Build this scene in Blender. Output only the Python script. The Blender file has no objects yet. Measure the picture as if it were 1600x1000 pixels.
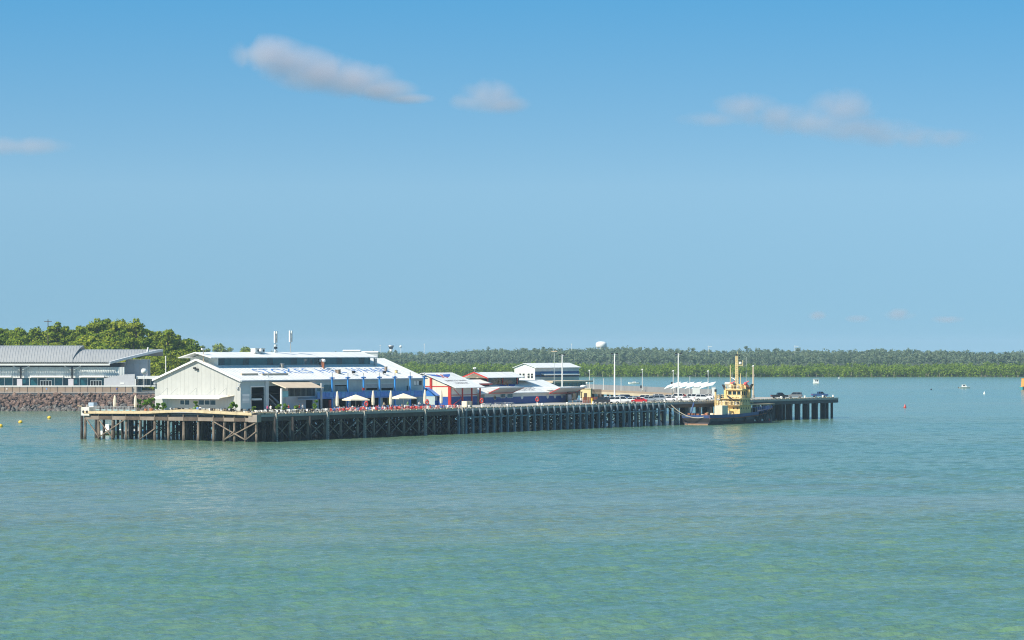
import bpy, bmesh, math, random
import numpy as np
from mathutils import Vector, Matrix
random.seed(7)
R = math.radians
scene = bpy.context.scene
COL = scene.collection

# ------------------------------------------------------------------ camera, sky, sun, exposure
F, HZ, CAMH = 5000.0, 545.0, 21.4            # focal length and horizon in photo pixels, camera height
cam = bpy.data.cameras.new('camera')
cam.lens = 36.0*F/1600.0
cam.sensor_width = 36.0
cam.shift_y = (HZ-500.0)/1600.0
cam.clip_start = 1.0
cam.clip_end = 60000.0
camo = bpy.data.objects.new('camera', cam)
COL.objects.link(camo)
camo.location = (0, 0, CAMH)
camo.rotation_euler = (R(90), 0, 0)
scene.camera = camo

SUN_EL, SUN_AZ = R(44), R(38)                # azimuth: from straight left, turned towards the camera
sdir = Vector((-math.cos(SUN_AZ)*math.cos(SUN_EL), -math.sin(SUN_AZ)*math.cos(SUN_EL), math.sin(SUN_EL)))
sl = bpy.data.lights.new('sun', 'SUN')
sl.energy = 5.0
sl.angle = R(0.53)
sl.color = (1.0, 0.93, 0.80)
so = bpy.data.objects.new('sun', sl)
COL.objects.link(so)
so.rotation_euler = sdir.to_track_quat('Z', 'Y').to_euler()
so.location = (-300, -100, 400)

world = bpy.data.worlds.new('World')
scene.world = world
world.use_nodes = True
wn, wl = world.node_tree.nodes, world.node_tree.links
wn.clear()
w_out = wn.new('ShaderNodeOutputWorld')
w_bg = wn.new('ShaderNodeBackground')
w_sky = wn.new('ShaderNodeTexSky')
w_sky.sky_type = 'NISHITA'
w_sky.sun_disc = False
w_sky.sun_elevation = SUN_EL
w_sky.sun_rotation = math.atan2(sdir.x, sdir.y)
w_sky.altitude = 0
w_sky.air_density = 1.0
w_sky.dust_density = 0.3
w_sky.ozone_density = 2.0
# the clear dry-season sky deepens quickly above the horizon: sample the model higher up
w_tc = wn.new('ShaderNodeTexCoord')
w_sep = wn.new('ShaderNodeSeparateXYZ')
w_max = wn.new('ShaderNodeMath'); w_max.operation = 'MAXIMUM'; w_max.inputs[1].default_value = 0.0
w_pow = wn.new('ShaderNodeMath'); w_pow.operation = 'POWER'; w_pow.inputs[1].default_value = SKY_POW = 0.9
w_mul = wn.new('ShaderNodeMath'); w_mul.operation = 'MULTIPLY_ADD'; w_mul.inputs[1].default_value = 1.7; w_mul.inputs[2].default_value = 0.19
w_com = wn.new('ShaderNodeCombineXYZ')
w_hsv = wn.new('ShaderNodeMix'); w_hsv.data_type = 'RGBA'; w_hsv.blend_type = 'MULTIPLY'; w_hsv.inputs['Factor'].default_value = 1.0
w_rp = wn.new('ShaderNodeValToRGB')
w_rp.color_ramp.elements[0].position = 0.0
w_rp.color_ramp.elements[0].color = TINT0 = (0.52, 0.63, 0.575, 1)
w_rp.color_ramp.elements[1].position = 0.11
w_rp.color_ramp.elements[1].color = TINT2 = (0.46, 0.975, 1.0, 1)
w_mid = w_rp.color_ramp.elements.new(0.05)
w_mid.color = TINT1 = (0.86, 0.99, 0.84, 1)
wl.new(w_max.outputs[0], w_rp.inputs[0])
wl.new(w_rp.outputs[0], w_hsv.inputs[7])
wl.new(w_tc.outputs['Generated'], w_sep.inputs[0])
wl.new(w_sep.outputs['Z'], w_max.inputs[0])
wl.new(w_max.outputs[0], w_pow.inputs[0])
wl.new(w_pow.outputs[0], w_mul.inputs[0])
wl.new(w_sep.outputs['X'], w_com.inputs['X'])
wl.new(w_sep.outputs['Y'], w_com.inputs['Y'])
wl.new(w_mul.outputs[0], w_com.inputs['Z'])
wl.new(w_com.outputs[0], w_sky.inputs['Vector'])
wl.new(w_sky.outputs[0], w_hsv.inputs[6])
wl.new(w_hsv.outputs[2], w_bg.inputs['Color'])
w_bg.inputs['Strength'].default_value = 0.144
wl.new(w_bg.outputs[0], w_out.inputs['Surface'])

scene.view_settings.view_transform = 'Standard'
scene.view_settings.look = 'None'
scene.view_settings.gamma = 1.0
scene.view_settings.exposure = 0.5
scene.view_settings.use_curve_mapping = False
scene.render.engine = 'CYCLES'
scene.cycles.max_bounces = 8
scene.cycles.volume_bounces = 3
scene.cycles.use_denoising = True
scene.cycles.denoiser = "OPENIMAGEDENOISE"
scene.cycles.denoising_input_passes = "RGB_ALBEDO_NORMAL"
scene.cycles.denoising_prefilter = "NONE"
scene.cycles.use_adaptive_sampling = False
scene.cycles.filter_width = 1.1
scene.cycles.sample_clamp_indirect = 4.0
scene.cycles.transparent_max_bounces = 12

# ------------------------------------------------------------------ helpers
class MB:
    """collects faces; build() links them as one mesh object"""
    def __init__(s):
        s.v, s.f, s.m = [], [], []
        s.mi = 0
    def poly(s, pts):
        n = len(s.v); s.v += [tuple(p) for p in pts]
        s.f.append(tuple(range(n, n+len(pts)))); s.m.append(s.mi)
    def add(s, vs, fs):
        n = len(s.v); s.v += [tuple(p) for p in vs]
        for f in fs: s.f.append(tuple(i+n for i in f)); s.m.append(s.mi)
    def box(s, x0, x1, y0, y1, z0, z1):
        s.add([(x0,y0,z0),(x1,y0,z0),(x1,y1,z0),(x0,y1,z0),(x0,y0,z1),(x1,y0,z1),(x1,y1,z1),(x0,y1,z1)],
              [(0,3,2,1),(4,5,6,7),(0,1,5,4),(1,2,6,5),(2,3,7,6),(3,0,4,7)])
        return s
    def cbox(s, c, sx, sy, sz, rz=0):
        ca, sa = math.cos(rz), math.sin(rz)
        vs = []
        for z in (-sz/2, sz/2):
            for x, y in ((-sx/2,-sy/2),(sx/2,-sy/2),(sx/2,sy/2),(-sx/2,sy/2)):
                vs.append((c[0]+x*ca-y*sa, c[1]+x*sa+y*ca, c[2]+z))
        s.add(vs, [(0,3,2,1),(4,5,6,7),(0,1,5,4),(1,2,6,5),(2,3,7,6),(3,0,4,7)])
        return s
    def cyl(s, a, b, r0, r1=None, n=8, cap=True):
        if r1 is None: r1 = r0
        a, b = Vector(a), Vector(b)
        d = (b-a).normalized()
        t = d.orthogonal().normalized(); w = d.cross(t)
        vs = []
        for p, r in ((a, r0), (b, r1)):
            for k in range(n):
                an = 2*math.pi*k/n
                vs.append(p + (t*math.cos(an)+w*math.sin(an))*r)
        fs = [(k, (k+1) % n, n+(k+1) % n, n+k) for k in range(n)]
        if cap: fs += [tuple(reversed(range(n))), tuple(range(n, 2*n))]
        s.add(vs, fs)
        return s
    def bar(s, a, b, w, h=None):
        return s.cyl(a, b, w*0.7071, (h or w)*0.7071, 4)
    def prism(s, pts, ex):
        n = len(pts); ex = Vector(ex)
        vs = [Vector(p) for p in pts] + [Vector(p)+ex for p in pts]
        fs = [tuple(reversed(range(n))), tuple(range(n, 2*n))] + [(k, (k+1) % n, n+(k+1) % n, n+k) for k in range(n)]
        s.add(vs, fs)
        return s
    def loft(s, rings, cap=True, closed=True):
        n = len(rings[0]); vs = [p for r in rings for p in r]; fs = []
        for i in range(len(rings)-1):
            for k in range(n if closed else n-1):
                fs.append((i*n+k, i*n+(k+1) % n, (i+1)*n+(k+1) % n, (i+1)*n+k))
        if cap: fs += [tuple(reversed(range(n))), tuple(range((len(rings)-1)*n, len(rings)*n))]
        s.add(vs, fs)
        return s
    def ball(s, c, rx, ry=None, rz=None, nu=10, nv=6):
        ry = ry or rx; rz = rz or rx
        rings = []
        for i in range(1, nv):
            th = math.pi*i/nv - math.pi/2
            rings.append([(c[0]+rx*math.cos(th)*math.cos(2*math.pi*k/nu), c[1]+ry*math.cos(th)*math.sin(2*math.pi*k/nu), c[2]+rz*math.sin(th)) for k in range(nu)])
        return s.loft(rings)
    def mesh(s, name, mats):
        me = bpy.data.meshes.new(name)
        me.from_pydata(s.v, [], s.f)
        if not isinstance(mats, (list, tuple)): mats = [mats]
        for m in mats: me.materials.append(m)
        if len(mats) > 1: me.polygons.foreach_set('material_index', s.m)
        bm = bmesh.new(); bm.from_mesh(me)
        bmesh.ops.recalc_face_normals(bm, faces=bm.faces)
        bm.to_mesh(me); bm.free()
        me.update()
        return me
    def build(s, name, mats, parent=None, loc=(0,0,0), rz=0, smooth=False):
        me = s.mesh(name, mats)
        if smooth: me.polygons.foreach_set('use_smooth', [True]*len(me.polygons))
        return link(name, me, parent, loc, rz)

def link(name, me, parent=None, loc=(0,0,0), rz=0):
    o = bpy.data.objects.new(name, me); COL.objects.link(o)
    o.location = loc; o.rotation_euler = (0, 0, rz)
    if parent: o.parent = parent
    return o
def tag(o, label=None, cat=None, group=None, kind=None):
    if label: o['label'] = label
    if cat: o['category'] = cat
    if group: o['group'] = group
    if kind: o['kind'] = kind
    return o
def thing(name, label, cat, loc=(0,0,0), rz=0, group=None):
    o = bpy.data.objects.new(name, None); COL.objects.link(o)
    o.empty_display_size = 0.5
    o.location = loc; o.rotation_euler = (0, 0, rz)
    return tag(o, label, cat, group)
def dup(src, loc, rz=0, label=None, scale=None, mats=None):
    """copy a thing with its parts and sub-parts; meshes stay shared"""
    def rec(o, parent):
        c = o.copy(); COL.objects.link(c)
        if parent: c.parent = parent
        for ch in KIDS.get(o.name, ()): rec(ch, c)
        return c
    KIDS = {}
    stack = [src]
    while stack:
        o = stack.pop()
        ks = list(o.children); KIDS[o.name] = ks; stack += ks
    c = rec(src, None)
    c.location = loc; c.rotation_euler = (0, 0, rz)
    if label: c['label'] = label
    if scale: c.scale = scale if hasattr(scale, '__len__') else (scale,)*3
    return c

def grid_wall(mb, x0, x1, z0, z1, y0, y1, holes):
    """a wall slab between y0 and y1 with real rectangular openings (xa, xb, za, zb)"""
    xs = sorted({x0, x1, *[min(max(h[i], x0), x1) for h in holes for i in (0, 1)]})
    zs = sorted({z0, z1, *[min(max(h[i], z0), z1) for h in holes for i in (2, 3)]})
    for i in range(len(xs)-1):
        run = None
        for j in range(len(zs)-1):
            xm, zm = (xs[i]+xs[i+1])/2, (zs[j]+zs[j+1])/2
            solid = not any(h[0] < xm < h[1] and h[2] < zm < h[3] for h in holes)
            if solid:
                if run is None: run = zs[j]
            if run is not None and (not solid or j == len(zs)-2):
                mb.box(xs[i], xs[i+1], y0, y1, run, zs[j+1] if solid else zs[j]); run = None

class Frame:
    """a ground frame: a along the front, b away behind it"""
    def __init__(s, x, y, ang):
        s.o = Vector((x, y, 0)); s.ang = ang
        s.A = Vector((math.cos(ang), math.sin(ang), 0)); s.B = Vector((-math.sin(ang), math.cos(ang), 0))
    def p(s, a, b, z=0): return s.o + s.A*a + s.B*b + Vector((0, 0, z))
    def a(s, px, b=0):
        t = (px-800)/F
        q = s.o + s.B*b
        return (q.x - t*q.y)/(t*s.A.y - s.A.x)
    def d(s, a, b): return s.p(a, b).y
    def z(s, py, a, b): return CAMH-(py-HZ)*s.d(a, b)/F
    def ab(s, px, py, z):
        d = (CAMH-z)*F/(py-HZ); q = Vector(((px-800)/F*d, d, 0))-s.o
        return q.dot(s.A), q.dot(s.B)
def ground(px, py, z=0):
    d = (CAMH-z)*F/(py-HZ)
    return Vector(((px-800)/F*d, d, z))
def at(px, py, d):
    return Vector(((px-800)/F*d, d, CAMH-(py-HZ)*d/F))

# ------------------------------------------------------------------ materials
MATS = {}
def mat(name, col, rough=0.6, var=0.12, scale=0.6, metal=0.0, bump=0.0, col2=None, bscale=None, spec=0.5, stretch=None, detail=4.0):
    if name in MATS: return MATS[name]
    m = bpy.data.materials.new(name); m.use_nodes = True
    n, l = m.node_tree.nodes, m.node_tree.links
    b = n['Principled BSDF']
    b.inputs['Roughness'].default_value = rough
    b.inputs['Metallic'].default_value = metal
    b.inputs['Specular IOR Level'].default_value = spec
    tc = n.new('ShaderNodeTexCoord')
    src = tc.outputs['Object']
    if stretch:
        mp = n.new('ShaderNodeMapping'); mp.inputs['Scale'].default_value = stretch
        l.new(src, mp.inputs['Vector']); src = mp.outputs[0]
    nz = n.new('ShaderNodeTexNoise'); nz.inputs['Scale'].default_value = scale; nz.inputs['Detail'].default_value = detail
    nz.inputs['Roughness'].default_value = 0.65
    l.new(src, nz.inputs['Vector'])
    rp = n.new('ShaderNodeValToRGB')
    c2 = col2 or tuple(min(1, c*(1+var)) for c in col)
    c1 = tuple(c*(1-var) for c in col) if not col2 else col
    rp.color_ramp.elements[0].color = (*c1, 1); rp.color_ramp.elements[0].position = 0.32
    rp.color_ramp.elements[1].color = (*c2, 1); rp.color_ramp.elements[1].position = 0.68
    l.new(nz.outputs['Fac'], rp.inputs['Fac'])
    l.new(rp.outputs[0], b.inputs['Base Color'])
    if bump:
        nb = n.new('ShaderNodeTexNoise'); nb.inputs['Scale'].default_value = bscale or scale*6; nb.inputs['Detail'].default_value = 3
        l.new(src, nb.inputs['Vector'])
        bp = n.new('ShaderNodeBump'); bp.inputs['Strength'].default_value = bump; bp.inputs['Distance'].default_value = 0.1
        l.new(nb.outputs['Fac'], bp.inputs['Height']); l.new(bp.outputs[0], b.inputs['Normal'])
    MATS[name] = m
    return m

def stain(m, z0=-0.3, z1=2.4, col=(0.035, 0.032, 0.022)):
    # tide stain and growth on the lower part of a pile
    n, l = m.node_tree.nodes, m.node_tree.links
    b = n['Principled BSDF']; src = b.inputs['Base Color'].links[0].from_socket
    tc = n.new('ShaderNodeTexCoord'); sp = n.new('ShaderNodeSeparateXYZ'); l.new(tc.outputs['Object'], sp.inputs[0])
    nz = n.new('ShaderNodeTexNoise'); nz.inputs['Scale'].default_value = 1.3; l.new(tc.outputs['Object'], nz.inputs['Vector'])
    ad = n.new('ShaderNodeMath'); ad.operation = 'MULTIPLY_ADD'; ad.inputs[1].default_value = 1.6; l.new(nz.outputs['Fac'], ad.inputs[0]); l.new(sp.outputs['Z'], ad.inputs[2])
    mr = n.new('ShaderNodeMapRange'); mr.inputs['From Min'].default_value = z0+.8; mr.inputs['From Max'].default_value = z1+.8; mr.inputs['To Min'].default_value = 0.85; mr.inputs['To Max'].default_value = 0.0
    l.new(ad.outputs[0], mr.inputs['Value'])
    mx = n.new('ShaderNodeMix'); mx.data_type = 'RGBA'; l.new(mr.outputs[0], mx.inputs[0]); l.new(src, mx.inputs[6]); mx.inputs[7].default_value = (*col, 1)
    l.new(mx.outputs[2], b.inputs['Base Color'])
def leaf_mat(name, dark, light, warm, trans=0.32):
    m = bpy.data.materials.new(name); m.use_nodes = True
    n, l = m.node_tree.nodes, m.node_tree.links
    n.clear()
    out = n.new('ShaderNodeOutputMaterial')
    geo = n.new('ShaderNodeNewGeometry'); oi = n.new('ShaderNodeObjectInfo')
    nz = n.new('ShaderNodeTexNoise'); nz.inputs['Scale'].default_value = 0.11; nz.inputs['Detail'].default_value = 3
    l.new(geo.outputs['Position'], nz.inputs['Vector'])
    a1 = n.new('ShaderNodeMath'); a1.operation = 'MULTIPLY_ADD'; a1.inputs[1].default_value = 0.45; a1.inputs[2].default_value = -0.1
    l.new(geo.outputs['Random Per Island'], a1.inputs[0])
    a2 = n.new('ShaderNodeMath'); a2.operation = 'MULTIPLY_ADD'; a2.inputs[1].default_value = 0.35
    l.new(oi.outputs['Random'], a2.inputs[0]); l.new(a1.outputs[0], a2.inputs[2])
    a3 = n.new('ShaderNodeMath'); a3.operation = 'MULTIPLY_ADD'; a3.inputs[1].default_value = 0.55
    l.new(nz.outputs['Fac'], a3.inputs[0]); l.new(a2.outputs[0], a3.inputs[2])
    rp = n.new('ShaderNodeValToRGB')
    e = rp.color_ramp.elements
    e[0].position = 0.1; e[0].color = (*dark, 1)
    e[1].position = 0.95; e[1].color = (*warm, 1)
    k = e.new(0.55); k.color = (*light, 1)
    l.new(a3.outputs[0], rp.inputs['Fac'])
    df = n.new('ShaderNodeBsdfDiffuse'); tr = n.new('ShaderNodeBsdfTranslucent'); mx = n.new('ShaderNodeMixShader')
    mx.inputs[0].default_value = trans
    l.new(rp.outputs[0], df.inputs['Color']); l.new(rp.outputs[0], tr.inputs['Color'])
    l.new(df.outputs[0], mx.inputs[1]); l.new(tr.outputs[0], mx.inputs[2])
    l.new(mx.outputs[0], out.inputs['Surface'])
    return m

def glass(name, col, rough=0.08):
    return mat(name, col, rough, 0.25, 0.5, 0.0, 0.05, bscale=0.4, spec=0.6)

M_white = mat('white_paint', (0.78, 0.77, 0.72), 0.5, 0.06, 0.3)
M_roofw = mat('white_roof_sheet', (0.62, 0.615, 0.585), 0.55, 0, 0.6, col2=(0.82, 0.815, 0.79), stretch=(1, 0.12, 1), detail=6)
M_cream = mat('cream_cladding', (0.43, 0.43, 0.40), 0.6, 0.05, 0.4)
M_teal = mat('grey_teal_cladding', (0.40, 0.50, 0.50), 0.55, 0.08, 0.5)
M_pale = mat('pale_grey_cladding', (0.58, 0.60, 0.58), 0.6, 0.06, 0.4)
M_blue = mat('blue_paint', (0.03, 0.16, 0.50), 0.4, 0.12, 0.8)
M_navy = mat('navy_paint', (0.016, 0.075, 0.30), 0.45, 0.12, 0.8)
M_red = mat('red_paint', (0.48, 0.035, 0.025), 0.45, 0.12, 1.0)
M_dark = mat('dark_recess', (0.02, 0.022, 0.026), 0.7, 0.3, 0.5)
M_black = mat('black_paint', (0.014, 0.015, 0.018), 0.5, 0.3, 1.0)
M_steel = mat('galvanised_steel', (0.42, 0.43, 0.43), 0.45, 0.1, 1.2, metal=0.3)
M_glass = glass('dark_window_glass', (0.012, 0.035, 0.05))
M_glasst = glass('teal_window_glass', (0.015, 0.10, 0.13))
M_conc = mat('weathered_concrete', (0.34, 0.32, 0.28), 0.85, 0.22, 0.35, bump=0.4)
M_conc2 = mat('grey_concrete', (0.40, 0.40, 0.38), 0.85, 0.14, 0.3, bump=0.3)
M_deck = mat('deck_concrete', (0.36, 0.34, 0.30), 0.9, 0.2, 0.2, bump=0.3)
M_tan = mat('sunbleached_timber', (0.55, 0.43, 0.26), 0.8, 0.18, 0.8, stretch=(0.2, 1, 3), bump=0.2)
M_wood = mat('old_timber', (0.09, 0.066, 0.05), 0.9, 0.35, 0.7, bump=0.4)
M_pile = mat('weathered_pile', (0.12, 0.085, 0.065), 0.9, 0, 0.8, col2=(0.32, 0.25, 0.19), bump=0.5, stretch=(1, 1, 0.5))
M_piled = mat('shaded_pile', (0.022, 0.02, 0.02), 0.9, 0, 0.8, col2=(0.085, 0.072, 0.066), bump=0.5, stretch=(1, 1, 0.5))  # darkened copy of the pile colour: under-deck shade put into the timber
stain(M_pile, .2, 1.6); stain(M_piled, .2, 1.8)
M_fender = mat('blue_grey_fender', (0.10, 0.14, 0.17), 0.6, 0, 0.7, col2=(0.24, 0.29, 0.32), stretch=(1, 1, 0.4))
M_beige = mat('beige_canvas', (0.58, 0.46, 0.33), 0.85, 0.08, 0.5)
M_canvas = mat('cream_canvas', (0.72, 0.63, 0.48), 0.85, 0.06, 0.5)
M_yellow = mat('tug_yellow', (0.54, 0.35, 0.13), 0.55, 0, 0.9, col2=(0.82, 0.60, 0.26), detail=6)
M_yellow2 = mat('pale_tug_yellow', (0.68, 0.49, 0.22), 0.55, 0, 0.9, col2=(0.86, 0.69, 0.37), detail=6)
M_hull = mat('tug_hull_paint', (0.018, 0.024, 0.04), 0.55, 0, 0.35, col2=(0.07, 0.065, 0.075), bump=0.3)
M_hullb = mat('tug_blue_paint', (0.025, 0.06, 0.17), 0.5, 0.3, 0.4)
M_rust = mat('rusty_red', (0.25, 0.09, 0.045), 0.8, 0.35, 0.7, bump=0.3)
M_rope = mat('mooring_rope', (0.55, 0.48, 0.36), 0.9, 0.15, 2.0)
M_tyre = mat('black_rubber', (0.016, 0.016, 0.017), 0.85, 0.2, 2.0)
M_orange = mat('orange_mesh', (0.70, 0.16, 0.04), 0.7, 0.1, 1.0)
M_ylw = mat('buoy_yellow', (0.80, 0.50, 0.03), 0.5, 0.08, 1.0)
M_terra = mat('terracotta', (0.42, 0.17, 0.09), 0.8, 0.12, 2.0)
M_rock = mat('reddish_rock', (0.038, 0.023, 0.018), 0.9, 0, 0.6, col2=(0.25, 0.165, 0.13), bump=0.8, bscale=2.0)
M_rockg = mat('grey_rock', (0.025, 0.024, 0.025), 0.9, 0, 0.6, col2=(0.22, 0.20, 0.18), bump=0.8, bscale=2.0)
M_earth = mat('headland_soil', (0.10, 0.11, 0.045), 0.95, 0.3, 0.08, bump=0.4)
M_mud = mat('mangrove_mud', (0.045, 0.058, 0.022), 0.9, 0.3, 0.05)
M_paving = mat('terrace_paving', (0.45, 0.41, 0.35), 0.9, 0.12, 0.2)
M_peach = mat('sandstone_render', (0.33, 0.245, 0.18), 0.85, 0.14, 0.4)
M_bark = mat('tree_bark', (0.12, 0.095, 0.07), 0.9, 0.3, 0.8, bump=0.5)
M_skin = mat('skin', (0.45, 0.27, 0.19), 0.6, 0.08, 3.0)
M_hair = mat('brown_hair', (0.05, 0.03, 0.02), 0.7, 0.2, 3.0)
M_denim = mat('blue_denim', (0.05, 0.08, 0.16), 0.9, 0.15, 3.0)
M_khaki = mat('khaki_cloth', (0.30, 0.25, 0.17), 0.9, 0.1, 3.0)
LEAF_head = leaf_mat('headland_leaves', (0.040, 0.10, 0.024), (0.19, 0.265, 0.028), (0.38, 0.39, 0.05))
LEAF_mang = leaf_mat('mangrove_leaves', (0.085, 0.150, 0.020), (0.18, 0.275, 0.030), (0.30, 0.36, 0.06), 0.42)
LEAF_up = leaf_mat('hazed_upland_leaves', (0.085, 0.142, 0.098), (0.140, 0.205, 0.122), (0.22, 0.265, 0.16), 0.42)  # paler and bluer: distance haze mixed into the leaf colour
LEAF_pot = leaf_mat('pot_plant_leaves', (0.03, 0.09, 0.015), (0.10, 0.22, 0.03), (0.24, 0.32, 0.06))

# ------------------------------------------------------------------ water
def water_mat():
    m = bpy.data.materials.new('harbour_water'); m.use_nodes = True
    n, l = m.node_tree.nodes, m.node_tree.links
    b = n['Principled BSDF']
    tc = n.new('ShaderNodeTexCoord')
    def noise(scale, detail, rough=0.6, stretch=None, dist=0.0):
        src = tc.outputs['Object']
        if stretch:
            mp = n.new('ShaderNodeMapping'); mp.inputs['Scale'].default_value = stretch; mp.inputs['Rotation'].default_value = (0, 0, R(8))
            l.new(src, mp.inputs[0]); src = mp.outputs[0]
        z = n.new('ShaderNodeTexNoise'); z.inputs['Scale'].default_value = scale; z.inputs['Detail'].default_value = detail
        z.inputs['Roughness'].default_value = rough; z.inputs['Distortion'].default_value = dist
        l.new(src, z.inputs['Vector']); return z.outputs['Fac']
    def ramp(src, stops):
        r = n.new('ShaderNodeValToRGB'); e = r.color_ramp.elements
        e[0].position, e[0].color = stops[0][0], (*stops[0][1], 1)
        e[1].position, e[1].color = stops[-1][0], (*stops[-1][1], 1)
        for p, c in stops[1:-1]: e.new(p).color = (*c, 1)
        l.new(src, r.inputs[0]); return r.outputs[0]
    def mix(f, a, c2, mode='MIX'):
        x = n.new('ShaderNodeMix'); x.data_type = 'RGBA'; x.blend_type = mode
        if isinstance(f, float): x.inputs[0].default_value = f
        else: l.new(f, x.inputs[0])
        l.new(a, x.inputs[6])
        if isinstance(c2, tuple): x.inputs[7].default_value = (*c2, 1)
        else: l.new(c2, x.inputs[7])
        return x.outputs[2]
    # silt plumes drifting across the green water: broad and long
    plume = noise(0.0042, 4, 0.55, (0.45, 1.3, 1), 0.8)
    base = ramp(plume, [(0.32, (0.080, 0.180, 0.136)), (0.50, (0.096, 0.188, 0.124)), (0.64, (0.124, 0.196, 0.122)), (0.78, (0.190, 0.208, 0.140))])
    # the silty tide line that crosses the middle of the view
    sep = n.new('ShaderNodeSeparateXYZ'); l.new(tc.outputs['Object'], sep.inputs[0])
    def mth(op, a, b):
        k = n.new('ShaderNodeMath'); k.operation = op
        for i, q in ((0, a), (1, b)):
            if isinstance(q, (int, float)): k.inputs[i].default_value = q
            else: l.new(q, k.inputs[i])
        return k.outputs[0]
    warp = mth('MULTIPLY', mth('SUBTRACT', noise(0.012, 5, 0.6, (0.7, 1.2, 1), 0.8), 0.5), 330.0)
    off = mth('DIVIDE', mth('ADD', mth('SUBTRACT', sep.outputs['Y'], 450.0), warp), 62.0)
    band = mth('POWER', 2.718, mth('MULTIPLY', mth('MULTIPLY', off, off), -1.0))
    base = mix(mth('MULTIPLY', band, 0.46), base, (0.205, 0.216, 0.160))
    streak = noise(0.07, 5, 0.65, (0.7, 0.9, 1), 0.6)
    sr = ramp(streak, [(0.35, (0.84, 0.88, 0.92)), (0.66, (1.16, 1.12, 1.03))])
    base = mix(1.0, base, sr, 'MULTIPLY')
    chop = noise(1.0, 4, 0.6, (0.75, 0.42, 1), 0.5)
    cr = ramp(chop, [(0.34, (0.94, 1.01, 0.88)), (0.50, (1.0, 1.0, 1.0)), (0.68, (1.04, 1.02, 1.06))])  # light and dark of the ripples tinted faintly into the base colour
    base = mix(1.0, base, cr, 'MULTIPLY')
    l.new(base, b.inputs['Base Color'])
    b.inputs['Roughness'].default_value = 0.12
    b.inputs['IOR'].default_value = 1.33
    b.inputs['Specular IOR Level'].default_value = 0.5
    h1 = noise(0.42, 3, 0.55, (0.8, 0.55, 1))
    h2 = noise(2.2, 4, 0.65, (0.8, 0.6, 1))
    ad = n.new('ShaderNodeMath'); ad.operation = 'MULTIPLY_ADD'; ad.inputs[1].default_value = 2.2
    l.new(h1, ad.inputs[0]); l.new(h2, ad.inputs[2])
    bp = n.new('ShaderNodeBump'); bp.inputs['Strength'].default_value = 1.0; bp.inputs['Distance'].default_value = 0.15
    l.new(ad.outputs[0], bp.inputs['Height'])
    l.new(bp.outputs[0], b.inputs['Normal'])
    return m
# wind chop as real geometry over the near harbour, coarser with distance, flat far out
wr = np.random.default_rng(11)
NW = 80
lam = np.exp(wr.uniform(math.log(0.75), math.log(6.0), NW))
dirn = R(97) + wr.normal(0, 0.75, NW)
kx, ky = np.cos(dirn)*2*np.pi/lam, np.sin(dirn)*2*np.pi/lam
ph = wr.uniform(0, 2*np.pi, NW)
amp = 0.0345*lam/(2*np.pi)*np.where(lam > 3.5, 0.5, np.where(lam < 2.0, 1.12, 1.0))
gl = np.exp(wr.uniform(math.log(14), math.log(90), 14)); gd = R(90)+wr.normal(0, .55, 14); gp = wr.uniform(0, 6.28, 14)
def calm(x, y):
    g = sum(np.sin(2*np.pi/l_*(x*np.cos(d_)*.5+y*np.sin(d_))+p_) for l_, d_, p_ in zip(gl, gd, gp))/14**.5
    edge = 455 + 10*np.sin(x*.03+1) + 5*np.sin(x*.011)
    slick = np.exp(-((y-edge)/30.0)**2)
    return np.clip(1.0+0.20*g, .4, 1.5)*(1-.38*slick)
def wave_sheet(x0, x1, y0, y1, dx, dy, lmin):
    nx, ny = int((x1-x0)/dx)+1, int((y1-y0)/dy)+1
    X, Y = np.meshgrid(np.linspace(x0, x1, nx), np.linspace(y0, y1, ny))
    X = X.ravel(); Y = Y.ravel(); Z = np.zeros_like(X)
    lim = np.interp(Y, [205, 300, 380, 560, 1000, 1500], [.72, .95, 1.3, 1.9, 3.2, 5.5])     # short waves fade where the sheet gets coarse
    for i in range(NW):
        if lam[i] < lmin: continue
        s_ = np.sin(X*kx[i]+Y*ky[i]+ph[i])
        Z += amp[i]*np.clip((lam[i]/lim-.9)/.7, 0, 1)*(s_+.35*s_*s_-.17)
    Z *= calm(X, Y)*np.clip((1500-Y)/330, 0, 1)
    Zg = Z.reshape(ny, nx); Zg[0, :] = -.3; Zg[:, 0] = -.3; Zg[:, -1] = -.3      # the rim dips under the sheet beyond
    idx = np.arange(nx*ny).reshape(ny, nx)
    q = np.stack([idx[:-1, :-1], idx[:-1, 1:], idx[1:, 1:], idx[1:, :-1]], -1).reshape(-1, 4)
    return np.stack([X, Y, Z], 1), q
sheets = [wave_sheet(-120, 120, 205, 300, .29, .33, 0), wave_sheet(-150, 150, 299.2, 380, .42, .48, 1.0), wave_sheet(-210, 210, 379, 560, .62, .75, 1.4), wave_sheet(-320, 320, 558, 1000, 1.05, 1.35, 2.4), wave_sheet(-480, 480, 997, 1500, 1.9, 2.6, 4.2)]
fv = [(-14000, -400, -.22), (14000, -400, -.22), (14000, 1480, -.22), (-14000, 1480, -.22), (-14000, 1479, -.01), (14000, 1479, -.01), (14000, 24000, 0), (-14000, 24000, 0)]
V, Q, n0 = [np.array(fv)], [np.array([[0, 1, 2, 3], [4, 5, 6, 7]])], 8
for v_, q_ in sheets:
    V.append(v_); Q.append(q_+n0); n0 += len(v_)
V, Q = np.concatenate(V), np.concatenate(Q)
me = bpy.data.meshes.new('water')
me.vertices.add(len(V)); me.loops.add(4*len(Q)); me.polygons.add(len(Q))
me.vertices.foreach_set('co', V.astype(np.float32).ravel())
me.loops.foreach_set('vertex_index', Q.astype(np.int32).ravel())
me.polygons.foreach_set('loop_start', np.arange(0, 4*len(Q), 4, dtype=np.int32))
me.polygons.foreach_set('loop_total', np.full(len(Q), 4, dtype=np.int32))
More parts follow.
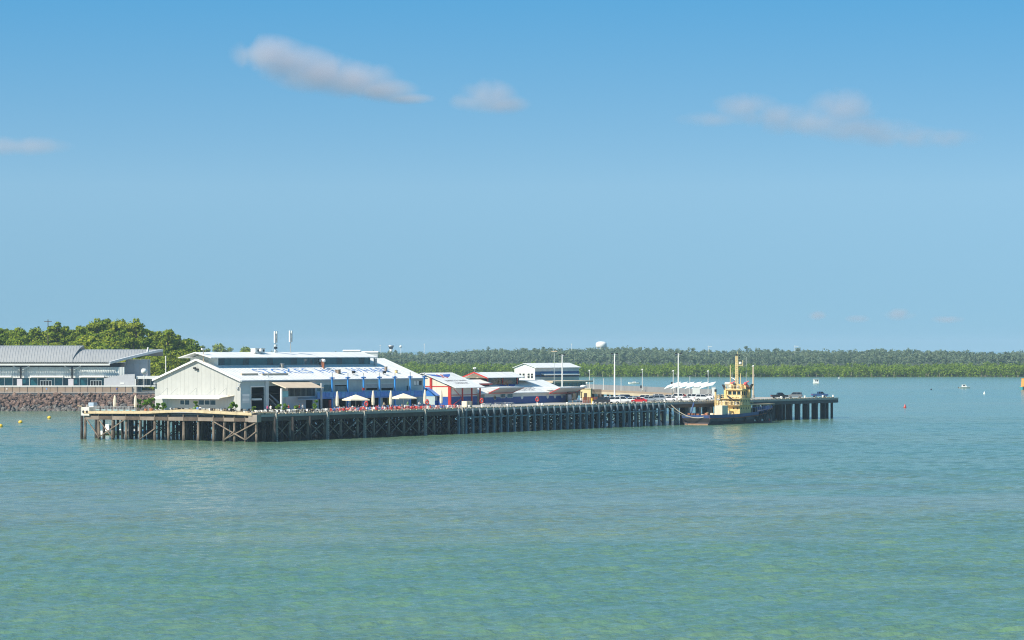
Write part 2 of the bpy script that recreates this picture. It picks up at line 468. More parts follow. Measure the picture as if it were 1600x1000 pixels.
me.polygons.foreach_set('use_smooth', np.ones(len(Q), dtype=bool))
me.materials.append(water_mat()); me.update(); me.validate()
tag(link('water', me), kind='structure')

# ------------------------------------------------------------------ far shore: land, mangroves, upland forest
def shore_y(x): return 2470 - 0.03*(x-100) + 9*math.sin(x*0.021) + 6*math.sin(x*0.057+1)
def up_h(x):      # height of the upland ridge line
    return 1.0 + 2.6*math.sin(x*0.0061+0.6) + 1.5*math.sin(x*0.017) + 1.0*math.sin(x*0.041+2) - (4.5 if x < -260 else max(0, (-120-x)/140*4.5) if x < -120 else 0)
rng = np.random.default_rng(5)
mb = MB()
xs = np.linspace(-2600, 3600, 90)
prof = [(-6, -1.5), (2, 0.1), (300, 1.2), (700, 3.0), (1000, 5), (1500, 9.0), (2100, 7.0), (6000, 4)]
rows = [[(x, shore_y(x)+dy, z + (up_h(x) if 900 < dy < 2000 else 0)) for x in xs] for dy, z in prof]
for i in range(len(rows)-1):
    for k in range(len(xs)-1):
        mb.poly([rows[i][k], rows[i][k+1], rows[i+1][k+1], rows[i+1][k]])
tag(mb.build('far_shore', M_mud), kind='structure')

def quads_mesh(name, C, N, S, mat_, asp=1.0):
    """one leaf-sized quad at each C, facing N, of half-size S"""
    n = len(C)
    N = N/np.linalg.norm(N, axis=1, keepdims=True)
    up = rng.normal(size=(n, 3))
    T = np.cross(N, up); T /= np.linalg.norm(T, axis=1, keepdims=True)
    B = np.cross(N, T)
    S = S[:, None]
    V = np.stack([C-T*S-B*S*asp, C+T*S-B*S*0.7*asp, C+T*S*0.8+B*S*asp, C-T*S*0.7+B*S*0.9*asp], 1).reshape(-1, 3)
    me = bpy.data.meshes.new(name)
    me.vertices.add(4*n); me.loops.add(4*n); me.polygons.add(n)
    me.vertices.foreach_set('co', V.astype(np.float32).ravel())
    me.loops.foreach_set('vertex_index', np.arange(4*n, dtype=np.int32))
    me.polygons.foreach_set('loop_start', np.arange(0, 4*n, 4, dtype=np.int32))
    me.polygons.foreach_set('loop_total', np.full(n, 4, dtype=np.int32))
    me.materials.append(mat_)
    me.update(); me.validate()
    return me

def forest(name, pts, per, leaf, mat_):
    """pts: rows of x, y, ground z, height, crown radius"""
    Cs, Ns, Ss = [], [], []
    for x, y, z, h, r in pts:
        k = max(3, int(rng.integers(4, 8)))
        cc = np.stack([rng.normal(0, r*0.45, k), rng.normal(0, r*0.45, k), rng.uniform(0.16 if h < 9.2 else 0.3, 0.92, k)*h], 1)
        cc[0] = (0, 0, h*0.88)
        cr = rng.uniform(0.35, 0.6, k)*r
        w = rng.integers(0, k, per)
        d = rng.normal(size=(per, 3)); d /= np.linalg.norm(d, axis=1, keepdims=True)
        p = cc[w] + d*(cr[w]*rng.uniform(0.6, 1.08, per))[:, None]
        p += np.array([x, y, z])
        Cs.append(p); Ns.append(d*0.9 + rng.normal(0, 0.45, (per, 3)) + np.array([0, 0, 0.25])); Ss.append(rng.uniform(0.6, 1.25, per)*leaf)
    return link(name, quads_mesh(name, np.concatenate(Cs), np.concatenate(Ns), np.concatenate(Ss), mat_))

pts = []
for row, (dy, zz) in enumerate([(-5, -0.1), (1, 0.1), (7, 0.4), (15, 0.5), (26, 0.6), (42, 0.7), (70, 0.8), (110, 0.9), (160, 1.0)]):
    x = -520.0
    while x < 640:
        h = (6.4 if row < 5 else 7.2) * rng.uniform(0.68, 1.2) * (1+0.10*math.sin(x*0.05+row)+.09*math.sin(x*.013+2))
        pts.append((x, shore_y(x)+dy+rng.uniform(-3, 3), zz, h, rng.uniform(3.2, 5.2)))
        x += rng.uniform(3.0, 5.4)*(1 if row < 5 else 1.35)
o = forest('mangrove_forest', pts, 150, 0.46, LEAF_mang)
tag(o, 'bright green belt of mangroves along the far waterline', 'mangroves', kind='stuff')
# pale stems showing below the mangrove crowns
mb = MB()
for x, y, z, h, r in pts:
    if y < shore_y(x)+12:
        mb.cyl((x, y-1.5, -0.3), (x+random.uniform(-1.2, 1.2), y-0.5, h*0.55), 0.16, 0.1, 4, cap=False)
o2 = mb.build('trunk', mat('mangrove_stem', (0.34, 0.29, 0.23), 0.9, 0.3, 0.1)); o2.parent = o; tag(o2, kind='stuff')

pts = []
for row, dy in enumerate([640, 720, 800, 870, 930, 985, 1035, 1085, 1130, 1170, 1210, 1250, 1300, 1360]):
    x = -1050.0
    while x < 900:
        t = min(1, max(0, (dy-600)/900.0))
        base = 2.2 + 5.6*t + up_h(x)*(0.2+0.8*t)
        h = rng.uniform(8.5, 12.5) + (rng.uniform(1, 4) if rng.random() < 0.06 else 0)
        pts.append((x, shore_y(x)+dy+rng.uniform(-16, 16), base-.2, h, rng.uniform(4.0, 6.2)))
        x += rng.uniform(6.5, 11.5)
o = forest('upland_forest', pts, 120, 0.72, LEAF_up)
tag(o, 'duller blue-green woodland rising behind the mangroves', 'forest', kind='stuff')

# ------------------------------------------------------------------ individual trees
def crown_mesh(name, h, r, n, leaf, mat_, seed, spread=0.75, low=0.25, k=None):
    global rng
    keep = rng; rng = np.random.default_rng(seed)
    k = k or int(rng.integers(15, 22))
    an = rng.uniform(0, 2*np.pi, k); rr = np.sqrt(rng.uniform(0.02, 1, k))*r*spread; zz = rng.uniform(low, 0.9, k)
    rr *= np.clip(1.25-np.abs(zz-0.55)*1.35, 0.35, 1)
    cc = np.stack([np.cos(an)*rr, np.sin(an)*rr, zz*h], 1)
    cc[0] = (0, 0, h*0.83)
    cr = rng.uniform(0.22, 0.42, k)*r
    w = rng.integers(0, k, n)
    d = rng.normal(size=(n, 3)); d /= np.linalg.norm(d, axis=1, keepdims=True)
    p = cc[w] + d*np.array([1, 1, 0.8])*(cr[w]*rng.uniform(0.55, 1.12, n))[:, None]
    N = d*0.8 + rng.normal(0, 0.5, (n, 3)) + np.array([0, 0, 0.3])
    me = quads_mesh(name, p, N, rng.uniform(0.55, 1.25, n)*leaf, mat_)
    limbs = [tuple(c) for c in cc[:8]]
    rng = keep
    return me, limbs
def trunk_mesh(name, h, limbs, r0):
    mb = MB()
    mb.cyl((0, 0, -0.6), (0.1, 0.05, h*0.35), r0, r0*0.7, 7)
    mb.cyl((0.1, 0.05, h*0.35), (0, 0, h*0.85), r0*0.7, r0*0.22, 6)
    for i, c in enumerate(limbs):
        z0 = h*(0.22+0.05*(i % 5))
        if c[2] > z0: mb.cyl((0.08, 0.04, z0), c, r0*0.4, r0*0.12, 5, cap=False)
    return mb.mesh(name, M_bark)
TREES = []
for i, (h, r, n, lf, sp, lo) in enumerate([(10, 5.2, 1500, 0.36, .8, .22), (11, 4.6, 1400, 0.34, .75, .25), (9, 5.6, 1600, 0.38, .85, .2),
                                           (12, 4.2, 1300, 0.34, .8, .3), (10, 4.8, 1500, 0.42, .8, .18), (13, 4.2, 1200, 0.34, .9, .35)]):
    cm, lb = crown_mesh('crown', h, r, n, lf, LEAF_head, 100+i, sp, lo, k=14 if i == 5 else None)
    TREES.append((h, cm, trunk_mesh('trunk', h, lb, 0.32)))
def tree(pos, height, kind, label, group=None, rz=None, name='leafy_tree'):
    h, cm, tm = TREES[kind]
    t = thing(name, label, 'tree', pos, random.uniform(0, 6.28) if rz is None else rz, group)
    s = height/h
    t.scale = (s*random.uniform(0.92, 1.1),)*2+(s,)
    link('trunk', tm, t); link('crown', cm, t)
    return t

# the headland: a wooded bluff behind the terminal
def head_top(px):   # photo height of the tree line
    xs_ = [-120, 0, 40, 75, 100, 118, 150, 185, 205, 228, 245, 262, 278, 290, 302, 320, 360]
    ys_ = [516, 515, 510, 514, 512, 507, 503, 503, 503, 516, 513, 517, 522, 532, 548, 562, 570]
    return float(np.interp(px, xs_, ys_))
rows = [(1185, 13.0), (1205, 9.5), (1228, 6.0), (1252, 3.2), (1275, 1.0), (1300, 0.0)]
def head_ground(x, y):
    px = 800+F*x/max(y, 1)
    zt = CAMH+(HZ-head_top(px))*y/F
    drop = float(np.interp(y, [1160, 1170, 1185, 1205, 1228, 1252, 1275, 1300, 1400], [40, 17, 13.0, 9.5, 6, 3.2, 1, 0, 6]))
    return max(5.2, zt-10.2-drop) if y > 1160 else 5.2
mb = MB()
gx = np.linspace(-420, -100, 65); gy = [1150, 1160, 1170, 1185, 1205, 1228, 1252, 1275, 1300, 1340, 1400]
pt = [[(x, y, head_ground(x, y) if x < -104 else 2.0) for x in gx] for y in gy]
for i in range(len(gy)-1):
    for k in range(len(gx)-1): mb.poly([pt[i][k], pt[i][k+1], pt[i+1][k+1], pt[i+1][k]])
tag(mb.build('headland', M_earth, smooth=True), kind='structure')
G_head = 'trees covering the headland'
for y, dr in rows:
    x = -0.180*y
    while x < -0.100*y:
        px = 800+F*x/y
        if px > 298 - (1300-y)*0.12: break
        yy = y+random.uniform(-7, 7)
        z = head_ground(x, yy)
        zt = CAMH+(HZ-head_top(px))*yy/F - dr - random.uniform(-1.0, 1.6)
        hh = min(13, max(6.5, zt-z+random.uniform(-.4, .4)))
        tree((x, yy, z-0.3), hh, random.choice([0, 1, 2, 3, 4]), 'leafy green tree among many on the wooded headland behind the grey terminal', G_head)
        x += random.uniform(4.6, 6.6)
# trees that stand out from the rest
for px, py, d, hh, k, lb in [(213, 493, 1262, 13.5, 5, 'tall dark tree standing clear above the others on the headland skyline'),
                             (152, 493, 1266, 13, 5, 'tall pale tree with a split crown rising above the middle of the headland'),
                             (168, 494, 1270, 12.5, 5, 'tall airy tree just beside the split-crowned one on the headland'),
                             (90, 499, 1262, 13, 5, 'thin lone tree poking up over the left part of the headland'),
                             (278, 519, 1240, 13, 5, 'open-crowned dark tree on the right edge of the headland'),
                             (262, 514, 1235, 12, 3, 'tall bushy tree near the right end of the headland skyline'),
                             (291, 549, 1225, 9, 5, 'sparse drooping tree lowest on the right flank of the headland')]:
    p = at(px, py, d)
    tree((p.x, p.y, p.z-hh), hh, k, lb)
for px, py, d, hh, k, lb in [(247, 571, 1166, 7, 4, 'yellow-green tree between the terminal roof tip and the shed gable'),
                             (262, 560, 1172, 8.5, 0, 'bright bushy tree beside the white pole at the foot of the headland'),
                             (272, 548, 1182, 9, 1, 'bushy tree behind the white pole on the headland slope'),
                             (243, 556, 1178, 8, 2, 'rounded tree tucked behind the upturned terminal roof'),
                             (282, 557, 1176, 8, 3, 'dark green tree directly over the left slope of the shed gable'),
                             (254, 578, 1160, 5, 2, 'low orange-tinged bush by the globe lamp')]:
    p = at(px, py, d)
    tree((p.x, p.y, p.z-hh), hh, k, lb)
# distant crowns over the long shed roof, on the far shore
for px, py, d, hh, lb in [(313, 540, 2900, 13, 'blue-hazed wide tree far off, left of the pair above the shed ridge'),
                          (345, 538, 2950, 14, 'largest blue-hazed umbrella tree far off above the shed ridge'),
                          (387, 543, 2200, 9, 'small bright green tree peeping over the shed roof beside the rooftop boxes')]:
    p = at(px, py, d)
    t = tree((p.x, p.y, p.z-hh), hh, 2, lb); t.scale = (hh/9*1.15,)*2+(hh/9,)

# ------------------------------------------------------------------ far landmarks on the ridge
p = at(939.5, 533.5, 3650)
t = thing('water_tower', 'white domed water tower on legs above the far forest', 'water tower', (p.x, p.y, 4))
hz_ = p.z-4
mb = MB(); mb.loft([[(r*math.cos(a), r*math.sin(a), z) for a in np.linspace(0, 2*math.pi, 17)[:-1]] for r, z in
    [(1.0, hz_-8.0), (5.0, hz_-7.4), (6.2, hz_-6), (6.3, hz_-3.0), (5.6, hz_-1.4), (3.6, hz_-0.3), (0.6, hz_)]])
mb.build('tank', M_white, t, smooth=True)
for k in range(6):
    a = k*math.pi/3+0.3
    MB().cyl((4.9*math.cos(a), 4.9*math.sin(a), 0), (4.9*math.cos(a), 4.9*math.sin(a), hz_-7), 0.55, n=6).build('leg', M_white, t)
p = at(611, 539.5, 3600)
t = thing('control_tower', 'dark-topped control tower rising over the far tree line', 'tower', (p.x, p.y, 4))
hz_ = p.z-4
MB().cyl((0, 0, 0), (0, 0, hz_-4), 1.9, 1.6, 10).build('shaft', M_white, t)
MB().cyl((0, 0, hz_-4), (0, 0, hz_-1.2), 1.9, 3.1, 10).build('cab', M_dark, t)
MB().cyl((0, 0, hz_-1.2), (0, 0, hz_), 3.4, 3.0, 10).build('roof', M_steel, t)
for px, py, wd, lb in [(594, 539, .35, 'thin pale mast left of the control tower on the skyline'), (626, 541.5, .5, 'short mast with a round top just right of the control tower'), (663, 537, .5, 'white lattice mast over the far forest, alone right of the long shed'),
                       (893, 537, .35, 'thin mast over the forest behind the white lamp pole'), (1107, 540, .4, 'mast with a side arm on the ridge left of the tug mast'), (1242, 539.5, .4, 'thin mast with a crossbar on the ridge right of the tug')]:
    p = at(px, py, 3600)
    t = thing('radio_mast', lb, 'mast', (p.x, p.y, 6))
    h = p.z-6
    mb = MB()
    for k in range(3):
        a = k*2.094
        mb.cyl((wd*2*math.cos(a), wd*2*math.sin(a), 0), (wd*.5*math.cos(a), wd*.5*math.sin(a), h), 0.12, n=4)
    for z in np.linspace(h*.4, h*.97, 8):
        mb.cbox((0, 0, z), wd*2, wd*2, .15)
    mb.build('lattice', M_white, t)
    mb = MB()
    if 'arm' in lb or 'crossbar' in lb: mb.cbox((1.6, 0, h-1), 5, .5, .5)
    elif 'round' in lb: mb.ball((0, 0, h), 1.5)
    else: mb.cbox((0, 0, h-.6), .9, .9, 1.2)
    mb.build('mast_head', M_white, t)
# long low white sheds seen over the monitor roof
for px0, px1, py, lb in [(536, 562, 546.5, 'low distant white shed just over the long shed roof'), (563, 590, 548.5, 'second low distant shed with a pale roof, nearer the control tower')]:
    p = at((px0+px1)/2, py, 2700); w = (px1-px0)/F*2700
    t = thing('far_shed', lb, 'shed', (p.x, p.y, 2))
    h = p.z-2
    MB().box(-w/2, w/2, 0, 12, 0, h-1.2).build('wall', M_pale, t)
    MB().prism([(-w/2-.5, -.6, h-1.2), (-w/2-.5, 12.6, h-1.2), (-w/2-.5, 6, h)], (w+1, 0, 0)).build('roof', M_roofw, t)

# ------------------------------------------------------------------ clouds
def cloud(label, blobs, depth, dens, d, seed, nscale=0.02, grey=0.92):
    """blobs: (px, py, half width px, half height px, weight) in the sky at distance d"""
    k = d/F
    cx = sum(b[0] for b in blobs)/len(blobs); cy = sum(b[1] for b in blobs)/len(blobs)
    c = at(cx, cy, d)
    x0 = min(b[0]-b[2]*1.5 for b in blobs); x1 = max(b[0]+b[2]*1.5 for b in blobs)
    y0 = min(b[1]-b[3]*1.6 for b in blobs); y1 = max(b[1]+b[3]*1.6 for b in blobs)
    mb = MB(); mb.box((x0-cx)*k, (x1-cx)*k, -depth*1.1, depth*1.1, (cy-y1)*k, (cy-y0)*k)
    m = bpy.data.materials.new('cloud_vapour'); m.use_nodes = True
    n, l = m.node_tree.nodes, m.node_tree.links; n.clear()
    out = n.new('ShaderNodeOutputMaterial'); pv = n.new('ShaderNodeVolumePrincipled'); tc = n.new('ShaderNodeTexCoord')
    pv.inputs['Color'].default_value = (grey*.90, grey*.88, grey*.94, 1); pv.inputs['Anisotropy'].default_value = 0.2
    acc = None
    nz = n.new('ShaderNodeTexNoise'); nz.inputs['Scale'].default_value = nscale; nz.inputs['Detail'].default_value = 4; nz.inputs['Roughness'].default_value = 0.5
    mp0 = n.new('ShaderNodeMapping'); mp0.inputs['Location'].default_value = (seed*311, seed*77, 0)
    l.new(tc.outputs['Object'], mp0.inputs[0]); l.new(mp0.outputs[0], nz.inputs['Vector'])
    for bx, by, rw, rh, wt in blobs:
        mp = n.new('ShaderNodeMapping'); mp.vector_type = 'POINT'
        sx, sy, sz = 1/(rw*k), 1/depth, 1/(rh*k)
        mp.inputs['Scale'].default_value = (sx, sy, sz)
        mp.inputs['Location'].default_value = (-(bx-cx)*k*sx, 0, -(cy-by)*k*sz)
        l.new(tc.outputs['Object'], mp.inputs[0])
        ln = n.new('ShaderNodeVectorMath'); ln.operation = 'LENGTH'; l.new(mp.outputs[0], ln.inputs[0])
        s = n.new('ShaderNodeMath'); s.operation = 'MULTIPLY_ADD'; s.inputs[1].default_value = -wt; s.inputs[2].default_value = wt
        l.new(ln.outputs['Value'], s.inputs[0])
        if acc is None: acc = s.outputs[0]
        else:
            mx = n.new('ShaderNodeMath'); mx.operation = 'SMOOTH_MAX'; mx.inputs[2].default_value = 0.2
            l.new(acc, mx.inputs[0]); l.new(s.outputs[0], mx.inputs[1]); acc = mx.outputs[0]
    a = n.new('ShaderNodeMath'); a.operation = 'MULTIPLY_ADD'; a.inputs[1].default_value = 2.3; a.inputs[2].default_value = -1.12
    l.new(nz.outputs['Fac'], a.inputs[0])
    b = n.new('ShaderNodeMath'); b.operation = 'ADD'; l.new(a.outputs[0], b.inputs[0]); l.new(acc, b.inputs[1])
    # nothing outside the blobs, so the cloud never fills its box
    c2 = n.new('ShaderNodeMath'); c2.operation = 'MINIMUM'; l.new(b.outputs[0], c2.inputs[0]); l.new(acc, c2.inputs[1])
    c3 = n.new('ShaderNodeMath'); c3.operation = 'MAXIMUM'; c3.inputs[1].default_value = 0; l.new(c2.outputs[0], c3.inputs[0])
    c4 = n.new('ShaderNodeMath'); c4.operation = 'MULTIPLY'; c4.inputs[1].default_value = dens; l.new(c3.outputs[0], c4.inputs[0])
    l.new(c4.outputs[0], pv.inputs['Density']); l.new(pv.outputs[0], out.inputs['Volume'])
    o = mb.build('cloud', m, None, (c.x, c.y, c.z))
    o.name = 'cloud'
    tag(o, label, 'cloud', kind='stuff')
    return o
cloud('long grey-mauve cloud sloping down to the right, the largest in the sky', [(420, 84, 66, 34, 1), (455, 98, 80, 34, 1), (500, 114, 90, 36, 1), (553, 122, 72, 36, 1), (590, 140, 70, 22, .9), (635, 154, 50, 10, .7)], 60, 0.03, 7000, 1, 0.012)
cloud('small rounded cloud just right of the long sloping one', [(762, 150, 52, 30, 1), (785, 163, 48, 18, .9), (735, 158, 40, 18, .7)], 50, 0.026, 7000, 2, 0.012)
cloud('ragged thin mauve cloud trailing low on the right of the sky', [(1165, 166, 62, 24, .9), (1215, 182, 85, 24, .85), (1265, 192, 100, 26, .85), (1318, 168, 66, 34, .95), (1350, 202, 100, 26, .85), (1410, 214, 90, 20, .8), (1470, 216, 70, 18, .7), (1110, 186, 60, 14, .6)], 60, 0.017, 7000, 3, 0.016)
cloud('faint pale cloud streak at the left edge of the sky', [(35, 228, 90, 17, .8), (-20, 228, 80, 18, .8)], 60, 0.018, 7000, 4, 0.01)
cloud('faint puffs of cloud low over the far ridge', [(1277, 493, 16, 9, .8), (1340, 498, 22, 7, .7), (1404, 491, 30, 11, .8), (1480, 499, 30, 7, .7)], 40, 0.03, 7000, 5, 0.03)

# ------------------------------------------------------------------ promenade, rock revetment, cruise terminal
T = Frame(-0.16*1110, 1110, R(4))
mb = MB()
mb.prism([T.p(-140, 0, -2), T.p(110, 0, -2), T.p(110, 60, -2), T.p(-140, 60, -2)], (0, 0, 8.0))
tag(mb.build('promenade', M_paving), kind='structure')
w = thing('sea_wall', 'dark concrete sea wall along the top of the rocks below the promenade', 'sea wall', T.p(-140, -0.35, 0), T.ang)
MB().box(0, 250, 0, .35, 2.5, 6.05).build('wall', mat('stained_concrete', (0.13, 0.13, 0.135), .85, .2, .3), w)
MB().box(0, 250, -.1, .45, 6.05, 6.22).build('coping', M_conc2, w)
def rock_mesh(seed):
    r = random.Random(seed)
    bm = bmesh.new(); bmesh.ops.create_icosphere(bm, subdivisions=1, radius=1)
    ax = Vector((r.uniform(.8, 1.25), r.uniform(.7, 1.0), r.uniform(.55, .85)))
    for v in bm.verts:
        v.co = Vector((v.co.x*ax.x, v.co.y*ax.y, v.co.z*ax.z))*r.uniform(.78, 1.2)
    me = bpy.data.meshes.new('boulder'); bm.to_mesh(me); bm.free()
    return me
RV = [(rock_mesh(s), m) for s in range(6) for m in (M_rock, M_rockg)]
RM = []
for me, m in RV:
    me = me.copy(); me.materials.append(m); RM.append(me)
bulk = {0: MB(), 1: MB()}
rocks = []
a = -70.0
while a < 108:
    b = -14.5
    while b < -0.9:
        rocks.append((a+random.uniform(-.5, .5), b+random.uniform(-.5, .5)))
        b += 1.25
    a += 1.22
random.shuffle(rocks)
nsing = 0
for a, b in rocks:
    t_ = (b+14.5)/13.6
    z = -0.4+5.9*t_ + random.uniform(-.25, .3)
    s = random.uniform(.6, 1.35)
    top = t_+random.uniform(-.22, .22) > 0.30
    q = T.p(a, b, z)
    px = 800+F*q.x/q.y
    ro = Matrix.Rotation(random.uniform(0, 6.28), 4, Vector((random.uniform(-1, 1), random.uniform(-1, 1), 1)).normalized())
    if 2 < px < 238 and nsing < 295 and s > .78:
        me = RM[random.randrange(6)*2+(0 if top else 1)]
        o = link('boulder', me); o.matrix_world = Matrix.Translation(q) @ ro @ Matrix.Scale(s, 4)
        tag(o, 'reddish boulder in the upper part of the rock revetment' if top else 'dark grey boulder in the lower part of the rock revetment', 'boulder', 'red rocks of the revetment' if top else 'grey rocks of the revetment')
        nsing += 1
    else:
        k = 0 if top else 1
        me = RV[random.randrange(6)*2][0]
        mw = Matrix.Translation(q) @ ro @ Matrix.Scale(s, 4)
        bulk[k].add([mw @ v.co for v in me.vertices], [tuple(p_.vertices) for p_ in me.polygons])
o = bulk[0].build('rock_revetment', M_rock); tag(o, 'reddish upper rocks packed on the shore slope under the promenade', 'rocks', kind='stuff')
o = bulk[1].build('rock_revetment', M_rockg); tag(o, 'dark grey lower rocks along the waterline under the promenade', 'rocks', kind='stuff')
mb = MB(); mb.prism([T.p(-140, -15.5, -1.2), T.p(-140, -0.3, 5.2), T.p(-140, -0.3, -2)], T.A*250)
tag(mb.build('shore_bank', M_rockg), kind='structure')

# promenade railing
fz0, fz1 = 6.2, 8.25
fl = thing('promenade_railing', 'long promenade railing with a broad white top rail and dark posts', 'railing', T.p(-40, 0.4, 0), T.ang)
MB().box(0, 116, -.28, .28, fz1, fz1+.42).build('top_rail', M_white, fl)
MB().box(0, 116, -.05, .05, fz0+.45, fz0+.52).build('lower_rail', M_steel, fl)
pm = MB().box(-.09, .09, -.1, .1, fz0, fz1).mesh('post', M_dark)
for k in range(45): link('post', pm, fl, (k*2.6, 0, 0))
w = thing('terrace_wall', 'sandstone coloured wall behind the promenade railing', 'wall', T.p(-60, 4.5, 0), T.ang)
a1 = T.a(206, 4.5)
MB().box(0, a1+60, 0, .5, 6, 8.0).build('wall', M_peach, w)
MB().box(-.05, a1+60.05, -.06, .56, 8.0, 8.15).build('coping', M_conc2, w)

# the terminal
B0 = 9.0
zt0 = 8.15
mb = MB(); mb.prism([T.p(-100, 5, 6), T.p(T.a(214, B0), 5, 6), T.p(T.a(214, B0), 46, 6), T.p(-100, 46, 6)], (0, 0, 2.05))
tag(mb.build('terrace', M_paving), kind='structure')
al = -75.0
ar = T.a(214, B0)
tm = thing('terminal_building', 'long grey harbour terminal with a curved ribbed metal roof', 'terminal', T.p(0, B0, zt0), T.ang)
def tz(py, px): return T.z(py, T.a(px, B0), B0)-zt0
zw0, zw1, zp1, zp2 = 0.0, tz(590, 80), tz(573.5, 80), tz(571, 80)
A = lambda px: T.a(px, B0)
doors = [(A(62.5), A(81), 0, tz(594, 80)), (A(141), A(159), 0, tz(594, 150))]
# glazed ground floor: mullions, panes, white door frames
step = A(59)-A(46)
k = int((al-A(46))/step)
edges = []
x = A(46)+k*step
while x < A(163):
    edges.append(x); x += step
edges.append(A(163))
for i in range(len(edges)-1):
    x0, x1 = edges[i], edges[i+1]
    MB().box(x0+.12, x1-.12, .25, .32, 0, zw1).build('window_pane', M_glasst if i % 3 else M_glass, tm)
    MB().box(x0-.12, x0+.12, .0, .34, 0, zw1).build('mullion', M_pale, tm)
for x0, x1, z0, z1 in doors:
    f = MB()
    f.box(x0, x1, -.2, .2, z1-.3, z1)
    n_ = 4
    for j in range(n_+1):
        xx = x0+(x1-x0-.26)*j/n_
        f.box(xx, xx+.26, -.2, .2, 0, z1-.3)
    d = f.build('entrance_door', M_white, tm)
    g = MB(); g.box(x0+.26, x1-.26, -.02, .04, 0, z1-.3); g.build('pane', M_black, d)
# corrugated upper wall panels
pe = [al]+[A(p_) for p_ in (-28, 2, 33, 60, 86, 113, 128, 150, 172, 195)]
for i in range(len(pe)-1):
    mb = MB(); x0, x1 = pe[i]+.04, pe[i+1]-.04
    nrib = max(2, int((x1-x0)/.55))
    for j in range(nrib):
        xa = x0+(x1-x0)*j/nrib; xb = x0+(x1-x0)*(j+1)/nrib; h = (xb-xa)*.3
        mb.prism([(xa, 0, zw1+.1), (xa+h, -.10, zw1+.1), (xb-h, -.10, zw1+.1), (xb, 0, zw1+.1)], (0, 0, zp1-zw1-.1))
    mb.box(x0, x1, .002, .3, zw1+.1, zp1)
    mb.build('wall_panel', M_pale, tm)
MB().box(al, A(195), .12, .3, zp1, zp2+1).build('clerestory', M_dark, tm)
MB().box(al, A(163), -.1, .35, zw1-.12, zw1+.1).build('band', M_white, tm)
# end block of grey panels, in the lee of the roof tip
zt_ = tz(562, 205)
for i, (p0, p1) in enumerate(((195.5, 208), (208, 217), (217, 229.5))):
    for j in range(4):
        z0, z1 = tz(588, 210)+(zt_-tz(588, 210))*j/4, tz(588, 210)+(zt_-tz(588, 210))*(j+1)/4
        MB().box(A(p0)+.03, A(p1)-.03, 5.0, 5.3, z0+.03, z1-.03).build('wall_panel', mat('mid_grey_panel', (0.36, 0.37, 0.39), .6, .06, .5), tm)
MB().box(A(195.5)+.05, A(229.5)-.05, 5.31, 30, 0, zt_).build('core', M_conc2, tm)
MB().box(al, A(195), .35, 30, zw1+.2, zp1+1.5).build('core', M_pale, tm)
MB().box(al, A(195), 9, 30, 0, zw1+.1).build('core', M_dark, tm)
# wing wall with a sloping top
mb = MB(); mb.prism([(A(163), -2.2, 0), (A(211), -2.2, 0), (A(211), -2.2, tz(584.5, 200)), (A(195), -2.2, tz(585, 200)), (A(163), -2.2, tz(591, 200))], (0, .5, 0))
mb.build('wing_wall', mat('wing_wall_render', (0.52, 0.52, 0.53), .7, .06, .4), tm)
MB().box(A(188.5), A(194.5), -2.26, -2.2, tz(600, 190), tz(597.6, 190)).build('notice', M_white, tm)
MB().box(A(211.3), A(212.6), -2.3, 0, 0, tz(592, 212)).build('corner_post', M_white, tm)
# columns, plinths, raking struts
for px in (-47, 33, 113):
    x = A(px)
    c = MB().box(x-.28, x+.28, -1.6, -1.0, tz(592, px), tz(570.5, px)).build('column', M_black, tm)
    MB().box(x-1.3, x+.5, -1.9, -.7, 0, tz(592, px)).build('plinth', mat('plinth_block', (0.62, 0.58, 0.60), .7, .05, .5), tm)
    for sgn, L in ((1, A(14)-A(0)), (-1, (A(14)-A(0))*.9)):
        MB().bar((x+sgn*.3, -1.3, tz(578.5, px)), (x+sgn*L, -1.3, tz(571.5, px)), .22).build('strut', M_white if sgn > 0 else M_pale, tm)
for p0, p1 in ((-60, -16), (-10, 18), (47, 99), (124, 163)):
    MB().prism([(A(p0), -1.8, zw1+.12), (A(p1), -1.8, zw1+.12), (A(p1), -.12, zw1+.5), (A(p0), -.12, zw1+.5)], (0, 0, .16)).build('canopy', M_white, tm)
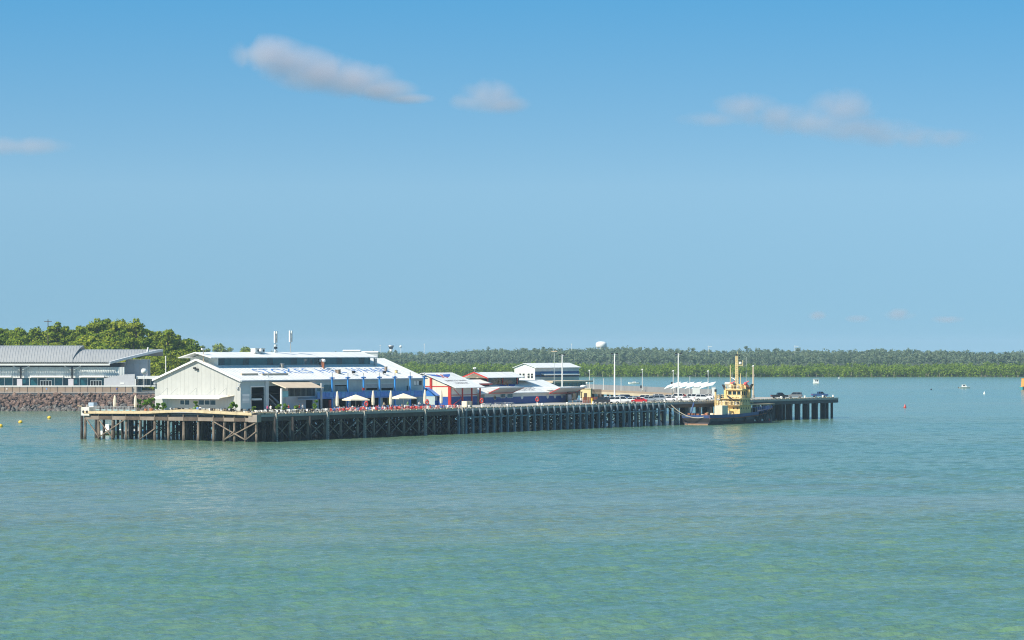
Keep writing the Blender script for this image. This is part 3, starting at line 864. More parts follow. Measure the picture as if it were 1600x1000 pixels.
# curved roofs: barrel profile sheets with raised ribs
def barrel(px_l, px_r, ytop, yfront, fb, depth, off, shear):
    """ring of profile points (b, z) from the front edge up and over"""
    zf, zt2 = tz(yfront, 80), T.z(ytop, A(80), B0+depth*.7)-zt0
    P = []
    for j in range(9):
        t_ = j/8.0
        P.append((fb+depth*.75*t_, zf+(zt2-zf)*math.sin(t_*math.pi/2)**.9))
    for j in range(1, 5):
        t_ = j/4
        P.append((fb+depth*(.75+.4*t_), zt2-2.0*t_*t_))
    return P
def roof_sheet(name, x_l, x_rf, P, tipcurve=None, ribs=True, fascia=True):
    def xr(j): return x_rf(j/(len(P)-1.0))
    sh = MB()
    top = [[(x_l, y, z), (xr(j), y, z)] for j, (y, z) in enumerate(P)]
    bot = [[(x_l, y+.1, z-.35), (xr(j), y+.1, z-.35)] for j, (y, z) in enumerate(P)]
    for j in range(len(P)-1):
        sh.poly([top[j][0], top[j][1], top[j+1][1], top[j+1][0]])
        sh.poly([bot[j][0], bot[j+1][0], bot[j+1][1], bot[j][1]])
        sh.poly([top[j][1], bot[j][1], bot[j+1][1], top[j+1][1]])
        sh.poly([top[j][0], top[j+1][0], bot[j+1][0], bot[j][0]])
    sh.poly([top[0][0], bot[0][0], bot[0][1], top[0][1]])
    o = sh.build(name, mat('ribbed_grey_roof', (0.35, 0.35, 0.345), .5, .06, .25, metal=.15), tm)
    rb = MB()
    x = x_l+.5
    mx = max(xr(j) for j in range(len(P)))
    while x < mx-.3:
        for j in range(9):
            if x < xr(j) and x < xr(j+1):
                (y0, z0), (y1, z1) = P[j], P[j+1]
                rb.add([(x-.07, y0, z0-.05), (x+.07, y0, z0-.05), (x+.07, y1, z1-.05), (x-.07, y1, z1-.05), (x-.05, y0-.02, z0+.11), (x+.05, y0-.02, z0+.11), (x+.05, y1-.02, z1+.11), (x-.05, y1-.02, z1+.11)],
                       [(0, 1, 5, 4), (4, 5, 6, 7), (1, 2, 6, 5), (2, 3, 7, 6), (3, 0, 4, 7)])
        x += .95
    r = rb.build('roof_rib', mat('roof_rib_metal', (0.42, 0.42, 0.41), .5, .05, .3, metal=.15), o); tag(r, kind='stuff')
    return o
P1 = barrel(0, 126, 540, 565.5, -1.9, 19, 0, 0)
roof_sheet('roof', al-2, lambda t_: A(114)+(A(127)-A(114))*max(0, min(1, (t_*12-1)/6))**1.0, P1)
P2 = barrel(113, 252, 546, 565.5, -1.6, 17, 0, 0)
def tip(t_):
    u_ = min(1, t_*12/8)
    return A(172)+(A(252)-A(172))*(1-(1-u_)**1.7)
roof_sheet('roof', A(112), tip, P2)
# white parapet flash and soffit at the upturned tip; grille band and gutter along the front
gz0, gz1 = tz(571, 80), tz(568.2, 80)
MB().box(al-2, A(172), -2.15, -1.92, gz0, gz1).build('gutter', M_white, tm)
gr = MB(); x = al
while x < A(166):
    gr.box(x, x+.32, -1.98, -1.93, gz1+.02, tz(566.2, 80)); x += .62
o = gr.build('grille', M_dark, tm); tag(o, kind='stuff')
mb = MB(); mb.prism([(A(228), P2[4][0], P2[4][1]-.1), (A(228), P2[8][0], P2[8][1]-.1), (A(228), P2[8][0], P2[8][1]+.75), (A(228), P2[4][0], P2[4][1]+.6)], (.4, 0, 0)); mb.build('fin', M_white, tm)
tipm = MB()
ring = []
for j in range(9):
    (y, z) = P2[j]; x = tip(j/12.0)
    ring.append([(x-.3, y-.25, z+.12), (x+.25, y-.25, z+.12), (x+.15, y-.1, z-.75), (x-.5, y+.05, z-.75)])
tipm.loft(ring).build('roof_edge', mat('roof_edge_metal', (0.60, 0.61, 0.64), .5, .05, .4), tm)
# link roof towards the sheds
lk = thing('link_building', 'low white flat-roofed link between the terminal and the shed gable', 'building', T.p(A(213), B0, zt0), T.ang)
Lk = A(262)-A(213)
MB().box(0, Lk, -1.5, 9, tz(592, 230), tz(587.5, 230)).build('roof', M_roofw, lk)
MB().box(.5, Lk-.2, 0.3, .5, 0, tz(592, 230)-.02).build('window', M_glass, lk)
mm = MB().box(-.12, .12, 0, .28, 0, tz(592, 230)-.02).mesh('mullion', M_conc2)
for k in range(8): link('mullion', mm, lk, (.6+k*(Lk-1)/7, 0, 0))
# pale globe lamp and flag-like pole at the foot of the headland
p = at(225, 580, 1112)
t = thing('globe_lamp', 'white globe lamp on a pole beside the terminal link roof', 'lamp', (p.x, p.y, 8))
MB().cyl((0, 0, 0), (0, 0, p.z-8-.8), .12).build('pole', M_white, t)
MB().ball((0, 0, p.z-8), 1.05).build('globe', M_white, t, smooth=True)
p = at(259, 557, 1150)
t = thing('white_pole', 'plain white pole among the trees above the shed gable', 'pole', (p.x, p.y, 5.5))
MB().cyl((0, 0, 0), (0, 0, p.z-5.5), .22, .16).build('shaft', M_white, t)
MB().ball((0, 0, p.z-5.5), .24).build('cap', M_white, t)
p = at(75, 499, 1262)
t = thing('power_pole', 'dark power pole with a crossarm over the headland trees', 'pole', (p.x, p.y, p.z-14))
MB().cyl((0, 0, 0), (0, 0, 14), .2, .15).build('shaft', M_wood, t)
MB().cbox((0, 0, 13.2), 3.0, .2, .25).build('crossarm', M_wood, t)
# a white flat-roofed pavilion frame on the slope at the right of the headland
p = at(287, 558, 1190)
t = thing('hillside_shelter', 'small white-framed shelter on the slope right of the headland', 'shelter', (p.x, p.y, p.z-5))
MB().box(-3.4, 3.4, -1.5, 1.5, 4.6, 5).build('roof', M_white, t)
for x in (-3, 3): MB().box(x-.15, x+.15, -1.3, -1, 0, 4.6).build('post', M_white, t)

# ------------------------------------------------------------------ the wharf
ZD = 6.3
def _g(px, py): return ground(px, py, 0)
c0, c1 = _g(400, 691), _g(1310, 653)
W = Frame(c0.x, c0.y, math.atan2(c1.y-c0.y, c1.x-c0.x))
LW = (c1-c0).length
WID = 54.0
_t = (131-800)/F
WID = (W.o.x-_t*W.o.y)/(_t*W.B.y-W.B.x) - 0.6
wh = thing('wharf', 'long old wharf on dark piles with blue-grey fender piles along its side', 'wharf', W.p(0, 0, 0), W.ang)
U = lambda px, v=0: W.a(px, v)
# decks: the wide head, then the narrower outer berth
u_n = U(1120, 0)
MB().box(0, u_n, 0, WID, ZD-.55, ZD).build('deck', M_deck, wh)
MB().box(u_n+.01, LW, 0, 26, ZD-.55, ZD-.004).build('deck', M_deck, wh)
MB().box(120, u_n, WID+.01, 120, ZD-.5, ZD-.006).build('deck', M_deck, wh)
# outer beams, segment by segment
x = 0.0
while x < LW-1:
    x2 = min(LW, x+6.7)
    kind = x < U(700)
    MB().box(x+.02, x2-.02, .02, .55, ZD-1.55, ZD-.56).build('edge_beam', M_wood if kind else M_black, wh)
    x = x2
mb = MB().box(.02, .5, .6, WID-.6, ZD-1.5, ZD-.56); mb.build('edge_beam', M_wood, wh)
# kerb logs with gaps on the front edge
kr = [MB().box(0, 2.3, .12, .42, 0, h).mesh('kerb_log', M_tan) for h in (.16, .2)]
x = 1.0
while x < LW-3:
    o = link('kerb_log', random.choice(kr), wh, (x, 0, ZD+.06)); x += 2.75
kb = MB().box(0, .3, .12, .42, 0, .06).mesh('kerb_block', M_conc)
x = 1.2
while x < LW-3:
    link('kerb_block', kb, wh, (x, 0, ZD)); link('kerb_block', kb, wh, (x+1.8, 0, ZD)); x += 2.75
# bollards: things standing on the deck edge
bl = MB(); bl.cyl((0, 0, 0), (0, 0, .6), .3, .24, 8).cyl((0, 0, .6), (0, 0, .85), .36, .34, 8)
blm = bl.mesh('bollard', M_white)
for px in (738, 798, 852, 891, 931, 1043, 1090, 1225, 1262, 1290, 1306):
    o = link('bollard', blm, None, W.p(U(px), .9, ZD), W.ang)
    tag(o, 'white mooring bollard on the timber edge of the wharf', 'bollard', 'bollards along the wharf edge')
# piles
pm_l = []
for s in range(4):
    r = random.Random(s); mb = MB()
    rings = []
    for z, rad in ((-2.5, .36), (.6, .37), (1.6, .34), (3.6, .33), (ZD-.7, .31)):
        rings.append([((rad+r.uniform(-.03, .03))*math.cos(a)+r.uniform(-.02, .02), (rad+r.uniform(-.03, .03))*math.sin(a), z) for a in [2*math.pi*k/7 for k in range(7)]])
    mb.loft(rings); pm_l.append(mb)
pm_light = [m.mesh('pile', M_pile) for m in pm_l]
pm_shaded = [m.mesh('pile', M_piled) for m in pm_l]
front_px = [431, 456, 484, 511, 536, 562, 587, 611, 634, 657.6, 681, 704]
u_front = [U(p_) for p_ in front_px]
sp = 7.4
u = u_front[-1]+sp
u_end = U(1045)
while u < u_end: u_front.append(u); u += sp
for u in u_front:
    o = link('pile', random.choice(pm_light), wh, (u, .6, 0)); o.rotation_euler = (random.uniform(-.02, .02), random.uniform(-.025, .025), random.uniform(0, 6))
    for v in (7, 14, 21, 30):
        link('pile', random.choice(pm_shaded), wh, (u+random.uniform(-.3, .3), v, 0))
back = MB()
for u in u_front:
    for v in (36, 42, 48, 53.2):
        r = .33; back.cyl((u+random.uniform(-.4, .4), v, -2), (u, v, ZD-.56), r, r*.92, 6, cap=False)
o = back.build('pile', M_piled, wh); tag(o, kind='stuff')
# cross caps under the deck, one per row
for u in u_front: MB().box(u-.28, u+.28, .6, WID-.8, ZD-1.35, ZD-.56).build('crosshead', M_wood, wh)
# raking and crossed braces between the front piles
for i in range(len(u_front)-1):
    a, b = u_front[i], u_front[i+1]
    for (z0, z1, y) in ((.5, 4.6, .42), (4.6, .5, .75)):
        MB().bar((a, y, z0), (b, y, z1), .16, .2).build('brace', M_pile if i < 10 else M_piled, wh)
    MB().bar((a, .6, 4.9), (b, .6, 4.9), .14, .2).build('brace', M_piled, wh)
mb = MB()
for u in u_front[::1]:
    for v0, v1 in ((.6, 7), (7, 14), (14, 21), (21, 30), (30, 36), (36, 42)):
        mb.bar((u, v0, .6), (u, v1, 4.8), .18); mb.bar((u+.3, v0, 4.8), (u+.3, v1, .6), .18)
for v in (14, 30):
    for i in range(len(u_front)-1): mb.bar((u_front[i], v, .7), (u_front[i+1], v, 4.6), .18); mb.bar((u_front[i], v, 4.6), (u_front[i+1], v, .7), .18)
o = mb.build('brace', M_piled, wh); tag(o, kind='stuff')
# tall pale fender piles and ladders on the near half
fm = MB().box(-.32, .32, -.42, .05, -1.5, ZD+.15).mesh('fender_pile', M_conc)
lad = MB()
for z in np.arange(.4, ZD, .42): lad.box(-.2, .2, -.5, -.43, z, z+.09)
ladm = lad.mesh('rung', M_black)
for px in (431, 511, 569, 664, 722):
    f = link('fender_pile', fm, wh, (U(px), 0, 0))
    l_ = link('rung', ladm, f); tag(l_, kind='stuff')
# closely set blue-grey steel fenders with walers
f2 = MB(); f2.box(-.26, .26, -.62, -.1, -1.5, ZD-.35); f2.add([(-.26, -.62, ZD-.35), (.26, -.62, ZD-.35), (.26, -.1, ZD-.05), (-.26, -.1, ZD-.05), (-.26, -.1, ZD-.35), (.26, -.1, ZD-.35)], [(0, 1, 2, 3), (1, 5, 2), (0, 3, 4)])
f2m = f2.mesh('fender_post', M_fender)
u = U(715); ue = U(1037)
nf = int(round((ue-u)/3.3))
for k in range(nf+1):
    link('fender_post', f2m, wh, (u+(ue-u)*k/nf, 0, 0))
for k in range(nf):
    x0 = u+(ue-u)*k/nf
    MB().box(x0+.28, x0+(ue-u)/nf-.28, -.36, -.14, 3.95, 4.25).build('waler', M_fender, wh)
    if k % 2 == 0: MB().box(x0+.28, x0+(ue-u)/nf-.28, -.3, -.16, 1.6, 1.8).build('waler', M_piled, wh)
# concrete piers with flared heads where the tug lies and at the outer end
pier = MB()
for v0, v1 in ((0, 1),):
    pts = [(-.42, 0), (.42, 0), (.45, 3.8), (.7, 4.8), (1.3, ZD-.56), (-1.3, ZD-.56), (-.7, 4.8), (-.45, 3.8)]
    pier.prism([(x, .1, z if z else -2.5) for x, z in pts], (0, 1.1, 0))
pierm = pier.mesh('concrete_pier', M_conc); pierd = pier.mesh('concrete_pier', mat('dark_concrete', (0.05, 0.05, 0.052), .8, .3, .5))  # same pier twice, the second in a darker concrete tone
col = MB().cyl((0, 0, -2.5), (0, 0, ZD-.9), .4, n=10).mesh('column', M_piled)
for px in (1060, 1078, 1095, 1112, 1130, 1148, 1166, 1184, 1200): link('concrete_pier', pierm, wh, (U(px), 0, 0))
for px in (1060, 1078, 1095, 1112):
    for v in (10, 19, 28, 38): link('column', col, wh, (U(px), v, 0))
for px in (1210, 1223, 1237.6, 1250, 1263, 1277.5, 1290): link('concrete_pier', pierd, wh, (U(px), 0, 0))
for px in (1148, 1184, 1210, 1223, 1237.6, 1250, 1263, 1277.5, 1290, 1299, 1306):
    for v in (1.4, 9.5, 17, 24): link('column', col, wh, (U(px), v, 0))
for px in (1231.5, 1244.5, 1257.5, 1270.5, 1284, 1295):
    for v in (5.5, 13): link('column', col, wh, (U(px), v, 0))
for px in (1210, 1223, 1237.6, 1250, 1263, 1277.5, 1290, 1299, 1306):
    MB().box(U(px)-.5, U(px)+.5, .6, 25.5, ZD-1.5, ZD-.56).build('crosshead', M_piled, wh)

# lower timber platform across the head of the wharf, in front of the gable
pf = thing('boardwalk', 'low sunbleached boardwalk on brown timber piles across the wharf head', 'boardwalk', W.p(0, 0, 0), W.ang)
vs = [W.ab(px, 691-(400-px)*6/270, 0) for px in (400, 130)]
V_ = lambda px, u=-.0: None
def vhead(px, u=0.0):      # v along the head line (constant u) that lies under photo column px
    t = (px-800)/F; q = W.o+W.A*u
    return (q.x-t*q.y)/(t*W.B.y-W.B.x)
VE = vhead(131)
fp = [133, 155, 176, 197, 219, 242, 263.5, 287, 310, 334, 350, 366.6, 383.6, 401]
for i, px in enumerate(fp):
    v = vhead(px, -.5)
    o = link('pile', random.choice(pm_light), pf, (-.5, v, 0)); o.rotation_euler = (random.uniform(-.025, .025), random.uniform(-.02, .02), random.uniform(0, 6))
    if i % 1 == 0:
        link('pile', random.choice(pm_shaded), pf, (5.5, v-.8, 0))
        link('pile', random.choice(pm_shaded), pf, (12, v-1.2, 0))
        link('pile', random.choice(pm_shaded), pf, (20, v-.4, 0))
for j in range(4): link('pile', random.choice(pm_shaded), pf, (-.3+j*6, VE+.4, 0))
for i in range(len(fp)-1):
    v0, v1 = vhead(fp[i], -.8), vhead(fp[i+1], -.8)
    MB().box(-1.0, -.62, min(v0, v1)+.02, max(v0, v1)-.02, 4.7, 5.55).build('lower_beam', M_wood if i % 2 else mat('brown_beam', (0.24, 0.19, 0.15), .9, .2, .6), pf)
    MB().box(-.6, -.4, min(v0, v1)+.02, max(v0, v1)-.02, 5.56, 6.1).build('joist', M_black, pf)
    MB().box(-1.02, -.6, min(v0, v1)-.12, min(v0, v1)+.12, 5.57, 6.15).build('chock', M_pile, pf)
def hump(px): return float(np.interp(px, [128, 160, 225, 285, 330, 392, 402], [6.05, 6.12, 6.2, 6.75, 6.45, 6.12, 6.1]))
pxs = [131, 150, 170, 190, 210, 230, 250, 270, 285, 300, 320, 345, 370, 394]
for i in range(len(pxs)-1):
    va, vb = vhead(pxs[i], -1.3), vhead(pxs[i+1], -1.3); za, zb = hump(pxs[i]), hump(pxs[i+1])
    va -= .015; vb += .015
    MB().prism([(-1.5, va, za), (-1.5, vb, zb), (-1.5, vb, zb+.62), (-1.5, va, za+.62)], (.3, 0, 0)).build('fascia_board', M_tan, pf)
    MB().prism([(-1.19, va, za+.50), (-1.19, vb, zb+.50), (-1.19, vb, zb+.60), (-1.19, va, za+.60)], (9.0, 0, 0)).build('deck_board', M_tan, pf)
for a, b, z0, z1 in ((133, 155, 5.2, .4), (155, 197, .6, 5.0), (155, 176, 4.6, .4), (219, 242, .3, 2.8), (334, 383.6, 4.6, .5), (350, 401, .5, 4.6), (366.6, 350, 2.6, .4), (383.6, 401, .5, 2.6)):
    MB().bar((-.95, vhead(a, -.95), z0), (-.95, vhead(b, -.95), z1), .2, .26).build('brace', M_pile, pf)
MB().box(-1.3, .4, -1.2, 1.2, 4.6, 6.3).build('corner_block', mat('corner_concrete', (.30, .25, .21), .9, .2, .5, bump=.3), pf)
ZP = 6.72     # walking level of the boardwalk

# ------------------------------------------------------------------ the long market shed
VH = 29.0
uA, uB = U(376, VH), U(663, VH)
LH = uB-uA
wd = VH
while 800+F*W.p(uA, wd).x/W.p(uA, wd).y > 242: wd += .1
WH = wd-VH
def hz(py, px): return W.z(py, U(px, VH), VH)-ZD
def hx(px, y=0.0): return U(px, VH+y)-uA
HE = hz(594, 380)
HR = W.z(562, uA, VH+WH/2)-ZD
SL = (HR-HE)/(WH/2)
hall = thing('market_hall', 'long white-roofed wharf shed with a pale gable, blue balcony front and lettering on its roof', 'building', W.p(uA, VH, ZD), W.ang)
def roofz(y): return HE+SL*(WH/2-abs(y-WH/2))
def roof_pt(px, py, lo=-.9, hi=None):
    """point of the front roof slope seen at a photo position, in the shed's own axes"""
    hi = hi or WH/2
    g = lambda y: W.z(py, U(px, VH+y), VH+y)-ZD-roofz(y)
    for _ in range(50):
        m = (lo+hi)/2
        if g(m) > 0: lo = m
        else: hi = m
    return hx(px, lo), lo, roofz(lo)
# gable wall in vertical cladding panels, with openings below the awning
def gy(px): # local y on the gable plane under photo column
    t = (px-800)/F; q = W.p(uA, VH)
    return (q.x-t*q.y)/(t*W.B.y-W.B.x)
def gz(py, y): return W.z(py, uA, VH+y)-ZD
holes = [(gy(296), gy(281), gz(633, 14), gz(625, 14)), (gy(337), gy(310), gz(633, 9), gz(625, 9))]
NP = 20
for k in range(NP):
    y0, y1 = WH*k/NP, WH*(k+1)/NP
    y0, y1 = y0+.014, y1-.014
    cuts = sorted({y0, y1, *[min(max(v_, y0), y1) for h in holes for v_ in h[:2]], *([WH/2] if y0 < WH/2 < y1 else [])})
    mb = MB()
    for i in range(len(cuts)-1):
        a, b = cuts[i], cuts[i+1]; m = (a+b)/2
        za, zb = roofz(a)-.05, roofz(b)-.05
        hs = [h for h in holes if h[0] < m < h[1]]
        if hs:
            h = hs[0]
            mb.prism([(0, a, 0), (0, b, 0), (0, b, h[2]), (0, a, h[2])], (.12, 0, 0))
            mb.prism([(0, a, h[3]), (0, b, h[3]), (0, b, zb), (0, a, za)], (.12, 0, 0))
        else:
            mb.prism([(0, a, 0), (0, b, 0), (0, b, zb), (0, a, za)], (.12, 0, 0))
    mb.build('wall_panel', M_cream, hall)
mb = MB()
for a, b in ((0, holes[1][0]), (holes[1][1], holes[0][0]), (holes[0][1], WH)):
    mb.prism([(.125, a, 0), (.125, b, 0), (.125, b, 4), (.125, a, 4)], (.1, 0, 0))
mb.prism([(.125, 0.02, 4), (.125, WH-.02, 4), (.125, WH-.02, HE-.1), (.125, WH/2, HR-.1), (.125, .02, HE-.1)], (.1, 0, 0))
mb.build('gable_frame', M_cream, hall)
for h in holes:
    n_ = 3 if h[1]-h[0] > 4 else 2
    for j in range(n_):
        a = h[0]+(h[1]-h[0])*j/n_; b = h[0]+(h[1]-h[0])*(j+1)/n_
        w_ = MB(); w_.box(.02, .1, a, a+.09, h[2], h[3]); w_.box(.02, .1, b-.09, b, h[2], h[3]); w_.box(.02, .1, a+.09, b-.09, h[3]-.09, h[3]); w_.box(.02, .1, a+.09, b-.09, h[2], h[2]+.09)
        w_ = w_.build('window', M_white if j % 2 else M_steel, hall)
        MB().box(.05, .07, a+.09, b-.09, h[2]+.09, h[3]-.09).build('pane', M_glass, w_)
# awning on the gable with stay wires
ya, yb = gy(355), gy(252)
zaw = gz(622, 12)
aw = MB(); aw.prism([(-.05, ya, zaw+.45), (-3.2, ya, zaw-.15), (-3.2, ya, zaw+.05), (-.05, ya, zaw+.65)], (0, yb-ya, 0)).build('awning', M_white, hall)
MB().prism([(-.05, ya-2.2, zaw+.62), (-3.2, ya, zaw+.02), (-.05, ya, zaw+.66)], (0, 0, .12)).build('awning_return', M_canvas, hall)
for px in (262, 278, 307, 336, 354):
    y = gy(px); MB().bar((-.06, y, gz(606, y)), (-2.9, y+1.2, zaw+.1), .05).build('stay', M_steel, hall)
for px, py in ((305, 575), (309, 577), (243, 599), (243, 603), (375, 601), (372, 606), (359, 619)):
    y = gy(px); MB().box(-.45, -.02, y-.3, y+.3, gz(py, y)-.25, gz(py, y)+.2).build('floodlight', M_black if px > 300 and px < 370 else M_steel, hall)
# side wall towards the harbour
def H(p0, p1, y0, y1): return (hx(p0), hx(p1), hz(max(y0, y1), (p0+p1)/2), hz(min(y0, y1), (p0+p1)/2))
ops = [H(392.5, 413, 639, 605), H(418.5, 440, 637, 603), H(450, 492.5, 619, 604), H(495.5, 501, 611, 600), H(506, 517, 611, 601),
       H(523, 542, 611, 601.5), H(572, 590.5, 609.5, 600), H(595.5, 614.5, 609.5, 600), H(635.5, 638, 611, 602.5), H(647, 659, 602, 594.6),
       H(478, 489, 637, 625), H(498, 520, 637, 622), H(527, 541, 637, 622), H(548, 566, 637, 622), H(574, 592, 637, 621.5), H(598, 606, 637, 621.5), H(642, 652, 637, 622)]
ops = [(a, b, max(c, .02) if c > .6 else -.5, d) for a, b, c, d in ops]
segs = [0, hx(391), hx(415.5), hx(446), hx(493.5), hx(519), hx(543.5), hx(568), hx(593), hx(617), hx(641), LH]
for i in range(len(segs)-1):
    mb = MB(); x0, x1 = segs[i]+.03, segs[i+1]-.03
    hs = [(max(o_[0], x0), min(o_[1], x1), o_[2], o_[3]) for o_ in ops if o_[1] > x0 and o_[0] < x1]
    grid_wall(mb, x0, x1, 0, HE-.12, 0, .25, hs)
    mb.build('wall_panel', M_teal if i != 3 else mat('painted_blockwork', (.60, .61, .62), .7, .06, .5), hall)
# ribs that read as sheet joints on the blue section
rib = MB()
for i in range(5, len(segs)-1):
    for k in range(1, 5):
        x = segs[i]+(segs[i+1]-segs[i])*k/5
        if not any(o_[0]-.1 < x < o_[1]+.1 and o_[3] > 4.5 for o_ in ops): rib.box(x-.05, x+.05, -.03, -.002, hz(611, 560), HE-.15)
o = rib.build('cladding_rib', mat('cladding_rib', (.34, .44, .45), .5, .05, .5), hall); tag(o, kind='stuff')
# far gable and rear wall close the shed
MB().prism([(LH-.25, .3, 0), (LH-.25, WH, 0), (LH-.25, WH, HE-.1), (LH-.25, WH/2, HR-.2), (LH-.25, .3, HE-.1)], (.24, 0, 0)).build('gable_wall', M_teal, hall)
MB().box(.3, LH-.3, WH-.25, WH, 0, HE-.12).build('rear_wall', M_teal, hall)
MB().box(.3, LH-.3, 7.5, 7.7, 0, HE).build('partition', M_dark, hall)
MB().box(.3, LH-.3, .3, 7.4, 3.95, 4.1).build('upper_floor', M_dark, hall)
# opening furniture
def fr(o_, m, name='door_frame', t=.14):
    a, b, c, d = o_; c = max(c, 0); f = MB()
    f.box(a-t, a, -.06, .2, c, d+t); f.box(b, b+t, -.06, .2, c, d+t); f.box(a, b, -.06, .2, d, d+t)
    return f.build(name, m, hall)
fr(ops[0], M_white, t=.3)
for o_ in (ops[5], ops[6], ops[7]): fr(o_, M_pale, 'window_frame')
for o_ in (ops[6], ops[7]):
    s_ = MB(); z = o_[3]-.05; n_ = 6
    for k in range(n_): s_.box(o_[0], o_[1], .05, .10+.03*(k % 2), o_[3]-(k+1)*.17, o_[3]-k*.17-.01)
    s_.build('roller_shutter', M_steel, hall)
MB().box(ops[5][0], ops[5][1], .1, .16, ops[5][2], ops[5][3]-.3).build('window_pane', mat('hazy_glass', (.16, .19, .19), .2, .2, .5), hall)
w_ = fr(ops[9], M_white, 'window_frame', .12)
a, b, c, d = ops[9]
for k in range(3):
    MB().box(a+(b-a)*k/3+.1, a+(b-a)*(k+1)/3-.1, .04, .1, c+.1, d-.1).build('sash', M_white if k < 2 else M_black, w_)
for a, b, c, d in (ops[3], ops[4]): MB().box(a, b, .05, .1, c, d).build('window_pane', M_glasst, hall)
a, b, c, d = ops[2]
for k in range(14):
    x0 = a+(b-a)*k/14; MB().box(x0+.03, x0+(b-a)/14-.03, .06+.05*(k % 2), .12+.05*(k % 2), c, d).build('blind', mat('dark_blind', (.035, .05, .055), .7, .3, 1.5) if k % 3 else mat('grey_blind', (.10, .12, .12), .7, .2, 1.5), hall)
for k in range(4):  # sign panels left of the big door
    z1_ = hz(615.5+k*3.6, 383); MB().box(hx(378.5), hx(389.5), -.07, -.01, z1_-.54, z1_).build('sign_panel', M_pale if k % 2 else M_white, hall)
MB().box(hx(391.8), hx(403), -1.2, -.2, hz(623.5, 397)-.3, hz(620.5, 397)-.3).build('counter', M_pale, hall)
MB().box(hx(413.6), hx(418.3), -.35, -.02, 0, HE-.3).build('pilaster', mat('pale_pilaster', (.55, .60, .60), .6, .06, .5), hall)
# stair inside the second opening
st = MB()
for k in range(12):
    st.box(hx(421)+k*.52, hx(421)+k*.52+.6, 1.0, 2.6, 3.6-k*.31-.2, 3.6-k*.31)
st.build('stair', M_steel, hall)
MB().bar((hx(421), .9, 4.7), (hx(421)+6.2, .9, 1.0), .16, .5).build('stair_rail', mat('blue_grey_rail', (.20, .27, .36), .6, .1, 1), hall)
# shade awning on posts in front of the shed
b0, b1, f0, f1 = (hx(420), -.1, hz(596, 420)), (hx(481), -.1, hz(596, 481)), (hx(447, -4.6), -4.6, hz(606, 447)), (hx(506, -4.6), -4.6, hz(606, 505))
shade = MB(); shade.prism([b0, b1, f1, f0], (0, 0, .14)).build('shade_awning', M_beige, hall)
MB().bar(b0, f0, .16).build('awning_arm', M_canvas, hall); MB().bar(b1, f1, .14).build('awning_arm', M_canvas, hall)
MB().box(hx(439.3, -3.2), hx(440.8, -3.2), -3.3, -2.9, 0, hz(606.5, 440)).build('awning_post', M_white, hall)
MB().box(hx(501.4, -4.6), hx(502.7, -4.6), -4.8, -4.4, 0, hz(598, 502)).build('awning_post', M_steel, hall)
MB().box(hx(440.5, -3), hx(450, -3), -3.1, -2.95, hz(620, 445), hz(610.5, 445)).build('hanging_sign', mat('aqua_board', (.20, .46, .50), .6, .1, 1), hall)
MB().prism([(hx(466), -.02, hz(621.5, 480)), (hx(494), -.02, hz(621.5, 480)), (hx(495.5, -2), -2, hz(624.8, 480)), (hx(465, -2), -2, hz(624.8, 480))], (0, 0, .2)).build('shop_awning', mat('grey_blue_awning', (.32, .42, .52), .7, .05, 1), hall)
# main roof
ov, el = .55, -.55
def slope(y0, y1, name, m):
    z0, z1 = roofz(abs(y0) if y0 >= 0 else 0)+(SL*y0 if y0 < 0 else 0), roofz(y1)
    if y1 > WH: z1 = HE-SL*(y1-WH)
    return MB().prism([(-ov, y0, z0), (LH+ov, y0, z0), (LH+ov, y1, z1), (-ov, y1, z1)], (0, 0, .16)).build(name, m, hall)
rf = slope(el, WH/2, 'roof_slope', M_roofw); rf2 = slope(WH/2+.002, WH+.5, 'roof_slope', M_roofw)
rb = MB(); x = 0
while x < LH:
    rb.prism([(x, el, roofz(0)+SL*el+.162), (x+.07, el, roofz(0)+SL*el+.162), (x+.07, WH/2-.2, HR+.162-SL*.2), (x, WH/2-.2, HR+.162-SL*.2)], (0, 0, .035)); x += 1.5
o = rb.build('roof_seam', M_roofw, rf); tag(o, kind='stuff')
MB().box(-ov, LH+ov, el-.22, el-.005, HE+SL*el-.16, HE+SL*el+.1).build('gutter', mat('blue_grey_gutter', (.36, .42, .46), .5, .06, .6), hall)
for s_ in (0, 1):  # barge boards on the gable
    ya_, yb_ = (-.4, WH/2) if s_ == 0 else (WH/2, WH+.4)
    za_ = HE-SL*.4 if s_ == 0 else HR; zb_ = HR if s_ == 0 else HE-SL*.4
    MB().prism([(-ov-.12, ya_, za_-.22), (-ov-.12, yb_, zb_-.22), (-ov-.12, yb_, zb_+.24), (-ov-.12, ya_, za_+.24)], (.118, 0, 0)).build('barge_board', M_white, hall)
# clerestory along the ridge
xm0, xm1 = hx(340, WH/2-4), hx(577, WH/2-4)
ym = WH/2-4.2
zc0 = roofz(ym)+.1; zc1 = W.z(559.3, U(450, VH+ym), VH+ym)-ZD
zc1 = max(zc1, zc0+1.25)
ztop = max(W.z(551.2, U(450, VH+WH/2), VH+WH/2)-ZD, zc1+.75)
wl_ = 4.2*2
mon = MB(); mon.box(xm0+.1, xm1-.1, ym+.25, ym+wl_-.25, zc0-.6, zc1-.02); mon.build('clerestory_core', M_dark, hall)
npn = 26
for k in range(npn):
    x0 = xm0+(xm1-xm0)*k/npn; x1 = xm0+(xm1-xm0)*(k+1)/npn
    MB().box(x0+.03, x1-.03, ym+.02, ym+.1, zc0+.12, zc1-.05).build('clerestory_pane', M_glasst if k % 4 else M_glass, hall)
MB().box(xm0, xm1, ym-.05, ym+.2, zc0-.25, zc0+.11).build('clerestory_sill', M_pale, hall)
MB().box(xm0, xm1, ym+wl_-.2, ym+wl_, zc0-.3, zc1-.03).build('clerestory_rear', M_pale, hall)
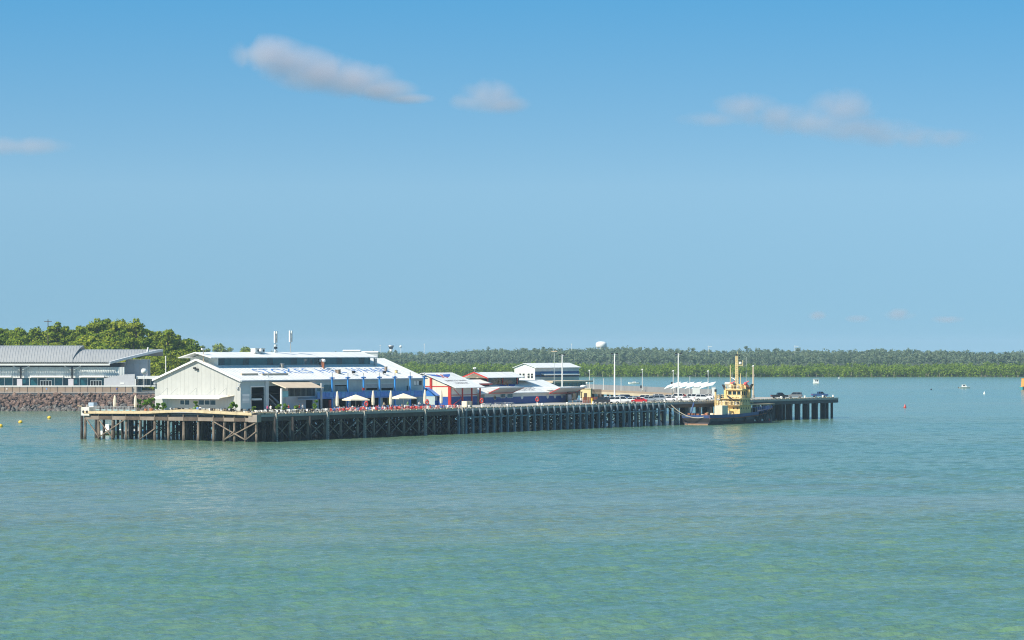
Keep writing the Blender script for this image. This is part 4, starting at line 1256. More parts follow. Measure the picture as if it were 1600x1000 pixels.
for x_, s_ in ((xm0, 1), (xm1, -1)):
    MB().prism([(x_, ym-.02, zc0-.3), (x_, ym+wl_+.02, zc0-.3), (x_, ym+wl_+.02, zc1-.02), (x_, ym+wl_/2, ztop-.12), (x_, ym-.02, zc1-.02)], (-.16*s_, 0, 0)).build('clerestory_end', M_white, hall)
xe0, xe1 = hx(329, ym-.7), hx(590, ym-.7)
MB().prism([(xe0, ym-.8, zc1), (xe1, ym-.8, zc1), (xe1, WH/2, ztop), (xe0, WH/2, ztop)], (0, 0, .2)).build('clerestory_roof', M_roofw, hall)
MB().prism([(xe0, WH/2+.002, ztop), (xe1, WH/2+.002, ztop), (xe1, ym+wl_+.8, zc1), (xe0, ym+wl_+.8, zc1)], (0, 0, .2)).build('clerestory_roof', M_roofw, hall)
# lettering on the roof
def text_mesh(name, body, m, p00, p10, p01, parent, bold=.0):
    """flat lettering laid on a plane: p00 lower left, p10 lower right, p01 upper left"""
    cu = bpy.data.curves.new(name, 'FONT'); cu.body = body; cu.size = 1; cu.offset = bold
    o = bpy.data.objects.new(name, cu); COL.objects.link(o)
    bpy.context.view_layer.update()
    me = bpy.data.meshes.new_from_object(o.evaluated_get(bpy.context.evaluated_depsgraph_get()))
    bpy.data.objects.remove(o); bpy.data.curves.remove(cu)
    xs_ = [v.co.x for v in me.vertices]; ys_ = [v.co.y for v in me.vertices]
    x0, x1, y0, y1 = min(xs_), max(xs_), min(ys_), max(ys_)
    p00, p10, p01 = Vector(p00), Vector(p10), Vector(p01)
    nn = (p10-p00).cross(p01-p00).normalized()*.012
    for v in me.vertices: v.co = p00+(p10-p00)*((v.co.x-x0)/(x1-x0))+(p01-p00)*((v.co.y-y0)/(y1-y0))+nn
    me.materials.clear(); me.materials.append(m); me.name = name
    return link(name, me, parent)
def on_roof(x, y, dz=.21): return (x, y, roofz(y)+dz)
_, yl0, _ = roof_pt(500, 584); _, yl1, _ = roof_pt(500, 576.8)
xl0 = roof_pt(404, 584)[0]; xl1 = roof_pt(619, 584)[0]
words = [('STOKES', 0, .395), ('HILL', .455, .635), ('WHARF', .69, 1.0)]
for w_, a, b in words:
    text_mesh('roof_lettering', w_, mat('roof_letter_blue', (0.09, 0.25, 0.58), .6, .1, .3), on_roof(xl0+(xl1-xl0)*a, yl0), on_roof(xl0+(xl1-xl0)*b, yl0), on_roof(xl0+(xl1-xl0)*a, yl1), hall, -.010)
for p0, p1 in ((377, 403), (409, 450)):
    x0, y0, z0 = roof_pt(p0, 587); x1 = roof_pt(p1, 587)[0]
    MB().box(x0, x1, y0-.2, y0+.3, z0+.15, z0+.55).build('roof_rail', M_beige, hall)
# roof vents, flues and boxes
for px, py, kind, h, w_, m in ((440.5, 575, 'box', 1.0, .8, M_conc), (504.5, 575, 'pipe', 2.1, .35, M_rust), (528, 584, 'box', 1.0, 1.0, M_pile), (586.5, 572, 'pipe', 1.9, .45, M_steel),
                               (603, 581, 'box', 1.3, .55, M_pile), (619, 583.5, 'box', .8, .55, M_yellow), (506, 577.5, 'turb', 2.3, .5, M_steel), (500, 571, 'turb', 1.3, .45, M_steel), (419, 590, 'pole', 1.3, .12, M_steel)):
    x, y, z = roof_pt(px, py)
    if kind == 'box':
        v_ = MB().box(x-w_/2, x+w_/2, y-w_/2, y+w_/2, z, z+h).build('roof_vent', m, hall)
        MB().box(x-w_*.6, x+w_*.6, y-w_*.6, y+w_*.6, z+h+.002, z+h+.12).build('cap', M_steel, v_)
    elif kind == 'pipe':
        v_ = MB().cyl((x, y, z), (x, y, z+h), w_, n=9).build('flue', m, hall)
        MB().cyl((x, y, z+h+.01), (x, y, z+h+.25), w_*1.3, w_*.8, 9).build('cap', M_steel, v_)
    elif kind == 'turb':
        v_ = MB().cyl((x, y, z), (x, y, z+h-.5), .18, n=8).build('vent_pipe', M_rust, hall)
        MB().ball((x, y, z+h), w_, w_, w_*.9).build('turbine', M_white, v_, smooth=True)
    else: MB().cyl((x, y, z), (x, y, z+h), w_, n=6).build('vent_pipe', m, hall)
for px, py in ((551.5, 586), (599.5, 586)):
    x, y, z = roof_pt(px, py)
    f_ = MB().cyl((x, y, z), (x, y, z+.5), .08).build('bracket', M_black, hall)
    MB().cbox((x, y-.2, z+.75), .9, .5, .6).build('floodlight', M_black, f_)
# blue balcony front: columns to above the eave, slab, panelled balustrade, fascia
yb_ = -1.6
for px in (519, 543.5, 568, 593, 617, 641, 663):
    x = hx(px, yb_)
    c = MB().box(x-.17, x+.17, yb_-.17, yb_+.17, 0, HE+.55).build('column', mat('bright_blue_steel', (.035, .24, .60), .4, .08, 1), hall)
    MB().box(x-1.0, x-.2, yb_-.1, yb_+.1, HE+.1, HE+.4).box(x+.2, x+1.0, yb_-.1, yb_+.1, HE+.1, HE+.4).build('bracket', M_blue, c)
    MB().box(x-.09, x+.09, yb_-.09, yb_+.09, HE+.56, HE+1.5).build('finial', M_steel, c)
xb0, xb1 = hx(494.5, yb_), hx(663, yb_)
zs0, zs1 = hz(620.3, 580), hz(611.3, 580)
MB().box(xb0, xb1, yb_-.15, -.01, zs0-.15, zs0+.12).build('balcony_slab', M_blue, hall)
n_ = 28
for k in range(n_):
    x0 = xb0+(xb1-xb0)*k/n_; x1 = xb0+(xb1-xb0)*(k+1)/n_
    MB().box(x0+.05, x1-.05, yb_-.3, yb_-.2, zs0+.16, zs1-.12).build('balustrade_panel', M_blue if k % 3 else mat('mid_blue_panel', (.035, .22, .52), .4, .12, 1), hall)
MB().box(xb0, xb1, yb_-.33, yb_-.19, zs1-.1, zs1).build('handrail', mat('bright_blue_steel', (.035, .24, .60)), hall)
MB().box(hx(566, -2), hx(570, -2), yb_-.5, yb_-.38, hz(609.6, 568), hz(605.6, 568)).build('sign_disc', M_red, hall)
MB().box(hx(605.5), hx(608), -.3, -.02, 0, hz(621, 606)).build('door', M_ylw, hall)
MB().box(hx(513), hx(517), -.35, -.02, 0, hz(625, 515)).build('poster_board', M_red, hall)
# masts, rooftop boxes
for px0, py0, ht, lb in ((430.5, 517, 0, 'twin-panel phone mast on the shed ridge, the left and bulkier of two'), (454, 516, 0, 'slim phone mast on the shed ridge, right of the bulkier one')):
    y = WH/2-.4; x = hx(px0, y); zb = ztop+.2; zt = W.z(py0, U(px0, VH+y), VH+y)-ZD
    t = thing('phone_mast', lb, 'mast', W.p(uA+x, VH+y, ZD+zb-.1), W.ang)
    h = zt-zb
    MB().cyl((0, 0, 0), (0, 0, h-.6), .12, .09).build('pole', M_steel, t)
    for dx in (-.42, .42): MB().box(dx-.16, dx+.16, -.2, .1, h-2.9, h).build('antenna_panel', M_white if dx < 0 else M_pale, t)
    MB().box(-.45, .45, -.06, .06, h-2.2, h-2.05).box(-.45, .45, -.06, .06, h-.9, h-.75).build('crossarm', M_steel, t)
    if px0 < 440:
        for dz in (.2, .9, 1.5): MB().box(-.4, .4, -.3, .2, dz, dz+.5).build('equipment_box', M_pale if dz != .9 else M_black, t)
    MB().bar((-1.6 if px0 < 440 else .0, 0, 0), (0, 0, h*.55), .05).build('stay', M_steel, t)
for px, py, w_, lb in ((398.5, 548.5, 1.7, 'white rooftop box at the left of the pair on the shed ridge'), (407.5, 548.5, 1.5, 'pale rooftop box right of its twin on the shed ridge')):
    y = WH/2-1; x = hx(px, y)
    t = thing('rooftop_unit', lb, 'rooftop unit', W.p(uA+x, VH+y, ZD+ztop+.06), W.ang)
    MB().box(-w_/2, w_/2, -.7, .7, 0, 1.0).build('housing', M_white, t); MB().box(-w_/2-.08, w_/2+.08, -.78, .78, 1.002, 1.12).build('lid', M_pale, t)
    MB().cyl((w_*.2, -.72, .5), (w_*.2, -.7, .5), .32, n=10).build('fan', M_black, t)
p = W.p(uA-.2, VH+WH/2-2, ZD+HR-.6)
t = thing('weather_mast', 'short mast with white instruments on the gable peak', 'mast', p, W.ang)
MB().cyl((0, 0, 0), (0, 0, 3.4), .1).build('pole', M_beige, t); MB().box(-.7, .7, -.2, .2, 3.0, 3.4).build('instrument', M_white, t)

# ------------------------------------------------------------------ the red, white and blue museum sheds
VM = 29.0
mu = thing('museum', 'white museum with red frames, navy skirting and lettered low roofs', 'building', W.p(U(703, VM), VM, ZD), W.ang)
u0m = U(703, VM)
mx_ = lambda px, y=0.0: U(px, VM+y)-u0m
mz = lambda py, px, y=0.0: W.z(py, U(px, VM+y), VM+y)-ZD
LT = mx_(746)
ze = mz(603.3, 725); 
# depth of the front slope: where the rake meets the ridge in the photo
yr = 1.0
while 800+F*W.p(u0m, VM+yr).x/W.p(u0m, VM+yr).y > 661: yr += .1
zr = mz(583.3, 661, yr)
def strip(x0, x1, y0, z0, y1, z1, t=.14): return [(x0, y0, z0), (x1, y0, z0), (x1, y1, z1), (x0, y1, z1)], (0, 0, t)
MB().prism(*strip(-.5, LT+.9, -2.2, ze-.5, yr, zr)).build('roof_slope', M_roofw, mu)
MB().prism(*strip(-.5, LT+.9, yr+.002, zr, yr*2+1, ze-.3)).build('roof_slope', M_roofw, mu)
zb_ = mz(619.5, 720)
# gable side, cream over navy, panelled
for k in range(4):
    a, b = yr*2*k/4+.02, yr*2*(k+1)/4-.02
    zf = lambda y: ze+(zr-ze)*(1-abs(y-yr)/yr)-.12
    pts_ = [(0, a, zb_), (0, b, zb_), (0, b, zf(b))] + ([(0, yr, zf(yr))] if a < yr < b else []) + [(0, a, zf(a))]
    MB().prism(pts_, (.2, 0, 0)).build('wall_panel', mat('cream_wall', (.70, .60, .47), .7, .05, .5), mu)
    MB().box(0, .2, a, b, 0, zb_-.02).build('skirting_panel', M_navy, mu)
MB().box(-.06, -.003, 0, yr*2, mz(603.8, 680, 5)-.12, mz(603.8, 680, 5)+.12).build('red_rail', M_red, mu)
for y, w_ in ((0, .42), (6.0, .3)):
    MB().box(-.3, .12 if y == 0 else -.004, y-w_, y+w_, 0, ze-.1+(zr-ze)*y/yr-.1).build('red_column', M_red, mu)
for k in range(4):
    a, b = .5+(LT-.5)*k/4+.02, .5+(LT-.5)*(k+1)/4-.02
    MB().box(a, b, .02, .25, zb_, ze-.2).build('wall_panel', M_white, mu); MB().box(a, b, .02, .25, 0, zb_-.02).build('skirting_panel', M_navy, mu)
for px in (717, 731.5, 744.5):
    x = mx_(px); MB().box(x-.2, x+.2, -1.3, -1.0, 0, ze-.5).build('red_column', M_red, mu)
MB().bar((.3, -1.1, ze-.8), (mx_(717), -1.1, 1.9), .14).build('red_brace', M_red, mu)
MB().bar((.6, -1.1, .4), (mx_(717), -1.1, 2.0), .14).build('red_brace', M_red, mu)
MB().box(.5, LT-.3, -.1, -.01, mz(617, 725)-.09, mz(617, 725)+.09).build('red_rail', M_red, mu)
# low wing
xw0, xw1 = mx_(757), mx_(884)
zel = mz(613.3, 820); zbw = mz(619.3, 820)
yrl = 1.0
while 800+F*W.p(u0m+xw1, VM+yrl).x/W.p(u0m+xw1, VM+yrl).y > 846: yrl += .1
zrl = mz(594, 846, yrl)
nw = 13
for k in range(nw):
    a, b = xw0+(xw1-xw0)*k/nw+.015, xw0+(xw1-xw0)*(k+1)/nw-.015
    MB().box(a, b, 0, .25, zbw, zel-.1).build('wall_panel', M_white, mu); MB().box(a, b, 0, .25, 0, zbw-.02).build('skirting_panel', M_navy, mu)
for p0, p1 in ((782, 789.5), (792.5, 801)):
    f = MB().box(mx_(p0), mx_(p1), -.1, -.005, mz(622, 790), mz(614.5, 790)).build('window', M_pale, mu)
    MB().box(mx_(p0)+.25, mx_(p1)-.25, -.13, -.105, mz(622, 790)+.2, mz(614.5, 790)-.2).build('pane', M_glasst, f)
for px, r in ((773, .62), (815.5, .62), (855.5, .62), (867, .62), (878, .62)):
    x = mx_(px); MB().cyl((x, -.08, zbw-.15), (x, -.003, zbw-.15), r, n=14).build('porthole', M_white if px > 780 else M_beige, mu)
    if px < 780: MB().cyl((x, -.14, zbw-.15), (x, -.085, zbw-.15), .35, n=12).build('crest', M_wood, mu)
MB().box(xw0, xw0+.2, .3, yrl*2, 0, zel).build('end_wall', M_white, mu); MB().box(xw1-.2, xw1, .3, yrl*2, 0, zel).build('end_wall', M_white, mu)
xr0, xr1 = mx_(745), mx_(886)
MB().prism(*strip(xr0, xr1, -.9, zel-.1, yrl, zrl)).build('roof_slope', M_roofw, mu)
MB().prism(*strip(xr0, xr1, yrl+.002, zrl, yrl*2+1.5, zel-.4)).build('roof_slope', M_roofw, mu)
MB().box(xr0, xr1, -1.02, -.905, zel-.22, zel+.06).build('fascia', M_white, mu)
# upturned hoods over the eave at both ends
for p0, p1 in ((755, 792), (850, 889)):
    a, b = mx_(p0), mx_(p1)
    zb2, zt2 = mz(614, p0), mz(607.6, p0, -4); zh_ = max(zt2+.3, zel+(zrl-zel)*.6/yrl+.2)
    MB().prism([(a, -1.74, zb2), (b, -1.74, zb2), (b+2.2, -4.0, zt2), (a+1.8, -4.0, zt2)], (0, 0, .2)).build('hood', mat('grey_soffit', (.50, .50, .48), .7, .05, .5), mu)
    MB().prism([(a+1.8, -4.02, zt2+.21), (b+2.2, -4.02, zt2+.21), (b+.9, .6, zh_), (a+.8, .6, zh_)], (0, 0, .12)).build('hood_roof', M_roofw, mu)
    MB().bar((a, -1.85, zb2), (a+1.8, -4.08, zt2+.1), .2).build('hood_trim', M_red, mu)
    MB().bar((a, -1.8, zb2-.1), (b, -1.8, zb2-.1), .22).build('hood_trim', M_red, mu)
    MB().bar((b, -1.85, zb2), (b+2.2, -4.08, zt2+.1), .2).build('hood_trim', M_red, mu)
MB().box(mx_(881), mx_(906), 2, 9, mz(607.5, 890), mz(606, 890)).build('hood', mat('grey_soffit', (.50, .50, .48)), mu)
# monitor roof on the low wing
ymn = yrl-3.2
xa_, xb_ = mx_(763, ymn), mx_(812, ymn)
zm0 = zel+(zrl-zel)*(ymn/yrl)+.1; zm1 = max(mz(590.3, 790, ymn), zm0+.8); zmt = max(mz(581.8, 790, yrl), zm1+1.1)
MB().box(xa_, xb_, ymn+.3, yrl+2.9, zm0-.6, zm1).build('monitor_core', M_dark, mu)
for k in range(6):
    a, b = xa_+(xb_-xa_)*k/6+.05, xa_+(xb_-xa_)*(k+1)/6-.05
    MB().box(a, b, ymn+.15, ymn+.25, zm0, zm1-.05).build('monitor_pane', M_glass, mu)
for px in (762.5, 785.5, 808.5):
    x = mx_(px, ymn); MB().box(x-.16, x+.16, ymn-.02, ymn+.14, zm0-.3, zm1).build('red_post', M_red, mu)
xf0, xf1 = mx_(756, ymn), mx_(816, ymn)
MB().prism(*strip(xf0, xf1, ymn-1.0, zm1, yrl, zmt)).build('monitor_roof', M_roofw, mu)
MB().prism(*strip(xf0, xf1, yrl+.002, zmt, yrl+4.2, zm1)).build('monitor_roof', M_roofw, mu)
MB().prism([(xf0-.14, ymn-1.1, zm1-.15), (xf0-.14, yrl, zmt-.1), (xf0-.14, yrl+4.3, zm1-.15), (xf0-.14, yrl+4.3, zm1+.2), (xf0-.14, yrl, zmt+.25), (xf0-.14, ymn-1.1, zm1+.2)], (.13, 0, 0)).build('red_barge', M_red, mu)
MB().prism([(xf0+1.0, ymn-.6, zm1-.02), (xf0+1.0, yrl+3.8, zm1-.02), (xf0+1.0, yrl, zmt-.15)], (.15, 0, 0)).build('monitor_gable', M_beige, mu)
MB().prism([(mx_(741, ymn), ymn-1.5, zm0+.5), (xa_-.2, ymn-1.5, zm0+.5), (xa_-.2, ymn+2, zm0+1.5), (mx_(741, ymn), ymn+2, zm0+1.5)], (0, 0, .15)).build('porch_roof', M_roofw, mu)
MB().box(mx_(742, ymn), xa_-.3, ymn-1.55, ymn-1.45, zm0+.2, zm0+.62).build('red_barge', M_red, mu)
MB().box(mx_(744, ymn), xa_-.4, ymn-.6, ymn+1.6, zm0-.8, zm0+.45).build('porch_recess', M_dark, mu)
MB().box(mx_(813, ymn), mx_(834, ymn), ymn-1.2, yrl+2, zm1-.9, zm1-.75).build('porch_roof', M_white, mu)
t = thing('rooftop_sensor', 'small white rooftop instrument mast at the museum gable peak', 'mast', W.p(u0m+xf0+.3, VM+yrl, ZD+zmt+.1), W.ang)
MB().cyl((0, 0, 0), (0, 0, 1.1), .06).build('pole', M_steel, t); MB().ball((-.3, 0, 1.1), .28).ball((.35, 0, 1.15), .28).build('sensor', M_white, t)
# winged emblem and lettering on both roofs
def on_m(zE, zR, yR, yE):
    def f(x, y, dz=.17): return (x, y, zE+(zR-zE)*((y-yE)/(yR-yE))+dz)
    return f
def emblem(f, x, y, s, sy):
    for sg in (-1, 1):
        m = MB(); m.poly([f(x+sg*.25*s, y-.1*sy), f(x+sg*1.0*s, y+.75*sy), f(x+sg*3.0*s, y+.9*sy), f(x+sg*2.2*s, y+.2*sy), f(x+sg*.9*s, y-.5*sy)]); m.build('roof_emblem', mat('emblem_blue', (.05, .12, .40), .6, .05, 1), mu)
    m = MB()
    for k in range(4):
        a = math.pi/4+k*math.pi/2; c_, s_ = math.cos(a), math.sin(a)
        m.poly([f(x, y, .176), f(x+s*.9*math.cos(a-.3), y+sy*1.0*math.sin(a-.3), .176), f(x+s*.9*math.cos(a+.3), y+sy*1.0*math.sin(a+.3), .176)])
    m.build('roof_emblem', M_red, mu)
f1_ = on_m(ze-.5, zr, yr, -2.2)
M_let = mat('grey_lettering', (.16, .15, .17), .7, .05, 1)
emblem(f1_, 5.6, yr*.70, 2.0, 1.6)
for bd, x0, x1, y0, y1 in (('BOMBING OF DARWIN', 2.2, LT-1.5, yr*.26, yr*.38), ('HARBOUR', 4.2, LT-3, yr*.06, yr*.18)):
    text_mesh('roof_lettering', bd, M_let, f1_(x0, y0), f1_(x1, y0), f1_(x0, y1), mu)
f2_ = on_m(zel-.1, zrl, yrl, -.9)
xe_ = mx_(790, yrl*.6)
emblem(f2_, xe_, yrl*.52, 2.1, 1.7)
for bd, p0, p1, y0, y1 in (('ROYAL FLYING DOCTOR SERVICE', 792, 837, yrl*.20, yrl*.36), ('DARWIN TOURIST FACILITY', 796, 832, yrl*.04, yrl*.15)):
    text_mesh('roof_lettering', bd, M_let, f2_(mx_(p0, yrl*.2), y0), f2_(mx_(p1, yrl*.2), y0), f2_(mx_(p0, yrl*.2), y1), mu)

# small blue kiosk between the two sheds
k0 = U(665, 36)
t = thing('blue_kiosk', 'small blue pitched-roof kiosk between the long shed and the museum', 'kiosk', W.p(k0, 33, ZD), W.ang)
MB().box(0, 9, 0, 5, 0, 2.4).build('wall', M_teal, t); MB().box(-.1, 9.1, -.12, -.01, 0, 1.2).build('skirting', M_navy, t)
MB().prism([(-.6, -.8, 2.45), (9.6, -.8, 2.45), (9.6, 2.5, 4.6), (-.6, 2.5, 4.6)], (0, 0, .15)).build('roof', M_blue, t)
MB().prism([(-.6, 2.502, 4.6), (9.6, 2.502, 4.6), (9.6, 5.8, 2.45), (-.6, 5.8, 2.45)], (0, 0, .15)).build('roof', M_blue, t)
MB().prism([(-.05, .1, 2.41), (-.05, 4.9, 2.41), (-.05, 2.5, 4.4)], (.2, 0, 0)).build('gable', M_blue, t)

# ------------------------------------------------------------------ the two-storey white and blue office behind
VO = 92.0
u0o = U(836, VO)
of = thing('office_block', 'white two-storey office with a blue band and strip awning behind the museum', 'building', W.p(u0o, VO, ZD), W.ang)
ox = lambda px, y=0.0: U(px, VO+y)-u0o
oz = lambda py, px, y=0.0: W.z(py, U(px, VO+y), VO+y)-ZD
LO = ox(905)
wo = 1.0
while 800+F*W.p(u0o, VO+wo).x/W.p(u0o, VO+wo).y > 804: wo += .1
zeo, zro = oz(574.5, 840), oz(568, 820, wo/2)
for k in range(5):
    a, b = wo*k/5+.03, wo*(k+1)/5-.03
    zf = lambda y: zeo+(zro-zeo)*(1-abs(y-wo/2)/(wo/2))-.1
    pts_ = [(0, a, 0), (0, b, 0), (0, b, zf(b))] + ([(0, wo/2, zf(wo/2))] if a < wo/2 < b else []) + [(0, a, zf(a))]
    MB().prism(pts_, (.2, 0, 0)).build('wall_panel', M_white, of)
for i in range(4):
    for j in range(2):
        y = wo*.08+i*1.25+(.6 if i > 1 else 0); z = oz(587.5+j*4, 820)
        f = MB().box(-.06, -.005, y, y+1.0, z, z+.85).build('window', M_white, of); MB().box(-.09, -.065, y+.1, y+.9, z+.1, z+.75).build('pane', M_black, f)
z1_, z2_, z3_ = oz(589, 870), oz(580, 870), oz(594, 870)
for k in range(8):
    a, b = LO*k/8+.03, LO*(k+1)/8-.03
    MB().box(a, b, 0, .25, z2_, zeo-.1).build('wall_panel', M_pale, of)
    MB().box(a, b, -.04, .25, z1_, z2_-.03).build('blue_panel', mat('office_blue', (.02, .10, .26), .45, .1, .6), of)
    MB().box(a+.25, b-.25, -.08, -.045, z1_+.25, oz(585.5, 870)).build('window_pane', M_black, of)
    MB().box(a, b, 0, .25, 0, z1_-.03).build('wall_panel', M_pale, of)
MB().prism([(ox(845), -.05, oz(584, 870)), (ox(900), -.05, oz(584, 870)), (ox(900), -1.6, oz(586, 870)), (ox(845), -1.6, oz(586, 870))], (0, 0, .15)).build('strip_awning', M_white, of)
MB().prism(*strip(-.4, LO+.4, -.5, zeo-.12, wo/2, zro)).build('roof_slope', M_roofw, of); MB().prism(*strip(-.4, LO+.4, wo/2+.002, zro, wo+.5, zeo-.12)).build('roof_slope', M_roofw, of)
MB().box(LO-.2, LO, .3, wo, 0, zeo-.15).build('end_wall', M_pale, of); MB().box(0.3, LO-.3, wo-.2, wo, 0, zeo-.15).build('rear_wall', M_pale, of)
# veranda in front of the office with teal glass
VV = 80.0
u0v = U(862, VV)
ve = thing('glazed_pavilion', 'low flat tan-roofed pavilion with teal glass below the office', 'building', W.p(u0v, VV, ZD), W.ang)
vx = lambda px, y=0.0: U(px, VV+y)-u0v
vz = lambda py, px: W.z(py, U(px, VV), VV)-ZD
LV = vx(921)
MB().box(-1, LV+.5, -1, 9, vz(597.5, 890), vz(595, 890)).build('roof', M_beige, ve)
npn = 8
for k in range(npn):
    a, b = LV*.92*k/npn, LV*.92*(k+1)/npn
    MB().box(a+.1, b-.1, .2, .28, .3, vz(597.6, 890)).build('window_pane', M_glasst, ve); MB().box(a-.08, a+.08, .1, .3, 0, vz(597.6, 890)).build('mullion', M_conc2, ve)
MB().box(0, LV*.92, 6, 8, 0, vz(597.6, 890)-.02).build('core', M_teal, ve)

# ------------------------------------------------------------------ access jetty with its parapet
J0, J1 = ground(905, 611.5, ZD), ground(1128, 622.5, ZD)
J = Frame(J0.x, J0.y, math.atan2(J1.y-J0.y, J1.x-J0.x))
LJ = J.a(1117, 13.5)
jt = thing('access_jetty', 'sandy access jetty with a long grey parapet running back from the wharf', 'jetty', W.p(0, 0, 0)*0+Vector((J0.x, J0.y, 0)), J.ang)
MB().box(-60, LJ+2, 0, 14, ZD-.6, ZD+.25).build('roadway', mat('sandy_roadway', (.52, .42, .29), .9, .12, .2), jt)
n_ = 22
for k in range(n_):
    a, b = -60+(LJ+60)*k/n_+.03, -60+(LJ+60)*(k+1)/n_-.03
    MB().box(a, b, 13.4, 13.7, ZD+.26, ZD+2.1).build('parapet_panel', mat('parapet_grey', (.20, .21, .22), .8, .1, .4), jt)
    if k > 4: MB().box(a, b, .0, .3, ZD+.26, ZD+.95).build('kerb_panel', M_peach, jt)
for k in range(14):
    x = -56+k*(LJ+50)/14
    for y in (1, 13): MB().cyl((x, y, -2), (x, y, ZD-.6), .45, n=8).build('pile', M_piled, jt)
# row of tilted white shade canopies on the jetty
gS = 'white shade canopies on the jetty'
for i, px in enumerate((1051, 1061.5, 1072, 1083, 1094, 1105.5)):
    d = 1012-i*4
    p = at(px, 602.5, d)
    t = thing('shade_canopy', ['leftmost tilted white shade canopy of the row on the jetty', 'second tilted white canopy from the left on the jetty', 'third tilted white canopy, left of the tall lamp pole foot', 'fourth tilted white canopy, just right of the middle of the row', 'fifth tilted white canopy, beside the last in the row', 'rightmost tilted white shade canopy of the row, nearest the signal pole'][i],
              'canopy', (p.x, p.y, ZD+.25), R(-4), gS)
    h = p.z-ZD-.25
    rings = []
    for s in np.linspace(-1, 1, 7):
        x = s*2.2; z = h+.62*s+.16*(1-s*s)
        rings.append([(x-.5, -2.6, z-.5), (x+.5, 2.6, z+.5), (x+.5, 2.6, z+.6), (x-.5, -2.6, z-.4)])
    MB().loft(rings).build('roof', M_white, t)
    for y in (-2, 2): MB().cyl((-.1, y, 0), (-.1, y, h+.19*y-.05), .07, n=6).build('post', M_steel, t)
for px, lb in ((1085, 'left one of the two white bins under the shade canopies'), (1090.5, 'right one of the two white bins under the shade canopies'), (1115, 'white bin standing apart, right of the shade canopies')):
    p = at(px, 611, 985)
    t = thing('bin', lb, 'bin', (p.x, p.y, ZD+.25)); h = p.z-ZD+.9
    MB().box(-.55, .55, -.5, .5, 0, h).build('body', M_white, t); MB().box(-.62, .62, -.56, .56, h+.002, h+.14).build('lid', M_pale, t)

# ------------------------------------------------------------------ lamp poles and posts
def lamp_pole(px, ytop, v, label, r=.17, arm=None, m=M_white, frame=W, extra=None):
    u = frame.a(px, v); zt = frame.z(ytop, u, v)
    t = thing('lamp_pole', label, 'lamp pole', frame.p(u, v, ZD), 0)
    h = zt-ZD
    MB().cyl((0, 0, 0), (0, 0, .9), r*1.7, n=8).build('base', M_conc, t)
    MB().cyl((0, 0, .9), (0, 0, h-.1), r*1.15, r*.8, 8).build('pole', m, t)
    if arm == 'flood':
        MB().box(-.9, .9, -.1, .1, h-.5, h-.3).build('crossbar', M_steel, t)
        for s in (-1, 1):
            MB().box(s*.7-.3, s*.7+.3, -.35, .15, h-.28, h+.05).build('floodlight', M_black, t)
    elif arm == 'left':
        MB().bar((0, 0, h), (-1.2, 0, h+.25), .12).build('arm', M_steel, t)
        MB().box(-2.4, -1.2, -.25, .25, h+.18, h+.42).build('lantern', M_beige, t)
    elif arm == 'small':
        MB().ball((0, 0, h), .3).build('lantern', M_white, t)
        MB().bar((0, 0, h-.3), (-.7, 0, h-.1), .08).build('arm', M_steel, t)
    if extra:
        for dz in extra: MB().box(-.75, -.25, -.25, .25, h*dz, h*dz+.95).build('signal', M_black, t)
    return t
lamp_pole(878.5, 553.5, 50, 'white lamp pole in front of the office block', .2, 'flood')
p = W.p(W.a(866, 70), 70)
t = thing('beacon_lamp', 'amber lantern on a tall thin mast beside the white lamp pole', 'lamp', (p.x, p.y, ZD)); zt = CAMH-(548.7-HZ)*p.y/F-ZD
MB().cyl((0, 0, 0), (0, 0, zt-.2), .07).build('pole', M_pale, t); MB().box(-.9, .9, -.3, .3, zt-.2, zt+.1).build('lantern', M_beige, t)
lamp_pole(960.3, 552, 14, 'tall white lamp pole behind the parked cars, left of the small white motorboat', .2, 'flood')
lamp_pole(1060, 551.5, 14, 'tall white lamp pole standing before the shade canopies', .2, 'flood')
lamp_pole(1177, 572, 18, 'buff lamp pole on the wharf just right of the tug', .26, 'small', M_beige)
for px, yt, b, lb, ex in ((921, 579, 3, 'thin lamp post at the corner of the glazed pavilion', (.75,)), (1003.7, 577.5, 12, 'signal post with black boxes right of the white motorboat', (.2, .72)),
                          (1052, 579.5, 12, 'signal post behind the leftmost shade canopy', (.4,)), (1106.5, 580, 12, 'signal post at the right end of the shade canopies', (.35, .75))):
    a = J.a(px, b)
    lamp_pole(px, yt, b, lb, .14, 'small', M_pale, J, ex)
for px, yt, b, lb in ((943, 591.5, 5, 'short white post by the brown fence'), (970.5, 591, 5, 'short white post right of the second tall pole'), (1078, 589, 13, 'slender post rising behind the shade canopies'), (928, 592, 9, 'thin bare post above the brown fence')):
    a = J.a(px, b); zt = J.z(yt, a, b)-ZD
    t = thing('post', lb, 'post', J.p(a, b, ZD)); MB().cyl((0, 0, 0), (0, 0, zt), .13, .1, 7).build('shaft', M_pale, t); MB().cyl((0, 0, zt+.001), (0, 0, zt+.2), .2, .2, 7).build('cap', M_steel, t)

